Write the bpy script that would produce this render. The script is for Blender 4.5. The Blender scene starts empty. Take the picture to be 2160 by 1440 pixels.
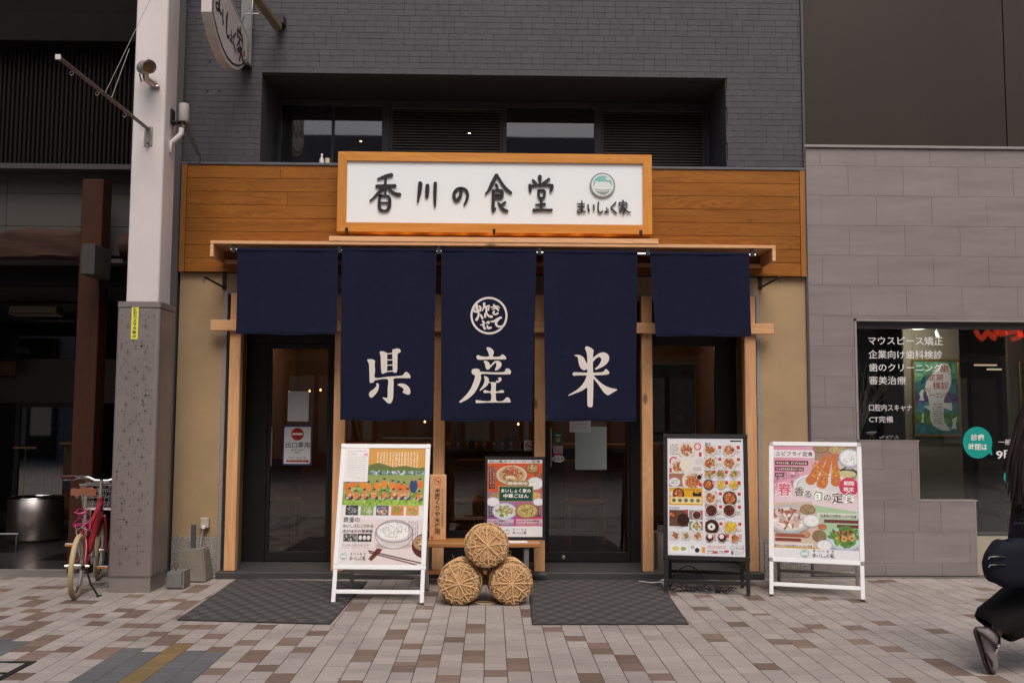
import bpy, bmesh, math, random
import numpy as np
from mathutils import Vector, Matrix
from mathutils.geometry import tessellate_polygon
rnd = random.Random(11)
C = bpy.context.scene.collection
S = bpy.context.scene

# ------------------------------------------------------------------ camera, world, light, exposure
F, YAW, PIT, ROL, DIST, CAMH = 2074.6, 0.0214209, 0.0816871, 0.00482909, 8.4446, 1.3
_cy, _sy, _cp, _sp, _cr, _sr = math.cos(YAW), math.sin(YAW), math.cos(PIT), math.sin(PIT), math.cos(ROL), math.sin(ROL)
FW = Vector((_sy*_cp, _cy*_cp, _sp)); _r = Vector((_cy, -_sy, 0)); _u = _r.cross(FW)
RT = _cr*_r + _sr*_u; UP = -_sr*_r + _cr*_u
CAM = Vector((0, -DIST, CAMH))
cd = bpy.data.cameras.new('camera'); cam = bpy.data.objects.new('camera', cd); C.objects.link(cam)
cd.sensor_width = 36; cd.lens = F/2160*36; cd.clip_end = 500; cd.clip_start = .05
cam.matrix_world = Matrix(((RT.x, UP.x, -FW.x, CAM.x), (RT.y, UP.y, -FW.y, CAM.y), (RT.z, UP.z, -FW.z, CAM.z), (0, 0, 0, 1)))
S.camera = cam
SUN_EL, SUN_AZ = math.radians(56), math.radians(172)     # azimuth from +Y, clockwise: behind and above the camera
w = bpy.data.worlds.new('World'); S.world = w; w.use_nodes = True
nt = w.node_tree; bg = nt.nodes['Background']; sky = nt.nodes.new('ShaderNodeTexSky')
sky.sky_type = 'NISHITA'; sky.sun_disc = False; sky.sun_elevation = SUN_EL; sky.sun_rotation = SUN_AZ
sky.air_density = 1.0; sky.dust_density = 6.0; sky.ozone_density = 0.3
nt.links.new(sky.outputs[0], bg.inputs[0]); bg.inputs[1].default_value = 0.105
sd = bpy.data.lights.new('sun', 'SUN'); sd.energy = 1.5; sd.angle = math.radians(34); sd.color = (1, .94, .885)
so = bpy.data.objects.new('sun', sd); C.objects.link(so)
sdir = Vector((math.sin(SUN_AZ)*math.cos(SUN_EL), math.cos(SUN_AZ)*math.cos(SUN_EL), math.sin(SUN_EL)))
so.rotation_euler = sdir.to_track_quat('Z', 'Y').to_euler()
S.view_settings.view_transform = 'Standard'; S.view_settings.look = 'None'
S.view_settings.exposure = 0.18; S.view_settings.gamma = 1.0; S.view_settings.use_curve_mapping = False
S.cycles.max_bounces = 7; S.cycles.transparent_max_bounces = 12; S.cycles.caustics_reflective = False; S.cycles.caustics_refractive = False
S.cycles.sample_clamp_indirect = 4.0

def ray(px, py): return FW*F + RT*(px-1080) - UP*(py-720)
def W(px, py, Y=0.0):
    d = ray(px, py); t = (Y+DIST)/d.y; c = CAM+d*t; return c.x, c.z
def G(px, py, z=0.0):
    d = ray(px, py); t = (z-CAMH)/d.z; c = CAM+d*t; return c.x, c.y

# ------------------------------------------------------------------ mesh helpers
class MB:
    def __init__(s): s.v = []; s.f = []; s.m = []
    def add(s, vs, fs, mi=0):
        b = len(s.v); s.v += [tuple(p) for p in vs]; s.f += [tuple(i+b for i in q) for q in fs]; s.m += [mi]*len(fs); return s
    def box(s, x0, x1, y0, y1, z0, z1, mi=0, c=0.0):
        if c <= 0:
            vs = [(x, y, z) for z in (z0, z1) for y in (y0, y1) for x in (x0, x1)]
            return s.add(vs, [(0, 2, 3, 1), (4, 5, 7, 6), (0, 1, 5, 4), (2, 6, 7, 3), (0, 4, 6, 2), (1, 3, 7, 5)], mi)
        vs = []; idx = {}
        for i in (0, 1):
            for j in (0, 1):
                for k in (0, 1):
                    p = ((x0, x1)[i], (y0, y1)[j], (z0, z1)[k]); d = (c if i == 0 else -c, c if j == 0 else -c, c if k == 0 else -c)
                    for a in range(3):   # vertex lying on the face of axis a
                        q = [p[n] + (0 if n == a else d[n]) for n in range(3)]
                        idx[i, j, k, a] = len(vs); vs.append(q)
        fs = []
        for a in range(3):
            b, c2 = (a+1) % 3, (a+2) % 3
            for sgn in (0, 1):
                def I(u, v, ax=a):
                    t = [0, 0, 0]; t[a] = sgn; t[b] = u; t[c2] = v; return idx[t[0], t[1], t[2], ax]
                q = [I(0, 0), I(1, 0), I(1, 1), I(0, 1)]
                fs.append(q if sgn else q[::-1])
            for u in (0, 1):
                for v in (0, 1):   # edge along axis a
                    def E(t_a, ax):
                        t = [0, 0, 0]; t[a] = t_a; t[b] = u; t[c2] = v; return idx[t[0], t[1], t[2], ax]
                    q = [E(0, b), E(1, b), E(1, c2), E(0, c2)]
                    fs.append(q if (u ^ v) else q[::-1])
        for i in (0, 1):
            for j in (0, 1):
                for k in (0, 1):
                    q = [idx[i, j, k, a] for a in range(3)]; fs.append(q if (i+j+k) % 2 else q[::-1])
        return s.add(vs, fs, mi)
    def tube(s, pts, r, n=8, mi=0, cap=True, closed=False):
        pts = [Vector(p) for p in pts]; N = len(pts)
        rs = r if isinstance(r, (list, tuple)) else [r]*N
        ref = None; rings = []
        for i, p in enumerate(pts):
            a = pts[i-1] if (i or closed) else pts[0]; b = pts[(i+1) % N] if (i < N-1 or closed) else pts[-1]
            t = (b-a); t = t.normalized() if t.length > 1e-9 else Vector((0, 0, 1))
            if ref is None: ref = Vector((0, 0, 1)) if abs(t.z) < .9 else Vector((1, 0, 0))
            u = (ref - t*ref.dot(t)); u = u.normalized() if u.length > 1e-6 else t.orthogonal().normalized(); ref = u; v = t.cross(u)
            rings.append([p + (u*math.cos(2*math.pi*k/n) + v*math.sin(2*math.pi*k/n))*rs[i] for k in range(n)])
        vs = [q for R in rings for q in R]; fs = []
        for i in range(N if closed else N-1):
            j = (i+1) % N
            for k in range(n): fs.append((i*n+k, i*n+(k+1) % n, j*n+(k+1) % n, j*n+k))
        if cap and not closed: fs += [tuple(range(n))[::-1], tuple((N-1)*n+k for k in range(n))]
        return s.add(vs, fs, mi)
    def lathe(s, prof, n=24, M=None, mi=0, cap=True):
        M = M or Matrix(); vs = []
        for r, z in prof: vs += [M @ Vector((r*math.cos(2*math.pi*k/n), r*math.sin(2*math.pi*k/n), z)) for k in range(n)]
        fs = [(i*n+k, i*n+(k+1) % n, (i+1)*n+(k+1) % n, (i+1)*n+k) for i in range(len(prof)-1) for k in range(n)]
        if cap: fs += [tuple(range(n))[::-1], tuple((len(prof)-1)*n+k for k in range(n))]
        return s.add(vs, fs, mi)
    def prism(s, poly, fn, d=0.0, mi=0):
        """poly: 2d outline; fn(u,v,n)->xyz, n outward; d: depth (front at n=d)"""
        n = len(poly); tri = tessellate_polygon([[Vector((p[0], p[1], 0)) for p in poly]])
        vs = [fn(p[0], p[1], d) for p in poly]; A = sum(poly[i][0]*poly[(i+1) % n][1]-poly[(i+1) % n][0]*poly[i][1] for i in range(n))
        def ori(t):
            a, b, c = (poly[i] for i in t); ar = (b[0]-a[0])*(c[1]-a[1])-(c[0]-a[0])*(b[1]-a[1]); return tuple(t) if ar > 0 else tuple(t)[::-1]
        fs = [ori(t) for t in tri]
        if d > 0:
            vs += [fn(p[0], p[1], 0) for p in poly]
            for i in range(n):
                j = (i+1) % n; fs.append((i, i+n, j+n, j) if A > 0 else (i, j, j+n, i+n))
        return s.add(vs, fs, mi)

ORG = {}
def org(o): return ORG.get(o.name, Vector((0, 0, 0))) if o else Vector((0, 0, 0))
def mesh_of(name, mb, mats, smooth=False, off=Vector((0, 0, 0))):
    me = bpy.data.meshes.new(name)
    me.from_pydata([(v[0]-off[0], v[1]-off[1], v[2]-off[2]) for v in mb.v], [], mb.f)
    mats = mats if isinstance(mats, (list, tuple)) else [mats]
    for m in mats: me.materials.append(m)
    if len(mats) > 1: me.polygons.foreach_set('material_index', mb.m)
    if smooth: me.polygons.foreach_set('use_smooth', [True]*len(me.polygons))
    me.update(); return me
def smooth_angle(o, a=35):
    me = o.data; me.polygons.foreach_set('use_smooth', [True]*len(me.polygons))
    me.set_sharp_from_angle(angle=math.radians(a))
def mk(name, mb, mats, parent=None, smooth=False, kind=None, **kw):
    if parent is None and not kw.get('world'):
        pass
    vs = mb.v; n = max(1, len(vs)); c = Vector((sum(v[0] for v in vs)/n, sum(v[1] for v in vs)/n, sum(v[2] for v in vs)/n))
    me = mesh_of(name, mb, mats, bool(smooth), c)
    o = bpy.data.objects.new(name, me); C.objects.link(o)
    if smooth and smooth is not True: me.set_sharp_from_angle(angle=math.radians(smooth))
    elif smooth: me.set_sharp_from_angle(angle=math.radians(40))
    o.location = c - org(parent)
    if parent: o.parent = parent
    ORG[o.name] = c
    if kind: o['kind'] = kind
    for k in ('label', 'category', 'group'):
        if k in kw: o[k] = kw[k]
    return o
def thing(name, label, cat, loc=(0, 0, 0), group=None):
    o = bpy.data.objects.new(name, None); C.objects.link(o); o.location = loc; o.empty_display_size = .1
    o['label'] = label; o['category'] = cat
    if group: o['group'] = group
    ORG[o.name] = Vector(loc); return o
def dup(o, parent=None):
    c = o.copy(); C.objects.link(c); ORG[c.name] = org(o)
    if parent: c.parent = parent
    for ch in list(o.children): dup(ch, c)
    return c
def face(x0, z0, Y, k=1.0):            # facade-facing plane: u -> +X, v -> +Z, outward -> -Y
    return lambda u, v, n: (x0+u*k, Y-n, z0+v*k)

# ------------------------------------------------------------------ materials
MATS = {}
def mat(name, col, rough=.6, metal=0.0, var=.12, scale=6.0, bump=.0, bscale=80.0, spec=.5, grime=0.0, emit=None, estr=1.0, coat=0.0, island=0.0, tint=None):
    if name in MATS: return MATS[name]
    m = bpy.data.materials.new(name); m.use_nodes = True; nt = m.node_tree; N = nt.nodes; L = nt.links
    b = N['Principled BSDF']; b.inputs['Roughness'].default_value = rough; b.inputs['Metallic'].default_value = metal
    b.inputs['Specular IOR Level'].default_value = spec; b.inputs['Coat Weight'].default_value = coat
    tc = N.new('ShaderNodeTexCoord'); no = N.new('ShaderNodeTexNoise'); no.inputs['Scale'].default_value = scale; no.inputs['Detail'].default_value = 6
    L.new(tc.outputs['Object'], no.inputs['Vector'])
    mx = N.new('ShaderNodeMix'); mx.data_type = 'RGBA'
    lo = tuple(c*(1-var) for c in col); hi = tuple(min(1, c*(1+var)) for c in (tint or col))
    mx.inputs[6].default_value = (*lo, 1); mx.inputs[7].default_value = (*hi, 1); L.new(no.outputs['Fac'], mx.inputs[0])
    out = mx.outputs[2]
    if island:
        ge = N.new('ShaderNodeNewGeometry'); mr = N.new('ShaderNodeMapRange'); mr.inputs[3].default_value = 1-island; mr.inputs[4].default_value = 1+island
        oi = N.new('ShaderNodeObjectInfo'); ad = N.new('ShaderNodeMath'); ad.operation = 'ADD'; fr = N.new('ShaderNodeMath'); fr.operation = 'FRACT'
        L.new(ge.outputs['Random Per Island'], ad.inputs[0]); L.new(oi.outputs['Random'], ad.inputs[1]); L.new(ad.outputs[0], fr.inputs[0]); L.new(fr.outputs[0], mr.inputs[0])
        vm = N.new('ShaderNodeVectorMath'); vm.operation = 'SCALE'; L.new(out, vm.inputs[0]); L.new(mr.outputs[0], vm.inputs['Scale']); out = vm.outputs[0]
    if grime:
        n3 = N.new('ShaderNodeTexNoise'); n3.inputs['Scale'].default_value = 1.3; n3.inputs['Detail'].default_value = 8; n3.inputs['Roughness'].default_value = .65
        ge2 = N.new('ShaderNodeNewGeometry'); L.new(ge2.outputs['Position'], n3.inputs['Vector'])
        mr2 = N.new('ShaderNodeMapRange'); mr2.inputs[1].default_value = .35; mr2.inputs[2].default_value = .7; mr2.inputs[3].default_value = 1; mr2.inputs[4].default_value = 1-grime
        L.new(n3.outputs['Fac'], mr2.inputs[0]); vm = N.new('ShaderNodeVectorMath'); vm.operation = 'SCALE'; L.new(out, vm.inputs[0]); L.new(mr2.outputs[0], vm.inputs['Scale']); out = vm.outputs[0]
    L.new(out, b.inputs['Base Color'])
    if bump:
        n2 = N.new('ShaderNodeTexNoise'); n2.inputs['Scale'].default_value = bscale; n2.inputs['Detail'].default_value = 5; L.new(tc.outputs['Object'], n2.inputs['Vector'])
        bp = N.new('ShaderNodeBump'); bp.inputs['Strength'].default_value = bump; bp.inputs['Distance'].default_value = .01
        L.new(n2.outputs['Fac'], bp.inputs['Height']); L.new(bp.outputs['Normal'], b.inputs['Normal'])
    if rough > .05 and rough < .9:
        mr3 = N.new('ShaderNodeMapRange'); mr3.inputs[3].default_value = rough*.8; mr3.inputs[4].default_value = min(1, rough*1.2)
        L.new(no.outputs['Fac'], mr3.inputs[0]); L.new(mr3.outputs[0], b.inputs['Roughness'])
    if emit:
        b.inputs['Emission Color'].default_value = (*emit, 1); b.inputs['Emission Strength'].default_value = estr
    MATS[name] = m; return m
def speckle(name, c1, c2, c3, sc=220.0, rough=.75, island=.06, grime=.18, bump=.15, t=(.42, .6), stretch=None, spots=0.0):
    m = mat(name, c1, rough, var=.05, scale=3, bump=bump, bscale=sc, island=island, grime=grime); nt = m.node_tree; N = nt.nodes; L = nt.links
    mx = [n for n in N if n.bl_idname == 'ShaderNodeMix'][0]
    tc = [n for n in N if n.bl_idname == 'ShaderNodeTexCoord'][0]
    no = N.new('ShaderNodeTexNoise'); no.inputs['Scale'].default_value = sc; no.inputs['Detail'].default_value = 3; L.new(tc.outputs['Object'], no.inputs['Vector'])
    if stretch:
        mp = N.new('ShaderNodeMapping'); mp.inputs['Scale'].default_value = stretch; ge = N.new('ShaderNodeNewGeometry'); L.new(ge.outputs['Position'], mp.inputs[0]); L.new(mp.outputs[0], no.inputs['Vector']); no.inputs['Detail'].default_value = 7; no.inputs['Distortion'].default_value = .6
    cr = N.new('ShaderNodeValToRGB'); e = cr.color_ramp.elements; e[0].position = t[0]-.1; e[0].color = (*c2, 1); e[1].position = t[1]+.1; e[1].color = (*c3, 1)
    k = cr.color_ramp.elements.new((t[0]+t[1])/2); k.color = (*c1, 1)
    L.new(no.outputs['Fac'], cr.inputs[0])
    out = cr.outputs[0]
    if spots:
        ge = N.new('ShaderNodeNewGeometry'); vo = N.new('ShaderNodeTexVoronoi'); vo.inputs['Scale'].default_value = 2.6; L.new(ge.outputs['Position'], vo.inputs['Vector'])
        mr = N.new('ShaderNodeMapRange'); mr.inputs[1].default_value = .025; mr.inputs[2].default_value = .05; mr.inputs[3].default_value = 1-spots; mr.inputs[4].default_value = 1; L.new(vo.outputs['Distance'], mr.inputs[0])
        vm = N.new('ShaderNodeVectorMath'); vm.operation = 'SCALE'; L.new(out, vm.inputs[0]); L.new(mr.outputs[0], vm.inputs['Scale']); out = vm.outputs[0]
    for l in list(mx.outputs[2].links):
        s = l.to_socket; L.new(out, s)
    return m
def wood(name, c1, c2, axis=0, rough=.55, knots=True, grain=1.0, coat=0.0, island=.1):
    if name in MATS: return MATS[name]
    m = bpy.data.materials.new(name); m.use_nodes = True; nt = m.node_tree; N = nt.nodes; L = nt.links
    b = N['Principled BSDF']; b.inputs['Roughness'].default_value = rough; b.inputs['Coat Weight'].default_value = coat
    tc = N.new('ShaderNodeTexCoord'); oi = N.new('ShaderNodeObjectInfo'); va = N.new('ShaderNodeVectorMath'); va.operation = 'ADD'
    sc = N.new('ShaderNodeVectorMath'); sc.operation = 'SCALE'; sc.inputs[0].default_value = (13.7, 7.3, 31.1); L.new(oi.outputs['Random'], sc.inputs['Scale'])
    L.new(tc.outputs['Object'], va.inputs[0]); L.new(sc.outputs[0], va.inputs[1])
    mp = N.new('ShaderNodeMapping'); s3 = [22*grain]*3; s3[axis] = 1.1*grain; mp.inputs['Scale'].default_value = s3; L.new(va.outputs[0], mp.inputs[0])
    no = N.new('ShaderNodeTexNoise'); no.inputs['Scale'].default_value = 1.0; no.inputs['Detail'].default_value = 5; no.inputs['Distortion'].default_value = 1.2; L.new(mp.outputs[0], no.inputs['Vector'])
    mp2 = N.new('ShaderNodeMapping'); s3 = [7*grain]*3; s3[axis] = .45*grain; mp2.inputs['Scale'].default_value = s3; L.new(va.outputs[0], mp2.inputs[0])
    wv = N.new('ShaderNodeTexNoise'); wv.inputs['Scale'].default_value = 1; wv.inputs['Detail'].default_value = 2; wv.inputs['Distortion'].default_value = 2.2; L.new(mp2.outputs[0], wv.inputs['Vector'])
    m1 = N.new('ShaderNodeMath'); m1.operation = 'MULTIPLY'; m1.inputs[1].default_value = 14; L.new(wv.outputs['Fac'], m1.inputs[0])
    m2 = N.new('ShaderNodeMath'); m2.operation = 'PINGPONG'; m2.inputs[1].default_value = .5; L.new(m1.outputs[0], m2.inputs[0])
    m3 = N.new('ShaderNodeMath'); m3.operation = 'MULTIPLY_ADD'; m3.inputs[1].default_value = .75; L.new(m2.outputs[0], m3.inputs[0]); 
    m4 = N.new('ShaderNodeMath'); m4.operation = 'MULTIPLY_ADD'; m4.inputs[1].default_value = .9; m4.inputs[2].default_value = -.2; L.new(no.outputs['Fac'], m4.inputs[0]); L.new(m4.outputs[0], m3.inputs[2])
    cr = N.new('ShaderNodeValToRGB'); e = cr.color_ramp.elements; e[0].position = .1; e[0].color = (*c2, 1); e[1].position = .75; e[1].color = (*c1, 1)
    L.new(m3.outputs[0], cr.inputs[0]); out = cr.outputs[0]
    if knots:
        mp3 = N.new('ShaderNodeMapping'); s3 = [3.6]*3; s3[axis] = 1.7; mp3.inputs['Scale'].default_value = s3; L.new(va.outputs[0], mp3.inputs[0])
        vo = N.new('ShaderNodeTexVoronoi'); vo.inputs['Scale'].default_value = 1; L.new(mp3.outputs[0], vo.inputs['Vector'])
        mr = N.new('ShaderNodeMapRange'); mr.inputs[1].default_value = .045; mr.inputs[2].default_value = .10; mr.inputs[3].default_value = .32; mr.inputs[4].default_value = 1
        L.new(vo.outputs['Distance'], mr.inputs[0]); vm = N.new('ShaderNodeVectorMath'); vm.operation = 'SCALE'; L.new(out, vm.inputs[0]); L.new(mr.outputs[0], vm.inputs['Scale']); out = vm.outputs[0]
    mr = N.new('ShaderNodeMapRange'); mr.inputs[3].default_value = 1-island; mr.inputs[4].default_value = 1+island; L.new(oi.outputs['Random'], mr.inputs[0])
    vm = N.new('ShaderNodeVectorMath'); vm.operation = 'SCALE'; L.new(out, vm.inputs[0]); L.new(mr.outputs[0], vm.inputs['Scale']); L.new(vm.outputs[0], b.inputs['Base Color'])
    bp = N.new('ShaderNodeBump'); bp.inputs['Strength'].default_value = .25; bp.inputs['Distance'].default_value = .003; L.new(no.outputs['Fac'], bp.inputs['Height']); L.new(bp.outputs['Normal'], b.inputs['Normal'])
    MATS[name] = m; return m
def glass(name, tint=(.85, .87, .86), rough=.006, boost=1.0):
    if name in MATS: return MATS[name]
    m = bpy.data.materials.new(name); m.use_nodes = True; nt = m.node_tree; N = nt.nodes; L = nt.links; N.remove(N['Principled BSDF'])
    tr = N.new('ShaderNodeBsdfTransparent'); tr.inputs[0].default_value = (*tint, 1)
    gl = N.new('ShaderNodeBsdfGlossy'); gl.inputs['Roughness'].default_value = rough
    fr = N.new('ShaderNodeFresnel'); fr.inputs[0].default_value = 1.45; mu = N.new('ShaderNodeMath'); mu.operation = 'MULTIPLY'; mu.inputs[1].default_value = 2.0*boost; mu.use_clamp = True
    no = N.new('ShaderNodeTexNoise'); no.inputs['Scale'].default_value = 1.2; bp = N.new('ShaderNodeBump'); bp.inputs['Strength'].default_value = .008; bp.inputs['Distance'].default_value = .02
    L.new(no.outputs['Fac'], bp.inputs['Height']); L.new(bp.outputs['Normal'], gl.inputs['Normal'])
    L.new(fr.outputs[0], mu.inputs[0]); mx = N.new('ShaderNodeMixShader'); L.new(mu.outputs[0], mx.inputs[0]); L.new(tr.outputs[0], mx.inputs[1]); L.new(gl.outputs[0], mx.inputs[2])
    L.new(mx.outputs[0], N['Material Output'].inputs[0]); MATS[name] = m; return m
def printed(rough=.35):
    nm = 'printed_paper_%d' % int(rough*100)
    if nm in MATS: return MATS[nm]
    m = bpy.data.materials.new(nm); m.use_nodes = True; nt = m.node_tree; b = nt.nodes['Principled BSDF']; b.inputs['Roughness'].default_value = rough
    a = nt.nodes.new('ShaderNodeAttribute'); a.attribute_name = 'print'; nt.links.new(a.outputs['Color'], b.inputs['Base Color']); MATS[nm] = m; return m
def lin(c): return tuple((x/12.92 if x <= .04045 else ((x+.055)/1.055)**2.4) for x in c)
def ink(c): 
    c = tuple(c); return mat('ink_%02x%02x%02x' % tuple(int(255*x) for x in c), lin(c), .5, var=.03)

# ------------------------------------------------------------------ lettering
_tc = bpy.data.curves.new('t', 'FONT'); _to = bpy.data.objects.new('t', _tc)
_cache = {}
def glyphs(s, bold=0.0, ex=0.0, res=2):
    key = (s, bold, ex, res)
    if key not in _cache:
        _tc.body = s; _tc.size = 1; _tc.offset = bold; _tc.extrude = ex; _tc.resolution_u = res; _tc.align_x = 'LEFT'
        me = _to.to_mesh(); v = [tuple(p.co) for p in me.vertices]; f = [tuple(p.vertices) for p in me.polygons]; _to.to_mesh_clear()
        xs = [p[0] for p in v] or [0, 1]; ys = [p[1] for p in v] or [0, 1]
        _cache[key] = (v, f, min(xs), max(xs), min(ys), max(ys))
    return _cache[key]
def text(mb, s, u0, v0, w, h, fn, n=.001, bold=.0, mi=0, res=2, rot=0.0, sk=0.0):
    """one line of lettering fitted to the box (u0,v0,w,h); v0 is the bottom"""
    v, f, a, b, c, d = glyphs(s, bold, 0, res); kx, ky = w/max(1e-6, b-a), h/max(1e-6, d-c); ct, st = math.cos(rot), math.sin(rot)
    P = []
    for p in v:
        x, y = (p[0]-a)*kx, (p[1]-c)*ky; x += y*sk; P.append(fn(u0+x*ct-y*st, v0+x*st+y*ct, n))
    mb.add(P, f, mi)
def vtext(mb, s, u0, v0, w, h, fn, n=.001, bold=.0, mi=0, res=2):
    """a column of characters, top to bottom, in the box (u0,v0,w,h)"""
    k = h/len(s)
    for i, ch in enumerate(s):
        v, f, a, b, c, d = glyphs(ch, bold, 0, res); cx, cyy = (a+b)/2, (c+d)/2; sc = min(w, k*1.02)/1.0
        if max(b-a, d-c) > .5: sc = min(w/max(.7, b-a), k*.9/max(.7, d-c))
        mb.add([fn(u0+w/2+(p[0]-cx)*sc, v0+h-k*(i+.5)+(p[1]-cyy)*sc, n) for p in v], f, mi)
def ribbon(mb, st, fn, n0, d, mi=0, smooth=3):
    """brush stroke: st = [(u,v,width)...] -> outline polygon strip extruded by d"""
    P = [Vector(p) for p in st]
    if len(P) > 2:
        Q = []
        for i in range(len(P)-1):
            a = P[max(0, i-1)]; b = P[i]; c = P[i+1]; e = P[min(len(P)-1, i+2)]
            for k in range(smooth):
                t = k/smooth; Q.append(.5*((2*b)+(c-a)*t+(2*a-5*b+4*c-e)*t*t+(3*b-a-3*c+e)*t**3))
        Q.append(P[-1]); P = Q
    L, R = [], []
    for i, p in enumerate(P):
        a = P[max(0, i-1)]; b = P[min(len(P)-1, i+1)]; t = Vector((b[0]-a[0], b[1]-a[1])); t = t.normalized() if t.length > 1e-9 else Vector((1, 0))
        nx, ny = -t.y, t.x; h = max(p[2], 1e-4)/2; L.append((p[0]+nx*h, p[1]+ny*h)); R.append((p[0]-nx*h, p[1]-ny*h))
        if i == 0: t0 = t
    def cap(p, t, sgn):
        h = p[2]/2; base = math.atan2(t.y, t.x)
        return [(p[0]+h*math.cos(base+sgn*math.pi/2+math.pi*k/5), p[1]+h*math.sin(base+sgn*math.pi/2+math.pi*k/5)) for k in range(1, 5)]
    out = R + cap(P[-1], Vector((P[-1][0]-P[-2][0], P[-1][1]-P[-2][1])).normalized(), -1) + L[::-1] + cap(P[0], t0, 1)
    # quads between sides + fans for caps
    nP = len(P); vs = []; fs = []
    for lay, nn in ((0, n0+d), (1, n0)):
        vs += [fn(q[0], q[1], nn) for q in out]
        if d <= 0: break
    nO = len(out); li = lambda i: nP+4+(nP-1-i)
    for i in range(nP-1): fs.append((i, i+1, li(i+1), li(i)))
    fs.append(tuple(range(nP-1, nP+5))); fs.append(tuple(range(2*nP+4-1, nO))+(0,))
    if d > 0:
        for i in range(nO):
            j = (i+1) % nO; fs.append((i, i+nO, j+nO, j))
    mb.add(vs, fs, mi)
BR = {  # brushed characters of the shop's name, traced as strokes (x, y down, width)
'香': (9., [[(240,203,26),(380,150,50),(500,122,62)],[(388,180,44),(383,340,44),(382,480,36)],[(222,338,56),(390,333,56),(570,328,50)],[(350,370,60),(235,480,44),(160,560,30),(95,612,26)],[(430,370,44),(520,450,50),(600,490,60),(655,492,58)],[(280,520,46),(268,640,50),(280,770,56),(370,805,36),(440,770,56),(465,660,60),(455,545,50),(370,516,30),(280,522,40)],[(300,650,26),(440,650,26)]]),
'川': (9., [[(1048,285,76),(1038,400,74),(1020,520,56),(997,640,26)],[(1185,330,70),(1178,430,74),(1172,535,60)],[(1332,285,62),(1327,450,62),(1325,620,52),(1325,725,28)]]),
'の': (9., [[(1825,390,60),(1815,500,56),(1780,575,62),(1735,610,60),(1692,560,60),(1690,480,56),(1740,400,50),(1820,375,40),(1900,400,50),(1945,480,54),(1940,570,50),(1910,640,40),(1880,692,24)]]),
'食': (12.7, [[(470,180,80),(430,260,90),(350,420,96),(280,560,70),(220,640,44),(175,685,28)],[(490,180,60),(540,270,60),(640,430,66),(740,560,80),(860,650,66)],[(460,435,60),(490,480,64),(505,560,56)],[(385,600,80),(385,850,80),(380,1080,84),(385,1150,50)],[(395,1130,50),(455,1068,36)],[(390,590,44),(500,585,44),(610,600,70),(625,680,86),(615,770,70),(540,795,56),(400,790,50)],[(400,700,46),(600,705,46)],[(515,915,30),(570,990,70),(630,1080,80),(700,1125,80),(760,1140,60)],[(590,980,50),(650,950,56),(705,910,60)]]),
'堂': (12.7, [[(1635,225,100),(1640,290,90),(1645,380,36)],[(1452,320,60),(1510,380,64),(1550,430,60)],[(1885,285,60),(1800,345,64),(1700,415,60)],[(1370,455,80),(1375,530,86),(1380,610,64)],[(1400,475,50),(1500,455,60),(1660,440,70),(1830,440,60),(1950,455,70)],[(1960,460,80),(1955,530,90),(1920,610,50)],[(1600,590,60),(1600,700,66),(1620,780,50),(1670,795,60),(1740,780,60),(1762,680,70),(1755,600,60),(1690,585,50),(1600,592,50)],[(1672,800,70),(1672,950,64),(1670,1080,60)],[(1530,973,36),(1660,965,40),(1770,955,56)],[(1470,1118,70),(1700,1110,56),(1950,1115,60)]]),
'ま': (13.09, [[(240,975,26),(340,985,30),(430,980,28)],[(255,1055,26),(345,1060,30),(430,1052,28)],[(355,905,36),(360,1000,38),(362,1100,38),(360,1175,34),(300,1215,30),(240,1200,26),(235,1168,24),(300,1152,24),(360,1168,28),(400,1190,32),(460,1195,30)]]),
'い': (13.09, [[(530,1005,36),(535,1100,38),(555,1190,30),(575,1140,20)],[(685,1015,40),(690,1100,38),(690,1170,28)]]),
'し': (13.09, [[(820,930,36),(808,1060,38),(815,1180,38),(850,1225,36),(900,1210,34),(940,1165,22)]]),
'ょ': (13.09, [[(1045,1085,26),(1045,1190,28),(1005,1218,22),(982,1208,18),(1010,1195,18),(1060,1202,24),(1100,1215,26)],[(1055,1140,20),(1105,1130,20)]]),
'く': (13.09, [[(1295,940,36),(1220,1020,34),(1168,1085,32),(1230,1160,38),(1310,1235,40)]]),
'家': (13.09, [[(1495,890,40),(1500,935,36)],[(1395,950,34),(1392,1030,32)],[(1395,945,28),(1500,945,28),(1590,948,28),(1608,1030,34)],[(1440,1010,22),(1560,1005,22)],[(1500,1010,26),(1440,1080,22),(1385,1140,20)],[(1480,1070,30),(1530,1130,36),(1530,1200,36),(1495,1260,30)],[(1510,1100,20),(1450,1150,20),(1390,1180,20)],[(1500,1150,20),(1430,1200,20)],[(1600,1075,28),(1550,1120,24)],[(1530,1100,26),(1600,1180,34),(1650,1215,38),(1705,1210,24)]]),
}
BR_ORG = {9.: (770, 355), 12.7: (1010, 355), 13.09: (1200, 355)}
def brush_strokes(ch):       # -> strokes in photo pixels
    s, st = BR[ch]; ox, oy = BR_ORG[s]
    return [[(ox+x/s, oy+y/s, w_/s) for x, y, w_ in q] for q in st]
def brush_line(mb, chars, u0, v0, w_, h_, fn, n, d=0.0, mi=0, gain=1.0, smooth=2):
    """characters spaced as on the shop sign, fitted to a box"""
    allp = [(p[0], p[1]) for c in chars for s in brush_strokes(c) for p in s]
    x0, x1 = min(p[0] for p in allp), max(p[0] for p in allp); y0, y1 = min(p[1] for p in allp), max(p[1] for p in allp)
    kx, ky = w_/(x1-x0), h_/(y1-y0); k = (kx+ky)/2; q = 0
    for c in chars:
        for s in brush_strokes(c):
            ribbon(mb, [(u0+(x-x0)*kx, v0+(y1-y)*ky, ww*k*gain) for x, y, ww in s], fn, n+q*.00012, d, mi, smooth); q += 1
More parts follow.
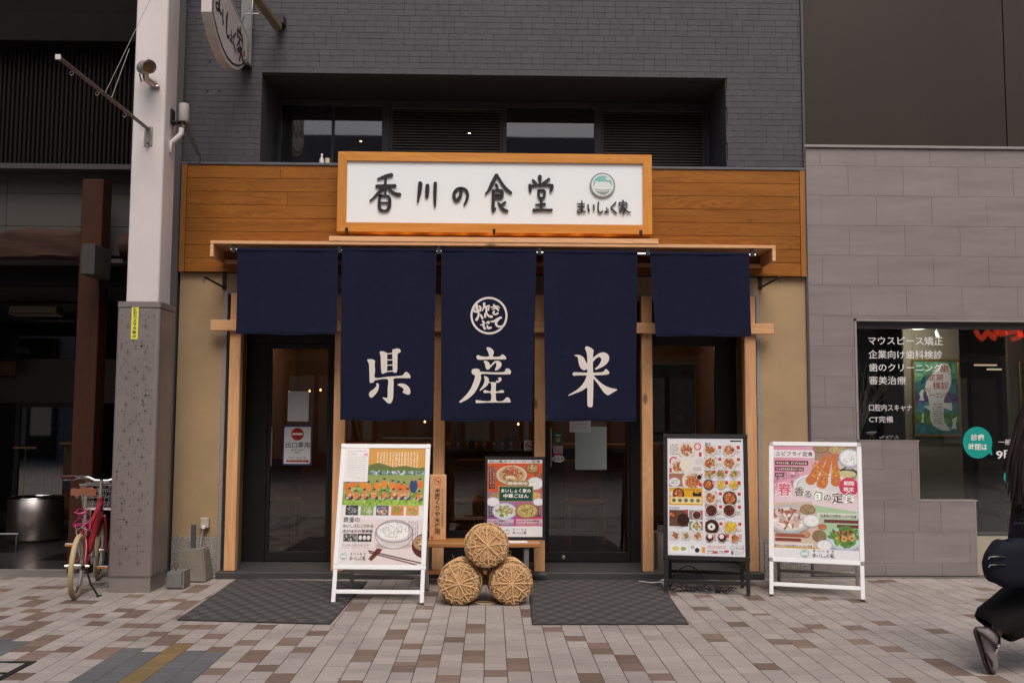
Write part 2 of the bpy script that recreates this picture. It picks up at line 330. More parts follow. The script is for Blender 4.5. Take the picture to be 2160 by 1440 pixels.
def emblem(mb, cx, cy, r, fn, n, mis=(0, 1, 2, 3)):
    """round rice-bowl mark: white, grey ring, teal sky, white mound, grey-green bowl"""
    ring = lambda rr: [(cx+rr*math.cos(a*math.pi/16), cy+rr*math.sin(a*math.pi/16)) for a in range(32)]
    W_, GR, TE, BO = mis
    mb.prism(ring(r), fn, n, GR) if False else None
    P = lambda poly, nn, mi: mb.add([fn(u, v, nn) for u, v in poly], [tuple(t) if (lambda a, b, c: (b[0]-a[0])*(c[1]-a[1])-(c[0]-a[0])*(b[1]-a[1]))(*[poly[i] for i in t]) > 0 else tuple(t)[::-1] for t in tessellate_polygon([[Vector((u, v, 0)) for u, v in poly]])], mi)
    P(ring(r), n, GR); P(ring(r*.89), n+.0004, W_)
    T = [(-.76, -.14)] + [(.77*math.cos(math.radians(a)), .77*math.sin(math.radians(a))) for a in range(170, -1, -12)] + [(.77, -.1), (.5, .28), (.36, .24), (.1, .3), (-.15, .27), (-.38, .26), (-.5, .37), (-.6, .35), (-.58, .15)]
    P([(cx+x*r, cy+y*r) for x, y in T], n+.0008, TE)
    P([(cx+x*r, cy+y*r) for x, y in [(.2, .55), (.35, .62), (.5, .57), (.68, .52), (.62, .42), (.45, .38), (.3, .45)]], n+.0012, W_)
    for x, y in ((.0, .52), (.06, .72), (.16, .36), (-.72, .12)): P([(cx+(x+.04)*r, cy+y*r), (cx+x*r, cy+(y+.035)*r), (cx+(x-.04)*r, cy+y*r), (cx+x*r, cy+(y-.035)*r)], n+.0012, W_)
    P([(cx+x*r, cy+y*r) for x, y in [(-.66, -.3), (-.35, -.37), (0, -.4), (.35, -.37), (.7, -.33), (.7, -.38), (.35, -.44), (0, -.47), (-.35, -.44), (-.66, -.36)]], n+.0008, BO)
    P([(cx+x*r, cy+y*r) for x, y in [(-.6, -.45), (-.3, -.53), (0, -.55), (.3, -.53), (.6, -.47), (.45, -.65), (.28, -.72), (.24, -.8), (-.15, -.8), (-.25, -.72), (-.45, -.62)]], n+.0008, BO)

# ------------------------------------------------------------------ printed artwork painted cell by cell
class Art:
    def __init__(s, w_, h_, base=(1, 1, 1), px=6):
        s.w, s.h = w_, h_; s.a = np.empty((h_, w_, 3)); s.a[:] = base; s.Y, s.X = np.mgrid[0:h_, 0:w_]; s.X = (s.X+.5)/w_; s.Y = (s.Y+.5)/h_; s.as_ = h_/w_; s.r = np.random.default_rng(5)
    def mask(s, m, col, al=1.0):
        m = np.clip(m, 0, 1)[..., None]*al; s.a = s.a*(1-m)+np.array(col)*m
    def rect(s, x0, y0, x1, y1, col, al=1.0): s.mask(((s.X >= x0) & (s.X <= x1) & (s.Y >= y0) & (s.Y <= y1))*1.0, col, al)
    def ell(s, cx, cy, rx, ry, col, al=1.0, rot=0.0):
        dx, dy = s.X-cx, (s.Y-cy)*s.as_; c, q = math.cos(rot), math.sin(rot); ry *= s.as_
        d = np.sqrt(((dx*c+dy*q)/rx)**2+((-dx*q+dy*c)/ry)**2); s.mask((1-d)*min(rx, ry)*s.w+.5, col, al)
    def poly(s, pts, col, al=1.0):
        ins = np.zeros(s.X.shape, bool); n = len(pts)
        for i in range(n):
            x1, y1 = pts[i]; x2, y2 = pts[(i+1) % n]
            c = ((y1 > s.Y) != (y2 > s.Y)) & (s.X < (x2-x1)*(s.Y-y1)/(y2-y1+1e-12)+x1); ins ^= c
        s.mask(ins*1.0, col, al)
    def line(s, x0, y0, x1, y1, wd, col, al=1.0):
        dx, dy = x1-x0, (y1-y0)*s.as_; L = math.hypot(dx, dy)+1e-9; t = np.clip(((s.X-x0)*dx+(s.Y-y0)*s.as_*dy)/L**2, 0, 1)
        d = np.hypot(s.X-x0-t*dx, (s.Y-y0)*s.as_-t*dy); s.mask((wd/2-d)*s.w+.5, col, al)
    def food(s, cx, cy, rx, ry, cols, n=60, sz=.02):
        for _ in range(n):
            a = s.r.uniform(0, 6.3); q = math.sqrt(s.r.uniform(0, 1)); z = sz*s.r.uniform(.5, 1.5)
            x, y = cx+rx*q*math.cos(a), cy+ry*q*math.sin(a); X0, X1 = int(max(0, (x-2*z)*s.w)), int(min(s.w, (x+2*z)*s.w+2)); Y0, Y1 = int(max(0, (y-2*z/s.as_)*s.h)), int(min(s.h, (y+2*z/s.as_)*s.h+2))
            if X1 <= X0 or Y1 <= Y0: continue
            c = np.array(cols[s.r.integers(len(cols))])*s.r.uniform(.8, 1.12); th = s.r.uniform(0, 3.14)
            dx, dy = s.X[Y0:Y1, X0:X1]-x, (s.Y[Y0:Y1, X0:X1]-y)*s.as_; u, v = dx*math.cos(th)+dy*math.sin(th), -dx*math.sin(th)+dy*math.cos(th)
            m = np.clip((1-np.hypot(u/z, v/(z*.5)))*z*s.w*.6+.4, 0, 1)[..., None]; s.a[Y0:Y1, X0:X1] = s.a[Y0:Y1, X0:X1]*(1-m)+c*m
    def bowl(s, cx, cy, rx, ry, rim, fill, cols, n=40, sz=.015):
        s.ell(cx, cy+ry*.12, rx*1.04, ry*1.06, tuple(c*.6 for c in rim), .5); s.ell(cx, cy, rx, ry, rim); s.ell(cx, cy, rx*.86, ry*.84, fill); s.food(cx, cy, rx*.7, ry*.66, cols, n, sz)
    def dashes(s, x0, y0, x1, y1, rows, col, al=.7, vert=False, seed=1):
        r = np.random.default_rng(seed); g = r.random((s.h, s.w)) > .35
        t = ((s.X-x0)/(x1-x0) if vert else (s.Y-y0)/(y1-y0))*rows; m = (np.mod(t, 1) < .5) & g & (s.X >= x0) & (s.X <= x1) & (s.Y >= y0) & (s.Y <= y1)
        s.mask(m*1.0, col, al)
    def noise(s, amt): s.a = np.clip(s.a*(1+s.r.normal(0, amt, s.a.shape[:2])[..., None]), 0, 1)
    def build(s, name, w_, h_, fn, n, parent, rough=.35, uv0=(0, 0)):
        """grid mesh w_ x h_ metres, lower left corner at uv0"""
        a = np.clip(s.a, 0, 1); a = a*.86+a.mean(2, keepdims=True)*.04+.085; L = np.where(a <= .04045, a/12.92, ((a+.055)/1.055)**2.4)*.86+.0
        nx, ny = s.w, s.h; mb = MB(); xs = np.arange(nx+1)/nx; ys = np.arange(ny+1)/ny
        P00 = Vector(fn(uv0[0], uv0[1], n)); PU = Vector(fn(uv0[0]+w_, uv0[1], n))-P00; PV = Vector(fn(uv0[0], uv0[1]+h_, n))-P00
        co = np.array(P00)[None, None]+ys[:, None, None]*np.array(PV)+xs[None, :, None]*np.array(PU)
        c = co.reshape(-1, 3).mean(0); co = (co.reshape(-1, 3)-c)
        me = bpy.data.meshes.new(name); i = np.arange(nx*ny); r0 = i//nx; q = r0*(nx+1)+i % nx
        fc = np.stack([q, q+1, q+nx+2, q+nx+1], 1)
        me.vertices.add(len(co)); me.vertices.foreach_set('co', co.ravel()); me.loops.add(len(fc)*4); me.loops.foreach_set('vertex_index', fc.ravel().astype(np.int32))
        me.polygons.add(len(fc)); me.polygons.foreach_set('loop_start', np.arange(0, len(fc)*4, 4, dtype=np.int32)); me.update(); me.validate()
        at = me.attributes.new('print', 'FLOAT_COLOR', 'CORNER'); cols = np.ones((len(fc), 4, 4)); cols[:, :, :3] = L[::-1].reshape(-1, 1, 3); at.data.foreach_set('color', cols.ravel())
        me.materials.append(printed(rough)); o = bpy.data.objects.new(name, me); C.objects.link(o); cv = Vector(c); o.location = cv-org(parent); o.parent = parent; ORG[o.name] = cv; return o
# ------------------------------------------------------------------ palette
M_tile = speckle('light_paving_tile', (.355, .315, .295), (.21, .185, .175), (.43, .385, .36), 260, .62, .11, .26, spots=.5)
M_brown = mat('brown_paving_tile', (.17, .118, .094), .6, var=.12, scale=30, bump=.1, bscale=200, island=.22, grime=.2)
M_blue = mat('blue_grey_paving_tile', (.108, .112, .122), .6, var=.08, scale=20, bump=.08, bscale=200, island=.06, grime=.2)
M_ochre = mat('ochre_paving_tile', (.20, .135, .055), .6, var=.1, scale=20, bump=.08, bscale=200, island=.08, grime=.2)
M_grout = mat('dark_grout', (.085, .070, .063), .9, var=.2, scale=40)
M_brick = mat('blue_grey_painted_brick', (.071, .070, .080), .6, spec=.3, var=.08, scale=9, bump=.25, bscale=60, island=.07, grime=.12)
M_mortar = mat('grey_painted_mortar', (.044, .042, .047), .8, var=.1)
M_fascia = wood('varnished_orange_cedar', (.33, .128, .020), (.19, .062, .008), 0, .5, grain=1.0, island=.09)
M_fasciaV = wood('varnished_orange_cedar_upright', (.34, .135, .020), (.25, .09, .011), 2, .45, grain=1.0, knots=False)
M_signw = wood('varnished_yellow_pine', (.60, .255, .040), (.46, .175, .022), 0, .42, grain=.8, knots=False)
M_signv = wood('varnished_yellow_pine_upright', (.60, .255, .040), (.46, .175, .022), 2, .42, grain=.8, knots=False)
M_pine = wood('pale_pine', (.76, .43, .215), (.56, .28, .125), 2, .6, grain=.9)
M_pineH = wood('pale_pine_level', (.76, .43, .215), (.58, .30, .14), 0, .6, grain=.9)
M_bench = wood('honey_pine_bench', (.42, .19, .07), (.30, .12, .038), 0, .4, grain=.9)
M_plaster = mat('ochre_plaster', (.43, .30, .165), .85, var=.07, scale=2.5, bump=.12, bscale=90, grime=.26)
M_granite = speckle('speckled_granite', (.30, .27, .25), (.10, .09, .085), (.50, .46, .44), 170, .6, 0, .15, .05, (.44, .56))
M_black = mat('black_aluminium', (.012, .011, .011), .35, var=.1)
M_dgrey = mat('dark_grey_step_stone', (.05, .048, .048), .5, var=.15, scale=12, bump=.05)
M_char = mat('charcoal_window_frame', (.05, .05, .053), .4, var=.1)
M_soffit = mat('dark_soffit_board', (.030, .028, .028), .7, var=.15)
M_white = mat('white_acrylic_panel', (.80, .855, .88), .35, var=.012)
M_letter = mat('black_letter_acrylic', (.018, .013, .012), .4, var=.1)
M_glass = glass('clear_glass')
M_glass2 = glass('upper_window_glass', (.5, .5, .5), .02, 2.2)
M_steel = mat('brushed_stainless_steel', (.50, .45, .43), .34, 1.0, var=.06, scale=30)
M_chrome = mat('polished_chrome', (.75, .74, .74), .15, 1.0, var=.03)
M_alu = mat('satin_white_aluminium', (.82, .83, .85), .32, .0, var=.03, coat=.2)
M_aluG = mat('grey_back_leg_aluminium', (.36, .33, .32), .4, .3, var=.05)
M_blk = mat('black_powder_coat', (.013, .012, .012), .4, var=.1)
M_navy = mat('navy_canvas', (.0100, .0118, .0295), .9, var=.16, scale=3, bump=.8, bscale=9, spec=.08)
_b = M_navy.node_tree.nodes['Principled BSDF']; _b.inputs['Sheen Weight'].default_value = .25; _b.inputs['Sheen Roughness'].default_value = .5; _b.inputs['Sheen Tint'].default_value = (.25, .3, .6, 1)
M_ivory = mat('ivory_dye_print', (.70, .65, .60), .8, var=.03, bump=.1, bscale=400)
M_wpaint = mat('white_painted_steel', (.66, .61, .605), .38, var=.035, scale=2, grime=.16)
M_clad = speckle('grey_stone_cladding', (.235, .203, .203), (.205, .177, .177), (.255, .223, .223), 1, .5, .022, .10, .05, (.4, .62), stretch=(1.3, 1, 11))
M_brownp = mat('dark_brown_metal_panel', (.036, .028, .022), .36, var=.12, scale=.7, spec=.3, grime=.12)
M_conc = mat('rough_concrete', (.22, .195, .165), .9, var=.22, scale=14, bump=.5, bscale=50, grime=.25)
M_conc2 = mat('grey_concrete_block', (.17, .165, .16), .9, var=.22, scale=18, bump=.4, bscale=60, grime=.2)
M_dwall = mat('dark_grey_wall_tile', (.048, .042, .038), .7, var=.16, scale=9, bump=.1, island=.06)
M_darkbrown = wood('dark_red_brown_timber', (.050, .018, .009), (.026, .009, .005), 2, .55, grain=.8, knots=False)
M_log = wood('peeled_log_beam', (.046, .019, .011), (.014, .007, .005), 0, .7, grain=1.6)
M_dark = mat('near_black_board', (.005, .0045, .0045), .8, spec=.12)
M_dfloor = mat('dark_polished_floor_tile', (.030, .027, .026), .22, var=.25, scale=5, island=.25)
M_paper = mat('white_paper', (.68, .71, .72), .7, var=.03)
M_rubber = mat('black_rubber', (.02, .02, .02), .7)
M_rope = mat('twisted_straw_rope', (.78, .52, .28), .85, var=.25, scale=40, bump=.5, bscale=150)
M_straw = mat('dry_rice_straw', (.62, .39, .185), .85, var=.35, scale=60, bump=.4, bscale=200, island=.3)

for k_ in ('varnished_orange_cedar', 'dark_red_brown_timber', 'peeled_log_beam'):
    if k_ in MATS: MATS[k_].node_tree.nodes['Principled BSDF'].inputs['Specular IOR Level'].default_value = .2
# ------------------------------------------------------------------ ground and paving
mb = MB(); mb.add([(-80, -80, -.012), (80, -80, -.012), (80, 80, -.012), (-80, 80, -.012)], [(0, 1, 2, 3)])
gm = mat('far_paving', (.30, .265, .25), .7, var=.1); nt = gm.node_tree
bt = nt.nodes.new('ShaderNodeTexBrick'); bt.inputs['Scale'].default_value = 1; bt.inputs['Brick Width'].default_value = .149; bt.inputs['Row Height'].default_value = .1215; bt.inputs['Mortar Size'].default_value = .003
bt.inputs['Color1'].default_value = (.355, .315, .295, 1); bt.inputs['Color2'].default_value = (.22, .175, .15, 1); bt.inputs['Bias'].default_value = -.6; bt.inputs['Mortar'].default_value = (.075, .062, .056, 1)
ge = nt.nodes.new('ShaderNodeNewGeometry'); mp = nt.nodes.new('ShaderNodeMapping'); mp.inputs['Rotation'].default_value = (0, 0, math.pi/2)
nt.links.new(ge.outputs['Position'], mp.inputs[0]); nt.links.new(mp.outputs[0], bt.inputs[0]); nt.links.new(bt.outputs[0], nt.nodes['Principled BSDF'].inputs['Base Color'])
ground = mk('ground', mb, gm, kind='structure')
PX, PX0, PR = .1215, -.025, .149
brown = set(); ochre = set()
def col_of(x): return math.floor((x-PX0)/PX)
BL = [((860, 1240, 5.143), [(725,430,2),(470,567,1),(695,720,2),(185,790,2),(410,940,1),(955,940,1),(1205,795,2),(1285,275,2),(1610,450,1),(1865,522,1),(60,620,1),(100,330,1),(2100,650,2),(2040,960,2),(220,60,2)]),
 ((1240, 1200, 5.143), [(210,855,2),(555,1020,2),(920,1165,1),(1320,745,1),(1205,445,1),(1245,300,1),(1600,605,1),(1890,490,1),(1820,305,1),(1910,1060,1),(2060,780,1),(100,1170,2),(1450,170,2)]),
 ((400, 1200, 4.32), [(255,605,1),(735,527,1),(580,665,1),(985,650,2),(660,770,2),(1140,718,1),(1265,562,1),(285,735,1),(770,897,1),(905,995,1),(275,945,1),(1735,405,1),(1450,365,1),(1840,572,2),(1510,790,2),(1970,695,1),(1890,900,2),(2060,450,1),(1380,1010,1),(50,505,1),(2100,830,2),(350,145,1),(180,262,1),(30,310,1),(1550,200,1)]),
 ((1600, 1180, 3.857), [(380,570,1),(510,545,1),(165,663,1),(375,690,1),(940,505,1),(900,680,1),(1180,745,1),(1640,880,2),(1230,975,1),(60,875,1),(60,445,1),(1750,450,1),(1870,330,1),(1890,243,1),(20,305,1),(1080,175,1),(990,175,1),(80,215,1)]),
 ((0, 1180, 4.5), [(1225,512,1),(1640,380,1),(1740,430,2),(1670,548,1),(1820,615,1),(1430,605,1),(1200,625,1),(830,612,1),(790,540,1),(430,520,2),(400,465,1),(730,470,1),(450,600,1),(280,675,1),(390,728,1),(400,815,1),(590,845,1),(950,870,2),(1185,748,1),(1470,700,1),(1540,775,2),(60,720,1),(1820,290,1),(2060,720,1),(160,940,2),(2030,1080,1),(20,560,1),(380,248,1),(110,170,1),(700,300,1),(20,480,1),(60,635,1),(380,590,1),(300,500,1),(60,280,1),(1000,215,1),(800,390,1),(250,420,1)])]
bpts = []
for (ox, oy, sc), L_ in BL:
    for x, y, k in L_:
        gx, gy = G(ox+x/sc, oy+y/sc); bpts.append((col_of(gx), gy, k))
pave = mk('pavement', MB().add([(-5.2, -4.2, -.0022), (5.6, -4.2, -.0022), (5.6, -.06, -.0022), (-5.2, -.06, -.0022)], [(0, 1, 2, 3)]), M_grout, kind='structure')
tiles = []
for c in range(col_of(-5.1), col_of(5.5)):
    y = -4.15 + rnd.random()*PR
    while y < -.08:
        L_ = PR if rnd.random() > .09 else .075
        y1 = min(y+L_, -.066); x0 = PX0+c*PX; cx, cyy = x0+PX/2, (y+y1)/2
        kind = 0
        for bc, gy, k in bpts:
            if bc == c and abs(cyy-gy) < (PR*.5 if k == 1 else PR*.98): kind = 1
        if not kind and rnd.random() < (.03 if cx > -1.2 else .06): kind = 1
        if -2.11 < cx < -1.45 and cyy < -2.68: kind = 2
        if -1.86 < cx < -1.73 and cyy < -2.56: kind = 3
        if cx < -2.66 and -2.95 < cyy < -2.42: kind = 2
        if y1-y > .03: tiles.append([x0, y, y1, kind, cx, cyy])
        y = y1+.0001 if y1 < -.07 else 0
TM = [M_tile, M_brown, M_blue, M_ochre]
def inview(x, y, z=0):
    v = Vector((x, y, z))-CAM; d = v.dot(FW)
    if d < .1: return False
    px, py = 1080+F*v.dot(RT)/d, 720-F*v.dot(UP)/d; return -10 < px < 2170 and -10 < py < 1450
vis = sorted([t for t in tiles if inview(t[4], t[5])], key=lambda t: t[5])[:300]; vs_ = set(map(id, vis))
tmesh = {}
rest = MB()
for t in tiles:
    x0, y0, y1, kd = t[:4]; g = .0017 if kd != 2 else .0014; dz = rnd.uniform(-.0005, .0006)
    if id(t) in vs_:
        L_ = y1-y0; key = (kd, round(L_, 3))
        if key not in tmesh: tmesh[key] = mesh_of('tile', MB().box(-PX/2+g+.0008, PX/2-g-.0008, -L_/2+g*2.6, L_/2-g*2.6, -.012, 0, 0, .0014), TM[kd])
        o = bpy.data.objects.new('tile', tmesh[key]); C.objects.link(o); o.parent = pave
        o.location = Vector((t[4], t[5], dz))-org(pave)
    else: rest.box(x0+g+.0008, x0+PX-g-.0008, y0+g*2.6, y1-g*2.6, -.012, dz, kd, .0012)
mk('tile_field', rest, TM, pave, kind='stuff')
mb = MB()
for i in range(36):
    x0 = -5.2+i*.3; mb.box(x0+.002, x0+.298, -.062, .3 if x0 < -2.8 else .05, -.02, .003, 0, .002)
mk('kerb_strip', mb, mat('grey_gutter_stone', (.155, .145, .135), .7, var=.15, scale=10, island=.08, bump=.1, grime=.25), kind='structure')
# ------------------------------------------------------------------ street opposite (seen in the glass)
opp = thing('opposite_building', 'long pale building across the street with dark shopfronts', 'building', (0, -17, 0))
mk('wall', MB().box(-26, 26, -22, -17, 0, 9.2), mat('pale_render', (.30, .29, .28), .8), opp)
for i in range(13):
    x0 = -25+i*3.9
    mk('shop_window', MB().box(x0, x0+3.3, -16.98, -16.9, .1, 2.9), M_black, opp)
    for q_ in range(4): e_ = (.03, .10, .015, .06)[(i*3+q_*5) % 4]; mk('reflection_glow_bay', MB().box(x0+.15+q_*.78, x0+.8+q_*.78, -16.895, -16.88, .5+.3*((i+q_) % 2), 2.5), mat('added_bay_glow_%d' % int(e_*1000), (.12, .11, .10), .4, emit=(1, .93, .82), estr=e_), opp); mk('sign_band', MB().box(x0, x0+3.3, -16.95, -16.6, 3.1, 3.9, 0, .02), mat('sign_%d' % (i % 3), [(.5, .48, .45), (.12, .1, .1), (.35, .12, .08)][i % 3], .5), opp)  # glowing bays are added to enrich the reflections in the shop glass
    for k in (0, 1): mk('window', MB().box(x0+.2+k*1.6, x0+1.5+k*1.6, -16.98, -16.93, 4.8, 6.6), M_char, opp)

# ------------------------------------------------------------------ restaurant building
XL, XR = -2.675, 2.735
rb = thing('restaurant_building', 'restaurant front with orange cedar fascia, ochre plaster and blue grey brick above', 'building', (0, .2, 0))
OX0, OX1, OZ = -2.02, 2.06, 4.34
mb = MB()
for a, b_, c, d in ((XL-.03, XR, OZ+.0, 9.0), (XL-.03, OX0, 3.40, OZ), (OX1, XR, 3.40, OZ)): mb.box(a, b_, .012, .3, c, d)
wall = mk('brick_wall', mb, M_mortar, rb)
bricks = []; BH, BW = .0530, .0985
for r in range(int((5.45-3.5)/BH)+1):
    z0 = OZ+(r-16)*BH
    if z0 < 3.46: continue
    x = XL-.03-(r % 2)*BW/2 - (.05 if r % 3 else 0)
    while x < XR:
        bw_ = BW if rnd.random() > .12 else BW*2; a, b_ = max(x, XL-.03), min(x+bw_, XR); x += bw_
        segs = [(a, b_)]
        if z0 < OZ-.01: segs = [s for s in ((a, min(b_, OX0)), (max(a, OX1), b_)) if s[1]-s[0] > .02]
        for s in segs:
            if s[1]-s[0] > .02: bricks.append((s[0], s[1], z0))
vb = [b_ for b_ in bricks if inview((b_[0]+b_[1])/2, 0, b_[2])]; rnd.shuffle(vb); vb.sort(key=lambda b_: b_[2]); vbs = set(vb[:300]); bm_ = {}
mb = MB(); g = .0007
for b_ in bricks:
    a, c, z0 = b_; pr = rnd.uniform(0, .0012)
    if b_ in vbs:
        L_ = round(c-a, 3)
        if L_ not in bm_: bm_[L_] = mesh_of('brick', MB().box(-L_/2+g*.5, L_/2-g*.5, -.012, .006, g, BH-g, 0, .0014), M_brick)
        o = bpy.data.objects.new('brick', bm_[L_]); C.objects.link(o); o.parent = wall; o.location = Vector(((a+c)/2, .012-pr, z0))-org(wall)
    else: mb.box(a+g*.5, c-g*.5, -pr, .018, z0+g, z0+BH-g, 0, .0014)
mk('brick_field', mb, M_brick, wall, kind='stuff')
# recess of the upper window
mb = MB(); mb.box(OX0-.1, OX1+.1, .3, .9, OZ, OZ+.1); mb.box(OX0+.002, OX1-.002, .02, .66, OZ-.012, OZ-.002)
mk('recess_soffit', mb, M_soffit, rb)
mk('recess_jamb', MB().box(OX0-.1, OX0, .3, .9, 3.4, OZ), M_brick, rb); mk('recess_jamb', MB().box(OX1, OX1+.1, .3, .9, 3.4, OZ), M_brick, rb)
mb = MB(); mb.box(OX0, OX1, .012, .9, 3.40, 3.49); mk('recess_sill', mb, M_char, rb)
win = mk('upper_window', MB().box(OX0, OX1, .66, .72, 4.27, OZ-.014, 0, .003).box(OX0, OX1, .66, .72, 3.49, 3.56, 0, .003), M_char, rb)
for a, b_ in ((OX0, -1.985), (-1.04, -.965), (.095, .135), (.965, 1.03), (2.02, OX1), (-1.512, -1.49)): mk('frame_post', MB().box(a, b_, .645, .715, 3.56, 4.27, 0, .003), M_char, win)
for a, b_ in ((-1.985, -1.512), (-1.49, -1.04), (.135, .965)): mk('pane', MB().box(a, b_, .675, .681, 3.56, 4.27), M_glass2, win)
for a, b_ in ((-.965, .095), (1.03, 2.02)):
    mb = MB(); z = 3.60
    while z < 4.25:
        x0, x1 = a+.02, b_-.02
        mb.add([(x0, .652, z), (x1, .652, z), (x1, .68, z+.014), (x0, .68, z+.014), (x0, .652, z-.003), (x1, .652, z-.003), (x1, .68, z+.011), (x0, .68, z+.011)], [(0, 1, 2, 3), (7, 6, 5, 4), (0, 4, 5, 1), (2, 6, 7, 3)]); z += .0268
    mk('louvre_slats', mb, mat('bronze_louvre', (.34, .31, .28), .4, .2), win, kind='stuff')
    mk('louvre_frame', MB().box(a+.001, b_-.001, .66, .7, 4.235, 4.268).box(a+.001, b_-.001, .66, .7, 3.562, 3.6).box(a+.001, a+.024, .66, .7, 3.6, 4.235).box(b_-.024, b_-.001, .66, .7, 3.6, 4.235), M_char, win)
mk('room', MB().box(OX0-.3, OX1+.3, 2.6, 2.7, 3.3, 4.8).box(OX0-.1, OX1+.1, .9, 2.7, 4.7, 4.8).box(OX0-.2, OX0-.1, .72, 2.7, 3.3, 4.8).box(OX1+.1, OX1+.2, .72, 2.7, 3.3, 4.8).box(OX0-.1, OX1+.1, .9, 2.7, 3.3, 3.4).box(-1.85, -1.75, 1.4, 1.5, 3.4, 4.7), mat('dim_brown_room', (.05, .033, .026), .8), rb)
mk('timber_prop', MB().tube([(-1.86, 1.1, 4.25), (-1.62, 1.2, 3.6)], .05, 10).tube([(-1.36, 1.0, 4.25), (-1.5, 1.2, 3.5)], .045, 10), M_dark, rb)
for px, py in ((761, 299), (990, 283)):
    x, z = W(px, py, 1.2); tg = mk('ceiling_spot', MB().lathe([(.013, 0), (.013, .006)], 12, Matrix.Translation((x, 1.2, z))), mat('lit_spot', (1, .8, .6), .5, emit=(1, .78, .5), estr=9), rb)
# fascia
fz = [2.568+i*(3.5-2.568)/8 for i in range(9)]
fas = mk('fascia', MB().box(XL+.01, XR, -.03, .05, 2.57, 3.495), M_dark, rb)
for i in range(8):
    segs = [(XL+.048, -1.318, 1), (1.372, XR-.052, 1)]
    if i < 3: segs.append((-1.314, 1.368, 0))
    for a, b_, c in segs:
        cut = [(a, b_)]
        if c and rnd.random() < .22: q = a+(b_-a)*rnd.uniform(.3, .7); cut = [(a, q-.0006), (q+.0006, b_)]
        for p, q in cut: mk('plank', MB().box(p, q, -.05-rnd.uniform(0, .0012), -.03, fz[i]+.0012, fz[i+1]-.0014, 0, .0018), M_fascia, fas)
for a, b_ in ((XL, XL+.046), (XR-.05, XR-.004)): mk('edge_trim', MB().box(a, b_, -.058, -.03, 2.566, 3.502, 0, .002), M_fasciaV, fas)
mk('coping', MB().box(XL-.005, XR, -.062, .011, 3.502, 3.525, 0, .002), mat('grey_metal_flashing', (.13, .13, .15), .4, .4), rb)
# plaster walls, granite
PL, PR_ = -2.262, 2.296
for n, (a, b_) in enumerate(((XL, PL-.034), (PR_+.04, XR))):
    mk('plaster_wall', MB().box(a, b_, 0, .3, .33, 2.566), M_plaster, rb)
    mk('granite_plinth', MB().box(a, b_, -.012, .3, 0, .328, 0, .003), M_granite, rb)
mk('plaster_wall', MB().box(PL-.034, PR_+.04, 0, .3, 2.415, 2.566), M_plaster, rb)
mk('granite_surround', MB().box(PL-.034, PL, -.006, .3, 0, 2.415, 0, .002).box(PR_, PR_+.04, -.006, .3, 0, 2.415, 0, .002).box(PL, PR_, -.006, .3, 2.385, 2.415, 0, .002), M_granite, rb)
mk('gap_strip', MB().box(XR, XR+.02, -.02, .3, 0, 9), mat('blue_grey_seal', (.06, .06, .075), .5), rb)
# entrance recess
mb = MB(); mb.box(PL-.1, PL, .3, 1.0, 0, 2.6); mb.box(PR_, PR_+.1, .3, 1.0, 0, 2.6); mk('reveal', mb, M_plaster, rb)
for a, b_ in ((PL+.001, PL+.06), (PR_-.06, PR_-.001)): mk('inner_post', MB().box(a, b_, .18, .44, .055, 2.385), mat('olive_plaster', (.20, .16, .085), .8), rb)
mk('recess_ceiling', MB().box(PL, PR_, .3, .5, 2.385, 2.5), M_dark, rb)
mk('step', MB().box(PL+.001, PR_-.001, -.16, .5, -.01, .055, 0, .004), M_dgrey, rb)
sf = mk('shopfront', MB().box(PL+.001, PR_-.001, .452, .52, 2.0, 2.384, 0, .003), M_black, rb)
for a, b_ in ((PL+.06, -2.0), (-1.44, -1.33), (-.47, -.40), (.38, .50), (1.262, 1.37), (2.04, PR_-.06)): mk('mullion', MB().box(a, b_, .45, .51, .055, 2.0, 0, .004), M_black, sf)
for a, b_, z in ((-1.33, -.47, .33), (-.40, .38, .33), (1.37, 2.04, .18)): mk('kick_panel', MB().box(a, b_, .455, .505, .055, z, 0, .004), M_black, sf)
for a, b_ in ((-1.33, -.47), (-.40, .38)): mk('pane', MB().box(a, b_, .478, .484, .33, 2.0), M_glass, sf)
mk('pane', MB().box(1.37, 2.04, .478, .484, .18, 2.0), M_glass, sf)
for nm, a, b_ in (('exit_door', -2.0, -1.44), ('entrance_door', .50, 1.262)):
    d = mk(nm, MB().box(a, b_, .46, .50, .06, .145, 0, .004).box(a, b_, .46, .50, 1.95, 1.998, 0, .004).box(a, a+.03, .46, .5, .145, 1.95, 0, .003).box(b_-.03, b_, .46, .5, .145, 1.95, 0, .003), M_black, rb)
    mk('pane', MB().box(a+.03, b_-.03, .478, .484, .145, 1.95), M_glass, d)
    mk('handle', MB().tube([(a+.045, .43, .9), (a+.045, .43, 1.25)], .009, 8).box(a+.04, a+.05, .43, .46, .92, .93).box(a+.04, a+.05, .43, .46, 1.22, 1.23), M_steel, d)
mk('lock', MB().lathe([(.018, 0), (.018, .006), (.012, .008)], 14, Matrix.Translation((.66, .452, .1)) @ Matrix.Rotation(math.pi/2, 4, 'X')), M_steel, d)
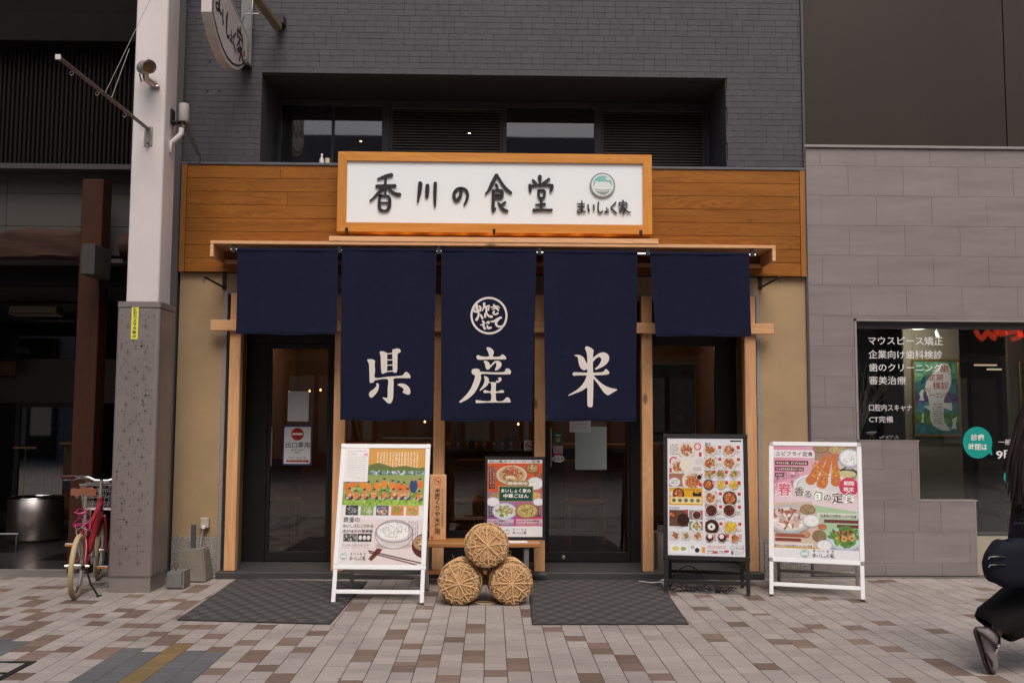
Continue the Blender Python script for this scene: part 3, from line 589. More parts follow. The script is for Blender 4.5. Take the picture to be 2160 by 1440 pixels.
# interior
M_iw = mat('warm_brown_interior', (.16, .085, .045), .7, var=.3, scale=1.2); M_if = mat('dark_interior_floor', (.04, .033, .03), .25, var=.1)
room = mk('interior_walls', MB().box(-2.6, 2.7, 5.0, 5.1, 0, 2.7).box(-2.7, -2.6, .52, 5.1, 0, 2.7).box(2.7, 2.8, .52, 5.1, 0, 2.7).box(-2.7, 2.8, .52, 5.1, 2.6, 2.7), M_iw, rb)
mk('interior_floor', MB().box(-2.7, 2.8, .5, 5.1, .03, .056), M_if, rb)
ct = thing('serving_counter', 'brown serving counter inside the restaurant behind the doors', 'counter', (.2, 3.2, .056))
mk('front', MB().box(-1.6, 1.9, 3.0, 3.1, .056, 1.0, 0, .004), wood('dark_counter', (.16, .075, .035), (.08, .035, .018), 2, .5), ct); mk('top', MB().box(-1.65, 1.95, 2.95, 3.6, 1.0, 1.05, 0, .005), M_bench, ct)
ob = mat('dim_round_opening', (.075, .05, .034), .6)
rw = mk('round_wall_opening', MB().tube([(-1.05+.62*math.cos(a*math.pi/16), 3.8, 1.32+.62*math.sin(a*math.pi/16)) for a in range(32)], .045, 8, closed=True), ob, rb)
PLAB = ['high at the frame edge of the exit door glass', 'above the blank sheet on the exit door', 'between two other lamps behind the exit door', 'beside the blank sheet near the door post', 'just below the crest curtain hem', 'just below the curtain beside the exit door']
for i, (x, y, z) in enumerate(((-2.25, 2.6, 1.62), (-1.97, 3.0, 1.66), (-2.17, 3.4, 1.66), (-1.6, 2.9, 1.60), (.30, 2.2, 1.28), (-.72, 2.4, 1.30))):
    p = thing('pendant_lamp', ('small warm pendant lamp glowing %s' % PLAB[i]), 'lamp', (x, y, z), 'pendant lamps inside the restaurant')
    mk('bulb', MB().lathe([(.002, -.014), (.011, -.009), (.011, .003), (.003, .014)], 10, Matrix.Translation((x, y, z))), mat('warm_bulb', (1, .7, .4), .5, emit=(1, .5, .2), estr=4), p); mk('cord', MB().tube([(x, y, z+.014), (x, y, 2.6)], .002, 5), M_blk, p)
def lamp(name, loc, e, col=(1, .62, .32), r=.06):
    l = bpy.data.lights.new(name, 'POINT'); l.energy = e; l.color = col; l.shadow_soft_size = r; o = bpy.data.objects.new(name, l); C.objects.link(o); o.location = loc
lamp('interior_lamp', (-1.6, 3.2, 2.3), 14); lamp('interior_lamp', (.4, 2.4, 2.3), 9); lamp('interior_lamp', (1.9, 3.0, 2.3), 9)
for x, q_ in ((-2.2, 'behind the exit door'), (-1.15, 'behind the farm crew board'), (-.2, 'behind the straw bales'), (1.0, 'behind the entrance door'), (2.1, 'behind the menu board')):
    t = thing('dining_chair', 'dark wooden dining chair dimly seen '+q_, 'chair', (x, 2.0, .056), 'dining chairs inside the restaurant')
    mk('seat', MB().box(x-.2, x+.2, 1.8, 2.2, .45, .49, 0, .01), M_bench, t); mk('backrest', MB().box(x-.2, x+.2, 2.18, 2.22, .6, .9, 0, .01), M_bench, t)
    for sx in (-.18, .18):
        for sy in (1.82, 2.2): mk('leg', MB().box(x+sx-.018, x+sx+.018, sy-.018, sy+.018, .056, .45 if sy < 2 else .9), M_bench, t)

sh = thing('display_shelf', 'small shelf with red and pale packets inside the window behind the bales', 'shelf', (-.1, 1.2, 1.0))
mk('board', MB().box(-.42, .42, 1.1, 1.35, 1.02, 1.04, 0, .003), M_bench, sh); mk('bracket', MB().box(-.40, -.38, 1.1, 1.35, .5, 1.02), M_blk, sh); mk('bracket', MB().box(.38, .40, 1.1, 1.35, .5, 1.02), M_blk, sh)
for i in range(9):
    x = -.38+i*.085; h = .07+.07*((i*5) % 4)/3; mk('packet', MB().box(x, x+.06, 1.12, 1.2, 1.04, 1.04+h, 0, .006), mat('packet_%d' % (i % 4), [(.35, .04, .05), (.4, .36, .32), (.12, .16, .22), (.3, .2, .1)][i % 4], .4), sh)
for px_, py_ in ((443, 130), (468, 130), (438, 192), (463, 192)):
    x, z = W(px_, py_, 0); mk('anchor_bolt', MB().lathe([(.007, 0), (.007, .006), (.004, .012)], 10, Matrix.Translation((x, -.0005, z)) @ Matrix.Rotation(math.pi/2, 4, 'X')), M_blk, wall)
# ------------------------------------------------------------------ timber portal: posts and beam
pt = thing('timber_portal', 'pale pine posts and cross beam standing before the shop doors', 'portal', (0, -.1, .055))
for i, (a, b_) in enumerate(((-2.21, -2.117), (-1.323, -1.224), (-.482, -.386), (.371, .463), (1.284, 1.377), (2.169, 2.266))):
    mk('post', MB().box(a, b_, -.1, -.005, .056, 2.383, 0, .005), M_pine, pt)
mk('beam', MB().box(-2.365, 2.412, -.145, -.102, 2.056, 2.147, 0, .004), M_pineH, pt)
# ------------------------------------------------------------------ canopy that carries the curtain rail
cn = thing('curtain_rail_canopy', 'pale pine box shelf over the entrance carrying the metal curtain rail', 'canopy', (0, -.05, 2.75))
mk('top_board', MB().box(-2.302, 2.352, -.44, -.06, 2.742, 2.768, 0, .002), M_pineH, cn)
mk('upper_board', MB().box(-1.335, 1.378, -.445, -.06, 2.771, 2.812, 0, .002), M_pineH, cn)
for a in (-2.302, 2.324): mk('end_board', MB().box(a, a+.028, -.44, -.06, 2.636, 2.740, 0, .002), M_pineH, cn)
mk('back_batten', MB().box(-2.272, 2.322, -.10, -.055, 2.636, 2.668, 0, .002), M_pineH, cn)
mk('rail', MB().tube([(-2.14, -.41, 2.700), (2.19, -.41, 2.690)], .0115, 12), M_chrome, cn, smooth=True)
for px in (493, 716, 926, 1138, 1366, 1587):
    x, z = W(px, 530, -.42); mk('bracket', MB().box(x-.016, x+.016, -.428, -.392, 2.674, 2.741, 0, .003), mat('dark_bracket', (.045, .048, .055), .4, .5), cn)
# warm strip lamp behind the sign
sl = thing('sign_strip_lamp', 'warm lamp strip hidden on the canopy below the shop sign', 'lamp', (0, -.13, 2.815))
mk('housing', MB().box(-1.05, 1.15, -.155, -.115, 2.814, 2.826), M_blk, sl)
for i in range(9):
    x = -.95+i*.24+rnd.uniform(-.03, .03); mk('diode', MB().box(x-.02, x+.02, -.15, -.12, 2.8262, 2.828), mat('warm_diode', (1, .6, .2), .5, emit=(1, .50, .13), estr=14), sl)

# ------------------------------------------------------------------ shop sign
SX0, SX1, SZ0, SZ1, SY = -1.308, 1.364, 2.896, 3.582, -.22; fw_ = .077
sg = thing('shop_sign', 'white shop sign with five brushed black characters in yellow pine frame above the canopy', 'sign', (0, SY, 3.24))
fn = face(0, 0, SY)
def bar(p): 
    return MB().prism(p, lambda u, v, n: (u, SY+.15-n, v), .15)
g = .0008
mk('frame_bar', bar([(SX0, SZ1), (SX0+fw_, SZ1-fw_), (SX1-fw_, SZ1-fw_), (SX1, SZ1)]), M_signw, sg)
mk('frame_bar', bar([(SX0, SZ0), (SX1, SZ0), (SX1-fw_, SZ0+fw_), (SX0+fw_, SZ0+fw_)]), M_signw, sg)
mk('frame_bar', bar([(SX0, SZ0+g), (SX0+fw_-g, SZ0+fw_+g), (SX0+fw_-g, SZ1-fw_-g), (SX0, SZ1-g)]), M_signv, sg)
mk('frame_bar', bar([(SX1, SZ0+g), (SX1, SZ1-g), (SX1-fw_+g, SZ1-fw_-g), (SX1-fw_+g, SZ0+fw_+g)]), M_signv, sg)
mk('panel', MB().box(SX0+fw_-.01, SX1-fw_+.01, SY+.02, SY+.04, SZ0+fw_-.01, SZ1-fw_+.01), M_white, sg)
mk('back_box', MB().box(SX0+.01, SX1-.01, SY+.151, -.056, SZ0+.06, SZ1-.01), M_dark, sg)
LY = SY+.004
def pxs(st, Y, k=1.08): return [(*W(x, y, Y), ww*k*(Y+DIST)/F) for x, y, ww in st]
for ch in '香川の食堂':
    mb = MB()
    for q, st in enumerate(brush_strokes(ch)): ribbon(mb, pxs(st, LY), face(0, 0, LY+.012), q*.0003, .012, 0, 4)
    mk('character', mb, M_letter, sg)
mb = MB()
for ch in 'まいしょく家':
    for q, st in enumerate(brush_strokes(ch)): ribbon(mb, pxs(st, LY), face(0, 0, LY+.008), q*.0003, .008, 0, 4)
mk('name_lettering', mb, M_letter, sg)
ex, ez = W(1271, 390.5, LY)
eb = mk('emblem', MB().lathe([(.108, 0), (.108, .018), (.105, .02)], 40, Matrix.Translation((ex, LY+.02, ez)) @ Matrix.Rotation(math.pi/2, 4, 'X')), mat('emblem_edge_grey', (.26, .29, .28), .4), sg)
EM = [mat('emblem_white', (.70, .76, .76), .4, var=.02), mat('emblem_grey', (.27, .29, .28), .4, var=.03), mat('emblem_teal', (.21, .50, .46), .4, var=.04), mat('emblem_green_grey', (.25, .30, .27), .4, var=.04)]
mb = MB(); emblem(mb, ex, ez, .1065, face(0, 0, LY), .0008); mk('bowl_mark', mb, EM, eb)
for px in (731, 1042, 1352):
    x, z = W(px, 485, SY-.01); mk('clip', MB().box(x-.012, x+.012, SY-.014, SY, SZ0+.002, SZ0+.03, 0, .002).box(x-.009, x+.009, SY-.02, SY+.02, SZ0-.02, SZ0+.001, 0, .002), M_blk, sg)
# ------------------------------------------------------------------ noren curtains
KEN = [[(145,405),(165,385),(230,380),(285,395),(318,425),(308,490),(318,640),(320,785),(590,765),(900,740),(960,680),(1000,662),(1050,690),(1090,760),(1075,795),(940,795),(738,805),(728,900),(718,1200),(700,1280),(670,1335),(630,1345),(590,1325),(530,1265),(483,1215),(560,1222),(595,1205),(600,1000),(592,815),(320,842),(290,880),(235,895),(200,870),(192,640),(180,480)],
 [(420,235),(440,215),(500,215),(560,240),(583,262),(585,400),(583,650),(545,680),(500,700),(465,685),(450,600),(440,340)],
 [(700,190),(730,170),(800,155),(850,165),(880,200),(870,240),(820,262),(812,290),(808,500),(800,650),(770,678),(730,672),(712,640),(703,400)],
 [(575,262),(705,246),(705,270),(575,282)],[(578,392),(708,388),(708,410),(578,414)],[(578,504),(708,500),(708,524),(578,526)],[(560,645),(718,626),(718,652),(560,670)],
 [(340,920),(370,900),(400,925),(402,1000),(370,1090),(310,1165),(240,1215),(200,1195),(185,1140),(210,1085),(280,1035),(350,960)],
 [(812,942),(850,915),(930,915),(1010,945),(1065,1005),(1088,1080),(1080,1130),(1050,1152),(1000,1145),(925,1105),(930,1080),(948,1050),(920,1005),(860,970)]]
SAN = [[(680,145),(705,125),(770,140),(815,180),(842,240),(820,325),(960,325),(1000,295),(1025,280),(1070,305),(1105,350),(1080,388),(800,388),(560,398),(490,388),(462,345),(475,310),(510,298),(570,325),(730,325),(718,240)],
 [(618,435),(650,418),(700,430),(740,465),(768,515),(830,445),(880,420),(940,420),(990,450),(1008,500),(985,560),(930,610),(880,628),(862,610),(890,540),(895,480),(880,460),(830,500),(770,560),(735,600),(705,613),(675,595),(655,540),(645,480)],
 [(358,660),(370,615),(420,592),(490,595),(540,620),(565,655),(1035,665),(1090,600),(1130,585),(1175,600),(1213,650),(1200,690),(1170,712),(850,712),(575,708),(565,800),(530,910),(470,1040),(400,1140),(300,1230),(200,1290),(115,1328),(92,1305),(120,1280),(240,1160),(330,1040),(390,910),(425,800),(435,740),(390,720),(365,690)],
 [(628,752),(690,765),(730,810),(735,870),(780,875),(785,810),(820,765),(880,742),(950,750),(1000,790),(1005,830),(980,870),(920,892),(893,895),(893,856),(925,852),(945,825),(940,800),(905,790),(893,856.1),(885,1070),(960,1065),(1020,1050),(1058,1080),(1045,1110),(890,1118),(885,1180),(898,1285),(1035,1285),(1095,1225),(1140,1210),(1185,1240),(1197,1300),(1170,1320),(700,1325),(490,1335),(455,1325),(445,1290),(460,1270),(560,1280),(765,1285),(770,1120),(640,1118),(612,1085),(640,1052),(700,1065),(775,1068),(778,908),(720,905),(700,950),(560,1060),(535,1050),(600,960),(640,860),(635,800)]]
BEI = [[(422,130),(450,98),(490,105),(550,135),(597,185),(585,260),(580,500),(590,660),(590,900),(580,1270),(560,1320),(530,1333),(490,1315),(470,1260),(470,900),(470,600),(465,300),(445,200)],
 [(575,345),(680,255),(760,222),(840,230),(900,280),(913,350),(880,430),(800,500),(700,548),(640,570),(622,550),(690,490),(745,400),(750,350),(720,315),(690,320),(640,350),(575,415)],
 [(210,280),(240,268),(320,275),(390,320),(430,390),(455,440),(475,440),(475,545),(440,570),(400,578),(350,555),(310,490),(290,400),(275,320)],
 [(172,660),(190,625),(240,622),(470,630),(760,622),(830,565),(860,560),(910,610),(910,645),(880,665),(750,680),(470,685),(260,685),(210,693),(180,680)],
 [(470,680),(420,790),(360,880),(280,960),(180,1030),(95,1075),(100,1095),(220,1050),(350,1000),(430,950),(475,910)],
 [(575,670),(640,740),(760,850),(900,925),(1075,965),(1060,990),(980,1040),(905,1083),(850,1070),(780,1000),(690,870),(600,760),(575,740)]]
TAKI = [[(320,380,100),(330,480,110),(380,620,70),(375,740,80),(320,850,110)],[(230,480,60),(240,570,80),(330,600,70)],[(400,400,50),(450,450,80),(430,560,70)],[(430,670,40),(480,740,80),(510,810,80)],[(570,320,100),(560,440,70),(500,560,40)],[(560,450,60),(700,400,70),(730,390,60),(710,540,50)],[(640,420,80),(640,600,80),(600,680,80),(600,760,80)],[(650,640,60),(720,730,80),(810,750,110)],[(790,440,40),(950,410,60),(1050,400,30)],[(840,500,50),(960,470,60),(1075,450,40)],[(890,360,70),(960,460,70),(1040,540,60)],[(900,570,60),(870,610,70),(890,660,70),(960,670,70),(1020,630,70)],[(450,1030,40),(560,1000,60)],[(520,900,70),(560,950,80),(545,1050,80),(590,1150,90)],[(640,970,50),(710,920,80),(720,960,80)],[(670,1050,60),(700,1130,90),(790,1110,80)],[(800,910,60),(900,900,80),(1000,830,80),(1120,780,90)],[(1050,830,80),(970,920,90),(970,1020,90),(1060,1080,80),(1180,1060,90)]]
CY = -.425
def sway(k, X0, X1, Z0, Z1):
    ph = k*1.7
    def f(x, z):
        u = (x-X0)/(X1-X0); t = (Z1-z)/(Z1-Z0)          # t: 0 at rail, 1 at hem
        e = min(u, 1-u)
        y = .022*t*math.sin(3.1*u+ph)+.013*(.15+t)*math.sin(11*u+ph*2+1.5*t)+.003*math.sin(23*u+5*t+ph)*t*t
        y += .014*math.exp(-e/.05)*t*math.sin(5*t+ph)+.006*math.exp(-((u-.14-.06*t)/.035)**2)*t*(1.2-t)*2
        y += .016*t**4*math.sin(8*u+ph)
        y -= .030*math.exp(-e/.07)*math.exp(-(1-t)/.06)
        return y
    return f
norens = [(500,713,527.5,498,711,704),(721,921,527.5,717,912,886),(931,1132,529,930,1122,887),(1146,1345,532,1150,1342,887),(1371,1580,536,1384,1584,708)]
NL = ['short plain navy curtain at the exit end of the rail', 'long navy curtain printed with a white brush character, beside the exit door', 'long navy curtain with round crest above the white brush character', 'long navy curtain with the large white rice character', 'short plain navy curtain over the menu board side']
for k, (a, b_, t_, a2, b2, h_) in enumerate(norens):
    x0, z1 = W(a, t_, CY); x1, _ = W(b_, t_, CY); xa, z0 = W(a2, h_, CY); xb, _ = W(b2, h_, CY)
    f = sway(k, min(x0, xa), max(x1, xb), z0, z1)
    t = thing('entrance_curtain', NL[k], 'curtain', ((x0+x1)/2, CY, z1), 'navy noren curtains along the rail')
    nx, nz = 46, 70 if k in (1, 2, 3) else 40; mb = MB(); vs = []
    for lay in (0, 1):
        for j in range(nz+1):
            q = j/nz; zz = z1+(z0-z1)*q
            for i in range(nx+1):
                u = i/nx; xx = (x0+(xa-x0)*q)+((x1+(xb-x1)*q)-(x0+(xa-x0)*q))*u
                zo = .004*math.sin(9*u+k)*q**6
                vs.append((xx, CY+f(xx, zz)+(.0025 if lay else 0)-(.004 if j < 2 else 0)*0, zz+zo))
    n1 = (nx+1)*(nz+1); fs = []
    for j in range(nz):
        for i in range(nx):
            p = j*(nx+1)+i; fs.append((p, p+nx+1, p+nx+2, p+1)); fs.append((n1+p, n1+p+1, n1+p+nx+2, n1+p+nx+1))
    for j in range(nz):
        for p in (j*(nx+1), j*(nx+1)+nx): fs.append((p, p+nx+1, n1+p+nx+1, n1+p))
    for i in range(nx):
        for p in (i, nz*(nx+1)+i): fs.append((p, p+1, n1+p+1, n1+p))
    mb.add(vs, fs); mk('cloth', mb, M_navy, t, smooth=60)
    mb = MB()                                          # rail sleeve and hem seam
    mb.tube([(x0+(x1-x0)*i/12, CY+.013, z1+.004) for i in range(13)], .019, 10); mk('rail_sleeve', mb, M_navy, t, smooth=True)
    ps = []
    for i in range(31):
        xx = xa+(xb-xa)*i/30; zz = z0+.018; ps.append((xx, CY+f(xx, zz)-.0012, zz))
    mk('hem', MB().tube(ps, .0022, 6), M_navy, t, smooth=True)
    G_ = {1: (KEN, 10.28, 760, 720), 2: (SAN, 10.28, 960, 720), 3: (BEI, 9.6, 1190, 720)}.get(k)
    if not G_: continue
    pols, sc, ox, oy = G_
    def addpoly(bmx, p, dz):
        # smooth the outline
        Q = []
        n = len(p)
        for i in range(n):
            a_, b3, c_, d_ = [Vector(p[(i+s_) % n]) for s_ in (-1, 0, 1, 2)]
            if n > 6:
                for tt in (0, .34, .67): Q.append(.5*((2*b3)+(c_-a_)*tt+(2*a_-5*b3+4*c_-d_)*tt*tt+(3*b3-a_-3*c_+d_)*tt**3))
            else: Q.append(b3)
        tri = tessellate_polygon([[Vector((q.x, q.y, 0)) for q in Q]]); V = []
        for q in Q:
            X, Z = W(ox+q.x/sc, oy+q.y/sc, CY); V.append(bmx.verts.new((X, dz, Z)))
        for a_, b3, c_ in tri:
            try: bmx.faces.new((V[a_], V[b3], V[c_]))
            except ValueError: pass
    bmx = bmesh.new(); 
    for i, p in enumerate(pols): addpoly(bmx, p, -.0016-.0002*i)
    def finish(bmx, name):
        for _ in range(3):
            es = [e for e in bmx.edges if e.calc_length() > .03]
            if not es: break
            bmesh.ops.subdivide_edges(bmx, edges=es, cuts=1); bmesh.ops.triangulate(bmx, faces=bmx.faces[:])
        mb = MB(); bmx.verts.index_update(); vs = [(v.co.x, CY+f(v.co.x, v.co.z)+v.co.y, v.co.z) for v in bmx.verts]
        fs = []
        for fc in bmx.faces:
            q = [v.index for v in fc.verts]; fs.append(q if fc.normal.y < 0 else q[::-1])
        bmx.free(); mb.add(vs, fs); return mk(name, mb, M_ivory, t)
    finish(bmx, 'brush_character')
    if k == 2:
        cx, cyy, sc2, ox2, oy2 = 728, 716, 15.66, 985, 620; mb2 = MB()
        for q, st in enumerate(TAKI):
            ribbon(mb2, [(*W(ox2+x/sc2, oy2+y/sc2, CY), ww*.86/sc2*(CY+DIST)/F) for x, y, ww in st], lambda u, v, n: (u, CY+f(u, v)-n, v), .0016+q*.00015, 0, 0, 3)
        N_ = 64; vs = []; fs = []
        for i in range(N_):
            an = 2*math.pi*i/N_
            for r in (612, 545):
                X, Z = W(ox2+(cx+r*math.cos(an))/sc2, oy2+(cyy+r*math.sin(an)*1.01)/sc2, CY); vs.append((X, CY+f(X, Z)-.0012, Z))
            j = (i+1) % N_; fs.append((2*i, 2*i+1, 2*j+1, 2*j))
        mb2.add(vs, fs); mk('round_crest', mb2, M_ivory, t)

# ------------------------------------------------------------------ poster artwork
def art_field():
    A = Art(168, 236, (.93, .91, .92)); R = A.r
    A.rect(0, 0, 1, .2, (.86, .60, .22)); A.dashes(.4, .03, .93, .17, 14, (1, .95, .85), .8, True)
    A.poly([(0, .19), (.3, .15), (.42, .125), (.5, .14), (.6, .165), (.75, .15), (.9, .17), (1, .165), (1, .22), (0, .22)], (.36, .42, .13)); A.rect(0, .195, 1, .235, (.45, .58, .55)); A.food(.5, .215, .5, .02, [(.3, .45, .3), (.8, .85, .85), (.2, .35, .3)], 140, .018)
    A.rect(0, .235, 1, .49, (.55, .62, .3)); A.food(.5, .4, .5, .09, [(.5, .65, .2), (.35, .48, .2), (.7, .75, .4)], 500, .02)
    for i in range(11):
        x = .05+i*.09+R.uniform(-.02, .02); y = .3+R.uniform(-.02, .02)
        c = [(.92, .42, .1), (.95, .5, .12), (.9, .85, .82), (.2, .3, .55)][int(R.choice([0, 1, 0, 1, 2, 3]))]; A.ell(x, y+.03, .038, .035, c); A.ell(x, y-.008, .016, .014, (.75, .52, .4)); A.ell(x, y-.016, .017, .008, (.15, .15, .2))
    A.ell(.87, .33, .05, .06, (.12, .22, .42)); A.ell(.87, .27, .018, .016, (.75, .55, .42))
    for i in range(9):
        x = .07+i*.107+R.uniform(-.022, .022); y = .385+R.uniform(-.016, .016); q_ = R.uniform(.8, 1.05); A.ell(x, y+.052, .05*q_, .028, (.18, .2, .26)); A.ell(x-.02, y+.06, .02, .014, (.75, .7, .65)); A.ell(x, y+.025, .038*q_, .032*q_, (.90, .47, .17)); A.food(x, y+.025, .034, .028, [(.95, .6, .3), (.8, .38, .12), (.85, .8, .75)], 16, .012); A.ell(x, y-.012, .017, .015, (.74, .52, .4)); A.ell(x, y-.021, .018, .008, (.16, .15, .2))
    A.food(.5, .48, .5, .025, [(.55, .72, .2), (.7, .8, .35), (.4, .6, .15)], 420, .022)
    for _ in range(90):
        x = R.uniform(0, 1); A.line(x, .5, x+R.uniform(-.02, .02), .455, .006, (.62, .78, .25), .8)
    for i in range(30): A.rect(0, .49+i*.002, 1, .492+i*.002, (.93, .91, .92), min(1, i/18))
    th = [[(.2, .2, .2), (.6, .6, .6)], [(.5, .65, .3), (.8, .85, .7)], [(.3, .35, .5), (.9, .6, .3), (.8, .8, .8)], [(.9, .5, .25), (.5, .65, .25)], [(.9, .6, .3), (.4, .7, .3)]]
    for i in range(5):
        x = .05+i*.185; A.rect(x, .5, x+.155, .585, th[i][0]); A.food(x+.078, .543, .06, .033, th[i], 60, .014)
    A.mask(((A.X-.6)**2+(A.Y-.8)**2 < .2)*((A.Y > .62)*1.0), (.90, .84, .83), .7)
    A.ell(.66, .84, .22, .03, (.72, .64, .62), .8); A.ell(.66, .745, .235, .125, (.60, .55, .56)); A.ell(.66, .745, .225, .118, (.9, .87, .88)); A.ell(.66, .725, .23, .092, (.52, .48, .5)); A.ell(.66, .725, .218, .084, (.86, .84, .85))
    A.ell(.65, .72, .19, .075, (.97, .97, .96)); A.food(.65, .71, .17, .062, [(1, 1, .99), (.9, .9, .88), (.84, .84, .82)], 240, .013)
    for i in range(14): x = .5+i*.025; A.line(x, .79, x+(.66-x)*.3, .845, .006, (.66, .6, .6), .7)
    A.dashes(.83, .63, .96, .8, 5, (.5, .47, .47), .7, True, 3)
    A.ell(1.05, .84, .17, .105, (.30, .10, .09)); A.ell(1.05, .815, .155, .07, (.70, .52, .38)); A.food(1.0, .815, .08, .05, [(.85, .75, .6), (.5, .35, .2)], 30, .02)
    A.poly([(.40, .97), (.36, .955), (.46, .862), (.53, .87), (.50, .9)], (.42, .17, .13)); A.line(.36, .885, 1.0, .985, .014, (.25, .12, .11)); A.line(.37, .9, .95, 1.0, .013, (.3, .14, .12))
    A.rect(.04, .74, .21, .81, (.35, .35, .35)); A.food(.12, .775, .08, .03, [(.15, .15, .15), (.7, .7, .7)], 40, .014); A.rect(.215, .74, .385, .81, (.2, .16, .15))
    for x in (.25, .3, .35): A.ell(x, .775, .022, .02, (.9, .88, .85))
    A.dashes(.03, .825, .36, .87, 4, (.6, .55, .55), .8, False, 4); A.noise(.03); return A
def art_chinese():
    A = Art(150, 198, (.86, .33, .16)); A.rect(0, 0, 1, .045, (.93, .92, .93)); A.rect(0, .42, .12, .66, (.62, .45, .68)); A.poly([(0, .42), (.5, .42), (.5, .88), (0, .88)], (.62, .46, .62)); A.poly([(.5, .42), (1, .42), (1, .88), (.5, .88)], (.72, .40, .55)); A.rect(.0, .74, .5, .88, (.58, .27, .58)); A.rect(.5, .74, 1, .88, (.85, .22, .45))
    for x in (.03, .09): A.rect(x, .09, x+.045, .38, (.14, .09, .08)); A.dashes(x+.01, .1, x+.035, .37, 24, (.95, .9, .85), .9, False, 7)
    for x in (.03, .075, .88, .93): A.rect(x, .56, x+.035, .74, (.14, .09, .1)); A.dashes(x+.008, .57, x+.027, .73, 16, (.95, .9, .9), .9, False, 8)
    A.bowl(.44, .2, .28, .125, (.86, .80, .74), (.78, .66, .45), [(.82, .55, .3), (.68, .35, .2), (.9, .8, .6), (.6, .25, .18)], 150, .022); A.food(.42, .13, .13, .05, [(.75, .28, .22), (.85, .5, .35)], 60, .016); A.ell(.42, .23, .09, .022, (.92, .84, .68))
    A.bowl(.82, .11, .12, .065, (.55, .36, .22), (.72, .5, .32), [(.4, .5, .25), (.85, .75, .6)], 24, .014); A.bowl(.93, .205, .07, .035, (.45, .28, .2), (.6, .3, .2), [(.8, .5, .4)], 12, .01); A.bowl(.87, .31, .15, .085, (.78, .80, .84), (.96, .96, .96), [(1, 1, 1), (.88, .88, .88)], 60, .012)
    A.bowl(.14, .47, .11, .05, (.55, .4, .28), (.7, .55, .38), [(.45, .5, .3)], 18, .012); A.bowl(.1, .55, .13, .06, (.8, .82, .86), (.96, .96, .96), [(1, 1, 1)], 20, .01); A.bowl(.88, .47, .1, .05, (.72, .55, .4), (.85, .7, .4), [(.7, .4, .2), (.9, .8, .5)], 20, .012); A.bowl(.93, .55, .1, .05, (.8, .82, .86), (.96, .96, .96), [(1, 1, 1)], 20, .01)
    A.bowl(.31, .67, .22, .105, (.80, .84, .90), (.88, .9, .9), [(.35, .55, .2), (.5, .65, .25)], 60, .02); A.food(.33, .66, .13, .055, [(.85, .75, .55), (.75, .3, .2), (.6, .7, .35), (.9, .85, .7)], 90, .017)
    A.bowl(.72, .665, .21, .098, (.62, .46, .34), (.80, .70, .38), [(.85, .78, .42), (.55, .62, .28), (.9, .85, .6), (.6, .35, .2)], 130, .016)
    A.rect(.2, .345, .84, .545, (.78, .66, .42)); A.rect(.212, .352, .828, .538, (.10, .29, .22))
    for i in range(5): A.ell(.39+i*.08, .313, .052, .045, (.78, .66, .42))
    for i in range(5): A.ell(.39+i*.08, .313, .045, .038, (.60, .48, .28))
    A.rect(.0, .775, .48, .85, (.92, .88, .92), .75); A.rect(.52, .775, 1, .85, (.95, .88, .9), .75); A.rect(0, .865, 1, 1, (.92, .92, .94)); A.noise(.03); return A
def dish(A, x, y, rx, kind, n=45):
    ry = rx*.68/A.as_*1.35
    P_ = {0: ((.9, .88, .86), (.9, .85, .8), [(.75, .4, .2), (.6, .28, .15), (.85, .6, .35)]), 1: ((.85, .83, .82), (.35, .15, .1), [(.25, .1, .07), (.4, .18, .1)]), 2: ((.8, .85, .88), (.9, .9, .86), [(.4, .55, .25), (.85, .7, .4), (.7, .35, .2)]), 3: ((.15, .12, .12), (.6, .2, .12), [(.75, .3, .15), (.85, .6, .3)]), 4: ((.25, .14, .1), (.2, .09, .06), [(.2, .09, .06)]), 5: ((.8, .8, .8), (.9, .78, .3), [(.92, .8, .3), (.85, .65, .25)])}[kind]
    A.bowl(x, y, rx, ry, *P_, n, .013)
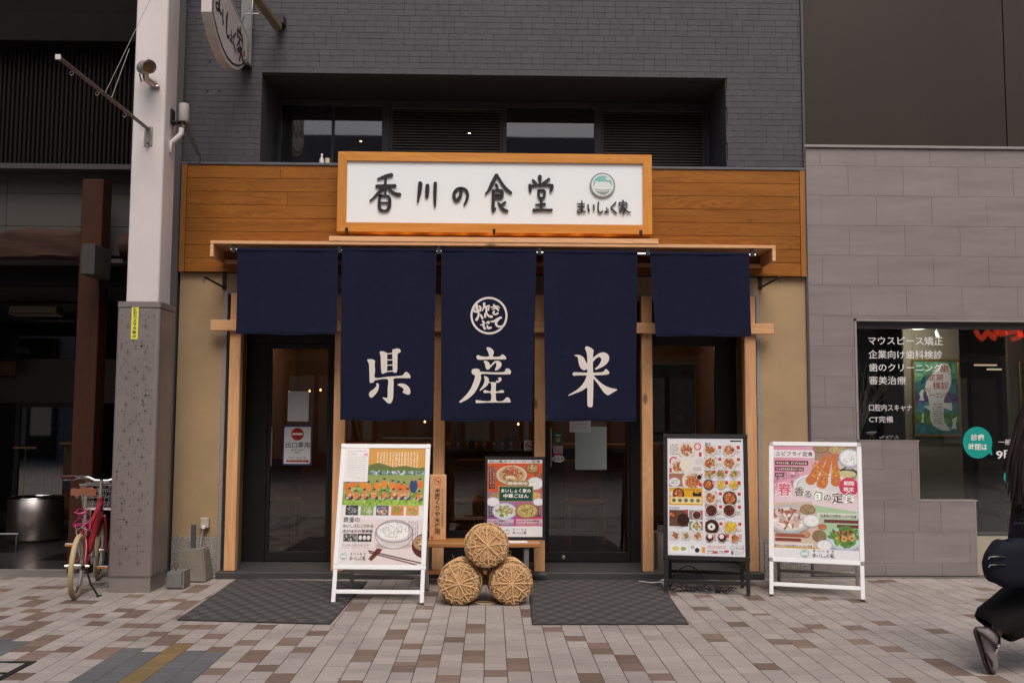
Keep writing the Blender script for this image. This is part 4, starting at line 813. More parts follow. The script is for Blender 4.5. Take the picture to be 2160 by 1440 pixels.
def art_menu():
    A = Art(172, 236, (.92, .915, .95)); R = A.r; red = (.82, .18, .2); dk = (.3, .28, .3)
    A.rect(.83, .012, .98, .026, (.2, .2, .22)); A.rect(.02, .03, .46, .16, (.93, .90, .88)); A.dashes(.03, .05, .14, .15, 6, dk); dish(A, .25, .1, .11, 0, 90); A.ell(.4, .07, .05, .036, (.95, .9, .9)); A.ell(.4, .07, .045, .032, red); A.ell(.4, .07, .032, .023, (.95, .85, .85)); A.rect(.42, .12, .455, .155, red)
    A.rect(.02, .165, .46, .30, (.93, .91, .9)); A.ell(.08, .2, .055, .04, red); A.ell(.08, .2, .04, .029, (.95, .85, .85)); dish(A, .13, .245, .1, 0, 70); A.ell(.24, .23, .08, .05, (.93, .91, .84)); A.dashes(.33, .25, .45, .29, 5, dk); A.ell(.42, .2, .06, .03, (.86, .84, .84)); A.rect(.025, .26, .05, .295, red)
    A.rect(.02, .305, .46, .42, (.68, .42, .34)); dish(A, .33, .37, .14, 0, 90); A.food(.33, .38, .1, .03, [(.85, .45, .2), (.75, .35, .15)], 60, .016); A.ell(.09, .38, .075, .038, (.9, .9, .92)); A.dashes(.04, .36, .14, .4, 4, dk); A.ell(.42, .335, .03, .02, (.12, .08, .1)); A.rect(.42, .385, .455, .415, red)
    A.rect(.02, .43, .46, .575, (.92, .66, .12)); A.ell(.06, .48, .035, .022, (.9, .9, .9)); dish(A, .14, .48, .075, 3, 40); A.rect(.035, .51, .445, .565, (.98, .88, .6)); A.rect(.33, .46, .44, .5, (.12, .1, .1)); A.dashes(.2, .44, .43, .455, 1, (.4, .2, .1))
    for i in range(5): A.ell(.08+i*.08, .536, .03, .018, (.75, .7, .65)); A.ell(.08+i*.08, .536, .023, .013, (.35, .28, .2)); A.food(.08+i*.08, .536, .015, .008, [(.6, .5, .3), (.4, .45, .25)], 8, .01)
    A.rect(.02, .62, .27, .76, (.40, .26, .2)); dish(A, .2, .7, .08, 4, 60); dish(A, .06, .66, .04, 3, 20); A.rect(.23, .615, .27, .65, red); A.dashes(.02, .765, .2, .775, 1, dk)
    A.rect(.28, .62, .46, .70, (.55, .5, .48)); dish(A, .38, .66, .06, 1, 30); A.rect(.28, .71, .46, .79, (.5, .55, .4)); dish(A, .37, .755, .07, 2, 40); A.rect(.43, .71, .455, .735, red); A.rect(.43, .625, .455, .65, red)
    for i in range(3): x = .02+i*.15; A.rect(x, .8, x+.14, .87, (.86, .82, .8)); dish(A, x+.07, .835, .055, [0, 2, 0][i], 40); A.dashes(x, .872, x+.12, .88, 1, dk)
    ks = [[(.5, .74, .055, .14), 2], [(.5, .74, .16, .25), 2], [(.5, .74, .27, .335), 3], [(.5, .74, .36, .43), 3], [(.5, .74, .455, .56), 2], [(.5, .74, .565, .66), 2], [(.5, .74, .71, .80), 2], [(.5, .74, .81, .88), 3]]
    kk = [[0, 0], [0, 0], [2, 2, 2], [3, 5, 5], [0, 3], [1, 1], [4, 5], [1, 1, 0]]
    for (bx, n), kd in zip(ks, kk):
        y0, y1 = bx[2], bx[3]; wd = .48/n
        for i in range(n):
            x = .49+i*(wd+.003); bgc = [(.86, .83, .80), (.62, .50, .42), (.80, .74, .68), (.70, .66, .64)][int(R.integers(4))]; A.rect(x, y0, x+wd-.012, y1, (.9, .89, .89)); A.rect(x, y0, x+wd*.66, y1, bgc); dish(A, x+wd*(.33+R.uniform(-.04, .04)), (y0+y1)/2+R.uniform(-.004, .006), min(.088, wd*.40)*R.uniform(.9, 1.1), kd[i], 90); A.rect(x+wd-.055, y0+.005, x+wd-.016, y0+.032, red if R.random() < .75 else (.9, .6, .65)); A.dashes(x+wd*.62, y1-.035, x+wd-.018, y1-.004, 3, dk); A.dashes(x+.01, y1+.003, x+wd*.6, y1+.013, 1, dk)
    A.ell(.57, .755, .05, .03, (.95, .94, .92)); A.ell(.57, .755, .012, .01, (.2, .1, .1)); A.ell(.55, .835, .03, .02, (.95, .94, .92)); A.ell(.7, .835, .03, .02, (.95, .94, .92)); A.food(.84, .74, .05, .02, [(.95, .8, .2)], 30, .016)
    A.rect(.02, .905, .26, .985, (.97, .97, .98)); A.ell(.1, .945, .045, .018, (.92, .82, .4)); A.ell(.2, .945, .035, .016, (.6, .7, .35)); A.rect(.28, .905, .42, .985, (.97, .97, .98)); A.ell(.32, .93, .025, .016, (.7, .7, .7)); A.ell(.38, .955, .03, .02, (.15, .15, .18)); A.rect(.44, .925, .48, .975, (.92, .62, .15)); A.rect(.44, .915, .48, .93, (.97, .95, .9))
    A.dashes(.51, .915, .76, .945, 2, (.85, .35, .4)); A.dashes(.51, .955, .78, .985, 3, dk); A.rect(.58, .962, .64, .98, red); A.rect(.73, .95, .79, .968, red); A.dashes(.86, .95, .98, .985, 4, dk); A.rect(.82, .955, .85, .985, (.35, .35, .38)); A.noise(.02); return A
def art_spring():
    A = Art(168, 240, (.88, .76, .78)); A.mask(np.clip((.5-A.X)*1.5+(.5-A.Y)*1.2, 0, 1), (.87, .56, .67)); A.food(.2, .35, .25, .15, [(.92, .75, .82), (.9, .6, .72)], 60, .03)
    A.rect(.0, .035, .5, .105, (.93, .90, .91)); A.rect(.5, 0, 1, .13, (.62, .50, .40)); A.bowl(.57, .02, .09, .035, (.55, .36, .25), (.68, .5, .33), [(.4, .5, .25)], 14, .012); A.bowl(.78, .03, .12, .045, (.66, .45, .3), (.75, .62, .42), [(.5, .6, .3), (.85, .8, .6)], 24, .014); A.bowl(.92, .1, .13, .08, (.75, .80, .88), (.95, .96, .97), [(1, 1, 1), (.9, .9, .9)], 80, .013)
    for (y0, x1) in ((.135, .42), (.19, .37), (.245, .13)): A.rect(.02, y0, x1, y0+.038, (.42, .17, .17))
    A.ell(.58, .37, .34, .115, (.62, .66, .72)); A.ell(.58, .355, .34, .11, (.93, .94, .96)); A.ell(.58, .35, .30, .09, (.70, .73, .78)); A.ell(.58, .35, .285, .083, (.86, .86, .86))
    A.food(.88, .24, .14, .05, [(.3, .5, .2), (.5, .65, .3)], 40, .02); A.ell(.88, .235, .13, .035, (.12, .13, .16)); A.ell(.88, .245, .11, .032, (.82, .76, .55))
    for x0, y0, x1, y1 in ((.62, .1, .45, .31), (.68, .12, .58, .345), (.74, .1, .75, .32)):
        for i in range(9):
            t = i/8; A.ell(x0+(x1-x0)*t, y0+(y1-y0)*t, .03+.03*t, .022+.018*t, (.80, .42, .16))
        A.line(x0, y0-.02, x0+.03, y0-.05, .02, (.88, .4, .2)); A.food((x0+x1*1.6)/2.6, (y0+y1*1.6)/2.6, .05, .09, [(.88, .52, .2), (.75, .36, .12), (.93, .65, .3)], 70, .012)
    A.ell(.9, .36, .115, .083, (.83, .16, .34))
    A.poly([(.02, .4), (.5, .36), (1, .46), (1, .585), (.5, .53), (0, .54)], (.93, .88, .90), .65)
    A.poly([(.48, .53), (1, .58), (1, .9), (.55, .9), (.5, .7)], (.66, .80, .62)); A.poly([(0, .52), (.45, .5), (.6, .72), (.5, .9), (0, .9)], (.84, .74, .66))
    A.bowl(.18, .66, .27, .125, (.72, .74, .78), (.90, .86, .83), [(.92, .84, .80), (.86, .72, .68), (.95, .9, .86), (.7, .4, .35)], 130, .03); A.line(.25, .58, .13, .76, .008, (.35, .22, .2)); A.food(.1, .59, .1, .02, [(.6, .2, .2), (.5, .6, .3)], 30, .012)
    A.bowl(.41, .57, .09, .045, (.55, .4, .28), (.66, .52, .38), [(.4, .45, .25)], 14, .012); A.bowl(.45, .67, .1, .055, (.8, .82, .86), (.95, .95, .95), [(1, 1, 1)], 30, .012); A.rect(.52, .595, 1, .64, (.88, .90, .86), .8); A.rect(.6, .655, 1, .685, (.42, .17, .17)); A.rect(.75, .695, 1, .725, (.42, .17, .17))
    A.bowl(.58, .72, .05, .025, (.6, .35, .2), (.75, .4, .25), [(.8, .5, .3)], 10, .01); A.bowl(.54, .8, .08, .05, (.48, .33, .22), (.6, .45, .3), [(.4, .5, .3)], 20, .012)
    A.bowl(.84, .82, .21, .1, (.70, .78, .84), (.80, .86, .88), [(.3, .5, .2)], 10, .02); A.food(.84, .8, .17, .085, [(.25, .5, .16), (.4, .62, .22), (.32, .55, .2)], 110, .03); A.food(.84, .79, .11, .05, [(.5, .26, .14), (.7, .45, .22), (.38, .16, .1), (.85, .6, .3)], 70, .019)
    for x, y in ((.83, .82), (.92, .81)): A.ell(x, y, .035, .026, (.85, .66, .36)); A.ell(x, y, .012, .009, (.4, .25, .15))
    A.bowl(.38, .79, .055, .03, (.6, .38, .25), (.75, .6, .4), [(.8, .5, .3)], 10, .01); A.bowl(.6, .88, .09, .045, (.8, .82, .86), (.95, .95, .95), [(1, 1, 1)], 20, .01)
    A.rect(.02, .79, .37, .82, (.62, .30, .22)); A.rect(.02, .83, .33, .86, (.50, .2, .16)); A.rect(.0, .872, .47, .912, (.93, .90, .88), .9); A.rect(.0, .905, .52, .915, (.88, .66, .2)); A.rect(0, .916, 1, 1, (.93, .93, .95)); A.noise(.025); return A
def art_dental(seed=0):
    A = Art(84, 130, (.30, .55, .42)); R = A.r; A.r = np.random.default_rng(9+seed)
    for y0, y1, cs in ((0, .3, [(.35, .6, .42), (.25, .5, .38), (.45, .68, .5)]), (.25, .5, [(.15, .38, .42), (.2, .48, .5), (.1, .3, .35)]), (.48, .6, [(.28, .2, .45), (.35, .28, .52), (.22, .2, .4)]), (.6, .76, [(.2, .45, .5), (.28, .55, .58)]), (.74, .9, [(.25, .5, .12), (.35, .62, .15), (.18, .42, .12)]), (.88, 1, [(.2, .5, .52), (.15, .4, .45)])):
        A.food(.5, (y0+y1)/2, .62, (y1-y0)*.62, cs, 170, .07)
    wt = (.90, .89, .88); A.poly([(.63, .02), (.78, .03), (.85, .12), (.84, .3), (.78, .4), (.68, .5), (.66, .57), (.84, .57), (.85, .68), (.66, .64), (.64, .72), (.66, .82), (.8, .95), (.6, .95), (.4, .88), (.33, .8), (.34, .68), (.2, .62), (.33, .6), (.3, .5), (.22, .38), (.28, .27), (.45, .14)], wt)
    A.poly([(.14, .4), (.2, .38), (.19, .5), (.22, .54), (.08, .54), (.12, .5), (.1, .44)], wt); A.poly([(.14, .72), (.2, .71), (.18, .8), (.2, .84), (.11, .84), (.14, .8)], wt); A.poly([(.84, .79), (.96, .75), (.92, .86), (.94, .92), (.8, .92), (.85, .87)], wt)
    A.dashes(.4, .58, .62, .87, 9, (.45, .35, .33), .7); A.noise(.03); return A

# ------------------------------------------------------------------ A-boards and framed boards
def logo(parent, fn, x, y, r, tx, ty, tw, th1, th2, n=.0012):
    mb = MB(); emblem(mb, x, y, r, fn, n); mk('bowl_mark', mb, EM, parent)
    mb = MB(); brush_line(mb, '香川の食堂', tx, ty+th2*1.25, tw*.97, th1, fn, n, 0, 0, .8); brush_line(mb, 'まいしょく家', tx, ty, tw, th2, fn, n, 0, 0, 1.0); mk('logo_lettering', mb, ink((.2, .17, .17)), parent)
def frame4(parent, fnp, w_, h_, t, d, m, z0=0.0, corner=None, rad=.02):
    """rounded snap frame of four bars, in panel space"""
    def P(x0, x1, y0, y1):
        mb = MB(); c = .003; mb.box(x0, x1, y0, y1, 0, d, 0, c); mb.v = [fnp(v[0], v[1], v[2]-d*.5) for v in mb.v]; return mb
    for a in ((0, w_, z0+h_-t, z0+h_), (0, w_, z0, z0+t), (0, t, z0+t+.0006, z0+h_-t-.0006), (w_-t, w_, z0+t+.0006, z0+h_-t-.0006)): mk('frame_bar', P(*a), m, parent)
    if corner:
        for cx in (0, w_):
            for cz in (z0, z0+h_):
                mb = MB(); sx = 1 if cx == 0 else -1; sz = 1 if cz == z0 else -1
                x0, x1 = sorted((cx-.002*sx, cx+t*1.0*sx)); y0, y1 = sorted((cz-.002*sz, cz+t*1.0*sz)); mb.box(x0, x1, y0, y1, -.001, d+.002, 0, .006); mb.v = [fnp(v[0], v[1], v[2]-d*.5) for v in mb.v]; mk('corner_cap', mb, corner, parent)
def a_board(name, label, fl, fr, back, Hh, z_low, w_, fm, cm, legm, art, pw, artm, lettering, tilt_top=None):
    fl, fr = Vector(fl), Vector(fr); mid = (fl+fr)/2; ang = math.atan2(fr.y-fl.y, fr.x-fl.x)
    t = thing(name, label, 'sign board', (0, 0, 0), 'menu boards standing on the pavement'); th = math.atan2(back/2, Hh)
    fn = lambda u, v, n: (u-w_/2, v*math.sin(th)-n*math.cos(th), v*math.cos(th)+n*math.sin(th))
    L = Hh/math.cos(th); zl = z_low/math.cos(th)
    frame4(t, fn, w_, L-zl, .034, .018, fm, zl, cm)
    mb = MB(); mb.box(.02, w_-.02, zl+.02, L-.02, -.004, .003); mb.v = [fn(*v) for v in mb.v]; mk('backing', mb, M_paper, t)
    A = art(); m = .036; o = A.build('poster', w_-2*m, L-zl-2*m, fn, .0045, t, .22, (m, zl+m))
    PW, PH = w_-2*m, L-zl-2*m
    lettering(t, lambda u, v, n: fn(m+u*PW, zl+m+v*PH, .0052+n), PW, PH)
    for sx in (0, 1):   # front legs, in the plane of the board
        x0 = .004 if sx == 0 else w_-.034; mb = MB(); mb.box(x0, x0+.03, .012, zl, -.009, .009, 0, .003); mb.v = [fn(*v) for v in mb.v]; mk('leg', mb, legm, t)
        mb = MB(); mb.box(x0-.001, x0+.031, 0, .014, -.011, .011, 0, .003); mb.v = [fn(*v) for v in mb.v]; mk('foot', mb, M_rubber, t)
    mb = MB(); mb.box(.034, w_-.034, zl*.30, zl*.30+.03, -.007, .007, 0, .003); mb.v = [fn(*v) for v in mb.v]; mk('crossbar', mb, legm, t)
    fb = lambda u, v, n: (u-w_/2, back-v*math.sin(th)-n*math.cos(th), v*math.cos(th)-n*math.sin(th))
    for sx in (0, 1):
        x0 = .03 if sx == 0 else w_-.06; mb = MB(); mb.box(x0, x0+.028, .012, L-.03, -.008, .008, 0, .003); mb.v = [fb(*v) for v in mb.v]; mk('back_leg', mb, M_aluG if fm is M_alu else fm, t)
        mb = MB(); mb.box(x0-.001, x0+.029, 0, .014, -.01, .01, 0, .003); mb.v = [fb(*v) for v in mb.v]; mk('foot', mb, M_rubber, t)
    mb = MB(); mb.box(.058, w_-.058, zl*.42, zl*.42+.028, -.006, .006, 0, .003); mb.v = [fb(*v) for v in mb.v]; mk('back_crossbar', mb, M_aluG if fm is M_alu else fm, t)
    t.location = (mid.x, mid.y, 0); t.rotation_euler = (0, 0, ang); return t
INK = ink((.2, .16, .16)); RED = ink((.72, .12, .16)); WH = ink((.95, .94, .93)); PNK = ink((.80, .28, .42))
def let_field(t, fn, PW, PH):
    mb = MB(); text(mb, '鉄釜の', .03, .355, .2, .045, fn, bold=.008); text(mb, 'おいしさにこだわる', .03, .31, .37, .028, fn, bold=.012); text(mb, 'ほかほかの鉄釜飯', .03, .265, .37, .03, fn, bold=.012); mk('lettering', mb, INK, t)
    logo(t, lambda u, v, n: fn(u/PW, v/PH, n), .06*PW, .068*PH, .025, .135*PW, .035*PH, .2*PW, .02, .028, .0006)
    A = Art(44, 84, (.95, .94, .94)); A.dashes(.12, .08, .9, .13, 1, (.6, .6, .6)); A.dashes(.12, .2, .92, .9, 12, (.7, .7, .7), .6); A.dashes(.12, .15, .5, .2, 1, (.7, .7, .7)); A.poly([(.78, .17), (.96, .16), (.95, .24), (.8, .23)], (.9, .6, .65)); A.dashes(.4, .9, .9, .94, 1, (.3, .3, .3))
    A.build('notice', .3*PW, .3*PH, lambda u, v, n: fn(u/PW, v/PH, n), .002, t, .6, (-.005*PW, .705*PH))
def let_menu(t, fn, PW, PH):
    mb = MB(); text(mb, '定食', .5, .94, .08, .026, fn, bold=.02); text(mb, 'どんぶり', .02, .388, .13, .022, fn, bold=.01); text(mb, 'カレー・オムライス', .5, .302, .25, .02, fn, bold=.01); mk('lettering', mb, INK, t)
    mb = MB(); text(mb, 'ALL', .355, .525, .06, .012, fn, bold=.02); mk('yellow_lettering', mb, ink((.95, .85, .3)), t)
    logo(t, lambda u, v, n: fn(u/PW, v/PH, n), .84*PW, .075*PH, .016, .88*PW, .062*PH, .11*PW, .01, .017, .0006)
def let_spring(t, fn, PW, PH):
    Q_ = ink((.3, .18, .16))
    mb = MB(); text(mb, 'エビフライ定食', .03, .91, .45, .042, fn, bold=.004); mk('lettering', mb, Q_, t)
    mb = MB(); text(mb, '香', .25, .545, .12, .085, fn, .0016, .012); mk('lettering', mb, Q_, t)
    mb = MB(); text(mb, 'る', .37, .535, .09, .06, fn, .0016, .012); mk('lettering', mb, Q_, t)
    mb = MB(); text(mb, 'の', .60, .51, .09, .055, fn, .0016, .012); mk('lettering', mb, Q_, t)
    mb = MB(); text(mb, '定食', .70, .49, .27, .095, fn, .0016, .012, rot=.04); mk('lettering', mb, Q_, t)
    mb = MB(); text(mb, '白身魚の甘酢あんかけ定食', .56, .362, .42, .028, fn, bold=.006); mk('lettering', mb, Q_, t)
    mb = MB(); text(mb, '春キャベツの四川風ホイコーロー定食', .01, .093, .45, .022, fn, bold=.004); mk('lettering', mb, Q_, t)
    mb = MB(); text(mb, 'まいしょく家の', .04, .685, .24, .034, fn, rot=.12); mk('lettering', mb, Q_, t)

    mb = MB(); text(mb, '香', .24, .54, .14, .095, fn, .0012, .05); text(mb, 'る', .365, .53, .10, .07, fn, .0012, .05); text(mb, 'の', .595, .505, .10, .065, fn, .0012, .05); text(mb, '定食', .69, .485, .285, .105, fn, .0012, .05, rot=.04); text(mb, '春', .04, .535, .19, .135, fn, .0012, .05); text(mb, '旬', .47, .5, .13, .115, fn, .0012, .05); mk('lettering_outline', mb, WH, t)
    mb = MB(); text(mb, '春', .05, .545, .17, .118, fn, .0018, .012); mk('pink_lettering', mb, PNK, t); mb = MB(); text(mb, '旬', .48, .507, .11, .098, fn, .0018, .012); mk('green_lettering', mb, ink((.45, .66, .42)), t)
    mb = MB(); text(mb, 'サクサクの衣、プリプリのエビを', .035, .834, .37, .02, fn, bold=.02); text(mb, 'たっぷりのタルタルソースと', .035, .779, .32, .02, fn, bold=.02); text(mb, 'ともに!', .035, .724, .08, .02, fn, bold=.02); text(mb, '期間', .84, .652, .12, .038, fn, bold=.015); text(mb, '限定', .84, .598, .12, .038, fn, bold=.015); mk('white_lettering', mb, WH, t)
    logo(t, lambda u, v, n: fn(u/PW, v/PH, n), .37*PW, .042*PH, .032, .46*PW, .012*PH, .26*PW, .022, .03, .0006)
H1 = 1.145
a_board('field_poster_board', 'white framed board showing a farm crew in orange above a rice bowl', (-1.128, -1.27), (-.468, -1.30), .60, 1.13, .235, .672, M_alu, M_alu, M_alu, art_field, 0, None, let_field)
a_board('menu_board', 'black framed board crowded with small menu photos beside the doorway', (1.335, -.80), (1.975, -.93), .36, 1.212, .25, .652, M_blk, M_blk, M_blk, art_menu, 0, None, let_menu)
a_board('fried_shrimp_board', 'white framed board with fried shrimp set meal on pink, outermost of the boards', (2.112, -.925), (2.762, -1.155), .58, 1.155, .25, .69, M_alu, M_steel, M_alu, art_spring, 0, None, let_spring)

# ------------------------------------------------------------------ bench, lit board, plaque
bn = thing('pine_bench', 'low honey coloured pine bench behind the straw bales', 'bench', (-.1, -.5, 0))
for y0, y1 in ((-.62, -.45), (-.445, -.28)): mk('seat_plank', MB().box(-.60, .40, y0, y1, .318, .352, 0, .005), M_bench, bn)
for x in (.29, -.50): mk('leg', MB().box(x-.02, x+.02, -.60, -.56, 0, .317, 0, .003).box(x-.02, x+.02, -.34, -.30, 0, .317, 0, .003).box(x-.02, x+.02, -.558, -.342, .28, .316, 0, .003), mat('grey_steel_leg', (.22, .21, .20), .4, .4), bn)
mk('lower_shelf', MB().box(-.52, .20, -.5, -.36, .09, .115, 0, .004), M_bench, bn)
lb = thing('framed_food_board', 'black framed poster of red chinese dishes leaning on the pine bench', 'poster', (0, 0, 0))
a0 = math.radians(5); fnb = lambda u, v, n: (-.045+u, -.40+v*math.sin(a0)-n*math.cos(a0), .353+v*math.cos(a0)+n*math.sin(a0))
frame4(lb, fnb, .495, .668, .024, .02, M_blk, 0, M_blk); mb = MB(); mb.box(.015, .48, .015, .65, -.005, .003); mb.v = [fnb(*v) for v in mb.v]; mk('backing', mb, M_paper, lb)
art_chinese().build('poster', .495-.05, .668-.05, fnb, .005, lb, .2, (.025, .025))
fq = lambda u, v, n: fnb(.025+u*.445, .025+v*.618, .0056+n)
mb = MB(); text(mb, '四川風ホイコーロー定食', .03, .958, .94, .036, fq, bold=.006); mk('lettering', mb, INK, lb)
mb = MB(); text(mb, 'まいしょく家の', .25, .57, .54, .05, fq, bold=.02); text(mb, '中華ごはん', .29, .50, .46, .055, fq, bold=.018); text(mb, '期間限定', .36, .67, .38, .038, fq, bold=.015); mk('white_lettering', mb, WH, lb)
mb = MB(); text(mb, 'たっぷり野菜と', .02, .19, .32, .026, fq, bold=.01); text(mb, '鶏の黒酢あんかけ定食', .02, .155, .46, .026, fq, bold=.01); text(mb, 'とんかつの中華風', .53, .19, .42, .026, fq, bold=.01); text(mb, 'きのこあんかけ定食', .53, .155, .46, .026, fq, bold=.01); mk('dish_lettering', mb, INK, lb)
logo(lb, lambda u, v, n: fq(u/.445, v/.618, n), .16, .04, .022, .205, .022, .115, .016, .022, .0006)
pq = thing('wooden_plaque', 'tall narrow pine plaque with brushed black characters standing on the bench', 'plaque', (-.42, -.45, .353))
fp = lambda u, v, n: (-.484+u*.132, -.455+v*.02-n, .354+v*.522)
mk('board', MB().box(-.484, -.352, -.452, -.434, .354, .876, 0, .003), M_pine, pq); fp = lambda u, v, n: (-.484+u*.132, -.4525-n, .354+v*.522)
mb = MB(); vtext(mb, '米匠くりや米使用', .30*1, .09, .0, .0, fp) if False else None
vt = lambda mb, s, u, v, w_, h_, b: vtext(mb, s, u, v, w_, h_, lambda a, c, n: (-.484+a, -.4525-n, .354+c), bold=b)
mb = MB(); vt(mb, '米匠くりや米使用', .038, .045, .05, .375, .014); vt(mb, 'おいしいごはんのお店認定店', .095, .11, .018, .30, .0); mk('lettering', mb, INK, pq)
sx, sz = -.42, .354+.47; mb = MB(); fr_ = face(0, 0, -.4525)
mb.add([fr_(sx+r*math.cos(i*math.pi/14), sz+r*math.sin(i*math.pi/14), .0008) for r in (.029, .026) for i in range(28)], [(i, (i+1) % 28, 28+(i+1) % 28, 28+i) for i in range(28)])
for q in range(4): ribbon(mb, [(sx-.018+q*.006, sz+.012-.004*q, .004), (sx-.004+q*.005, sz-.002, .004), (sx+.002+q*.004, sz-.015+q*.004, .004)], fr_, .0008+q*.0001, 0)
ribbon(mb, [(-.478+.008, .354+.02, .006), (-.478+.024, .354+.03, .006)], fr_, .0008, 0); ribbon(mb, [(-.47, .354+.035, .006), (-.456, .354+.018, .006), (-.47, .354+.012, .005)], fr_, .001, 0); mk('red_seal', mb, ink((.66, .22, .18)), pq)
mk('flyer', MB().box(.14, .30, -.60, -.47, .353, .3545), M_paper, kind='thing', label='white flyer lying on the pine bench under the black poster', category='flyer')
# ------------------------------------------------------------------ door mats
mm = mat('grey_carpet_mat', (.078, .073, .076), .95, var=.25, scale=60, bump=.5, bscale=300); nt = mm.node_tree; N = nt.nodes; L_ = nt.links
tc = [n for n in N if n.bl_idname == 'ShaderNodeTexCoord'][0]; b = N['Principled BSDF']; lines = []
def mth(op, a=None, v=None, b2=None):
    n = N.new('ShaderNodeMath'); n.operation = op
    if a is not None: L_.new(a, n.inputs[0])
    if v is not None: n.inputs[1].default_value = v
    if b2 is not None: L_.new(b2, n.inputs[1])
    return n.outputs[0]
sep = N.new('ShaderNodeSeparateXYZ'); L_.new(tc.outputs['Object'], sep.inputs[0])
nz = N.new('ShaderNodeTexNoise'); nz.inputs['Scale'].default_value = 6; L_.new(tc.outputs['Object'], nz.inputs['Vector']); wob = mth('MULTIPLY', nz.outputs['Fac'], .05)
u = mth('MULTIPLY', sep.outputs[0], 1/.13); v = mth('ADD', mth('MULTIPLY', sep.outputs[1], 1/.20), None, wob)
for sg_ in ('ADD', 'SUBTRACT'):
    s = mth(sg_, u, None, v); f1 = mth('FRACT', s); band = mth('GREATER_THAN', f1, .62)
    fine = mth('GREATER_THAN', mth('ABSOLUTE', mth('SUBTRACT', mth('FRACT', mth('MULTIPLY', s, 7)), .5)), .28); lines.append(mth('MULTIPLY', band, None, fine))
    lines.append(mth('LESS_THAN', f1, .06))
q = lines[0]
for l in lines[1:]: q = mth('MAXIMUM', q, None, l)
mx = N.new('ShaderNodeMix'); mx.data_type = 'RGBA'; mx.inputs[7].default_value = (.014, .012, .013, 1); old = [l for l in nt.links if l.to_socket == b.inputs['Base Color']][0].from_socket
L_.new(old, mx.inputs[6]); L_.new(mth('MULTIPLY', q, .95), mx.inputs[0]); L_.new(mx.outputs[2], b.inputs['Base Color'])
for nm, pts, lab in (('door_mat', [(-2.035, -1.86), (-1.02, -1.99), (-.99, -.30), (-2.075, -.185)], 'grey patterned carpet mat in front of the exit door'), ('door_mat', [(.275, -2.0), (1.29, -1.985), (1.40, -.175), (.315, -.185)], 'grey patterned carpet mat in front of the entrance door')):
    c = Vector((sum(p[0] for p in pts)/4, sum(p[1] for p in pts)/4, 0)); t = thing(nm, lab, 'mat', c, 'door mats on the paving')
    def inset(k): return [tuple((Vector((p[0], p[1], 0))+(c-Vector((p[0], p[1], 0))).normalized()*k)[:2]) for p in pts]
    a_, b2 = inset(.0), inset(.022); mb = MB()
    for z0, z1, P_ in ((.0025, .007, a_),): 
        vs = [(x, y, z0) for x, y in P_]+[(x, y, z1) for x, y in P_]+[(x, y, z1) for x, y in b2]; mb.add(vs, [(0, 1, 5, 4), (1, 2, 6, 5), (2, 3, 7, 6), (3, 0, 4, 7), (4, 5, 9, 8), (5, 6, 10, 9), (6, 7, 11, 10), (7, 4, 8, 11)])
    mk('rubber_border', mb, mat('dark_mat_border', (.024, .020, .021), .8), t)
    nx, ny = 30, 40; vs = []
    for j in range(ny+1):
        for i in range(nx+1):
            s, r = i/nx, j/ny; p = [(b2[0][k]*(1-s)+b2[1][k]*s)*(1-r)+(b2[3][k]*(1-s)+b2[2][k]*s)*r for k in (0, 1)]
            ed = min(s, 1-s, r, 1-r); vs.append((p[0], p[1], .0075+(.003 if ed > 0 else 0)+.0015*math.sin(7*p[0]+3*p[1])*min(1, ed*8)))
    mb = MB().add(vs, [(j*(nx+1)+i, j*(nx+1)+i+1, (j+1)*(nx+1)+i+1, (j+1)*(nx+1)+i) for j in range(ny) for i in range(nx)]); mk('carpet', mb, mm, t, smooth=True)
mb = MB()
vs = []; n1, n2 = 14, 10
for j in range(n2+1):
    for i in range(n1+1):
        a = i/n1; r = j/n2; th = a*math.pi; vs.append((.385+.11*(-math.cos(th)), -.21-.06*r, .012+(.07-.02*r)*math.sin(th)**.8+.006*math.sin(9*a)))
mb.add(vs, [(j*(n1+1)+i, (j+1)*(n1+1)+i, (j+1)*(n1+1)+i+1, j*(n1+1)+i+1) for j in range(n2) for i in range(n1)])
mk('curled_mat_corner', mb, mm, t, smooth=True)

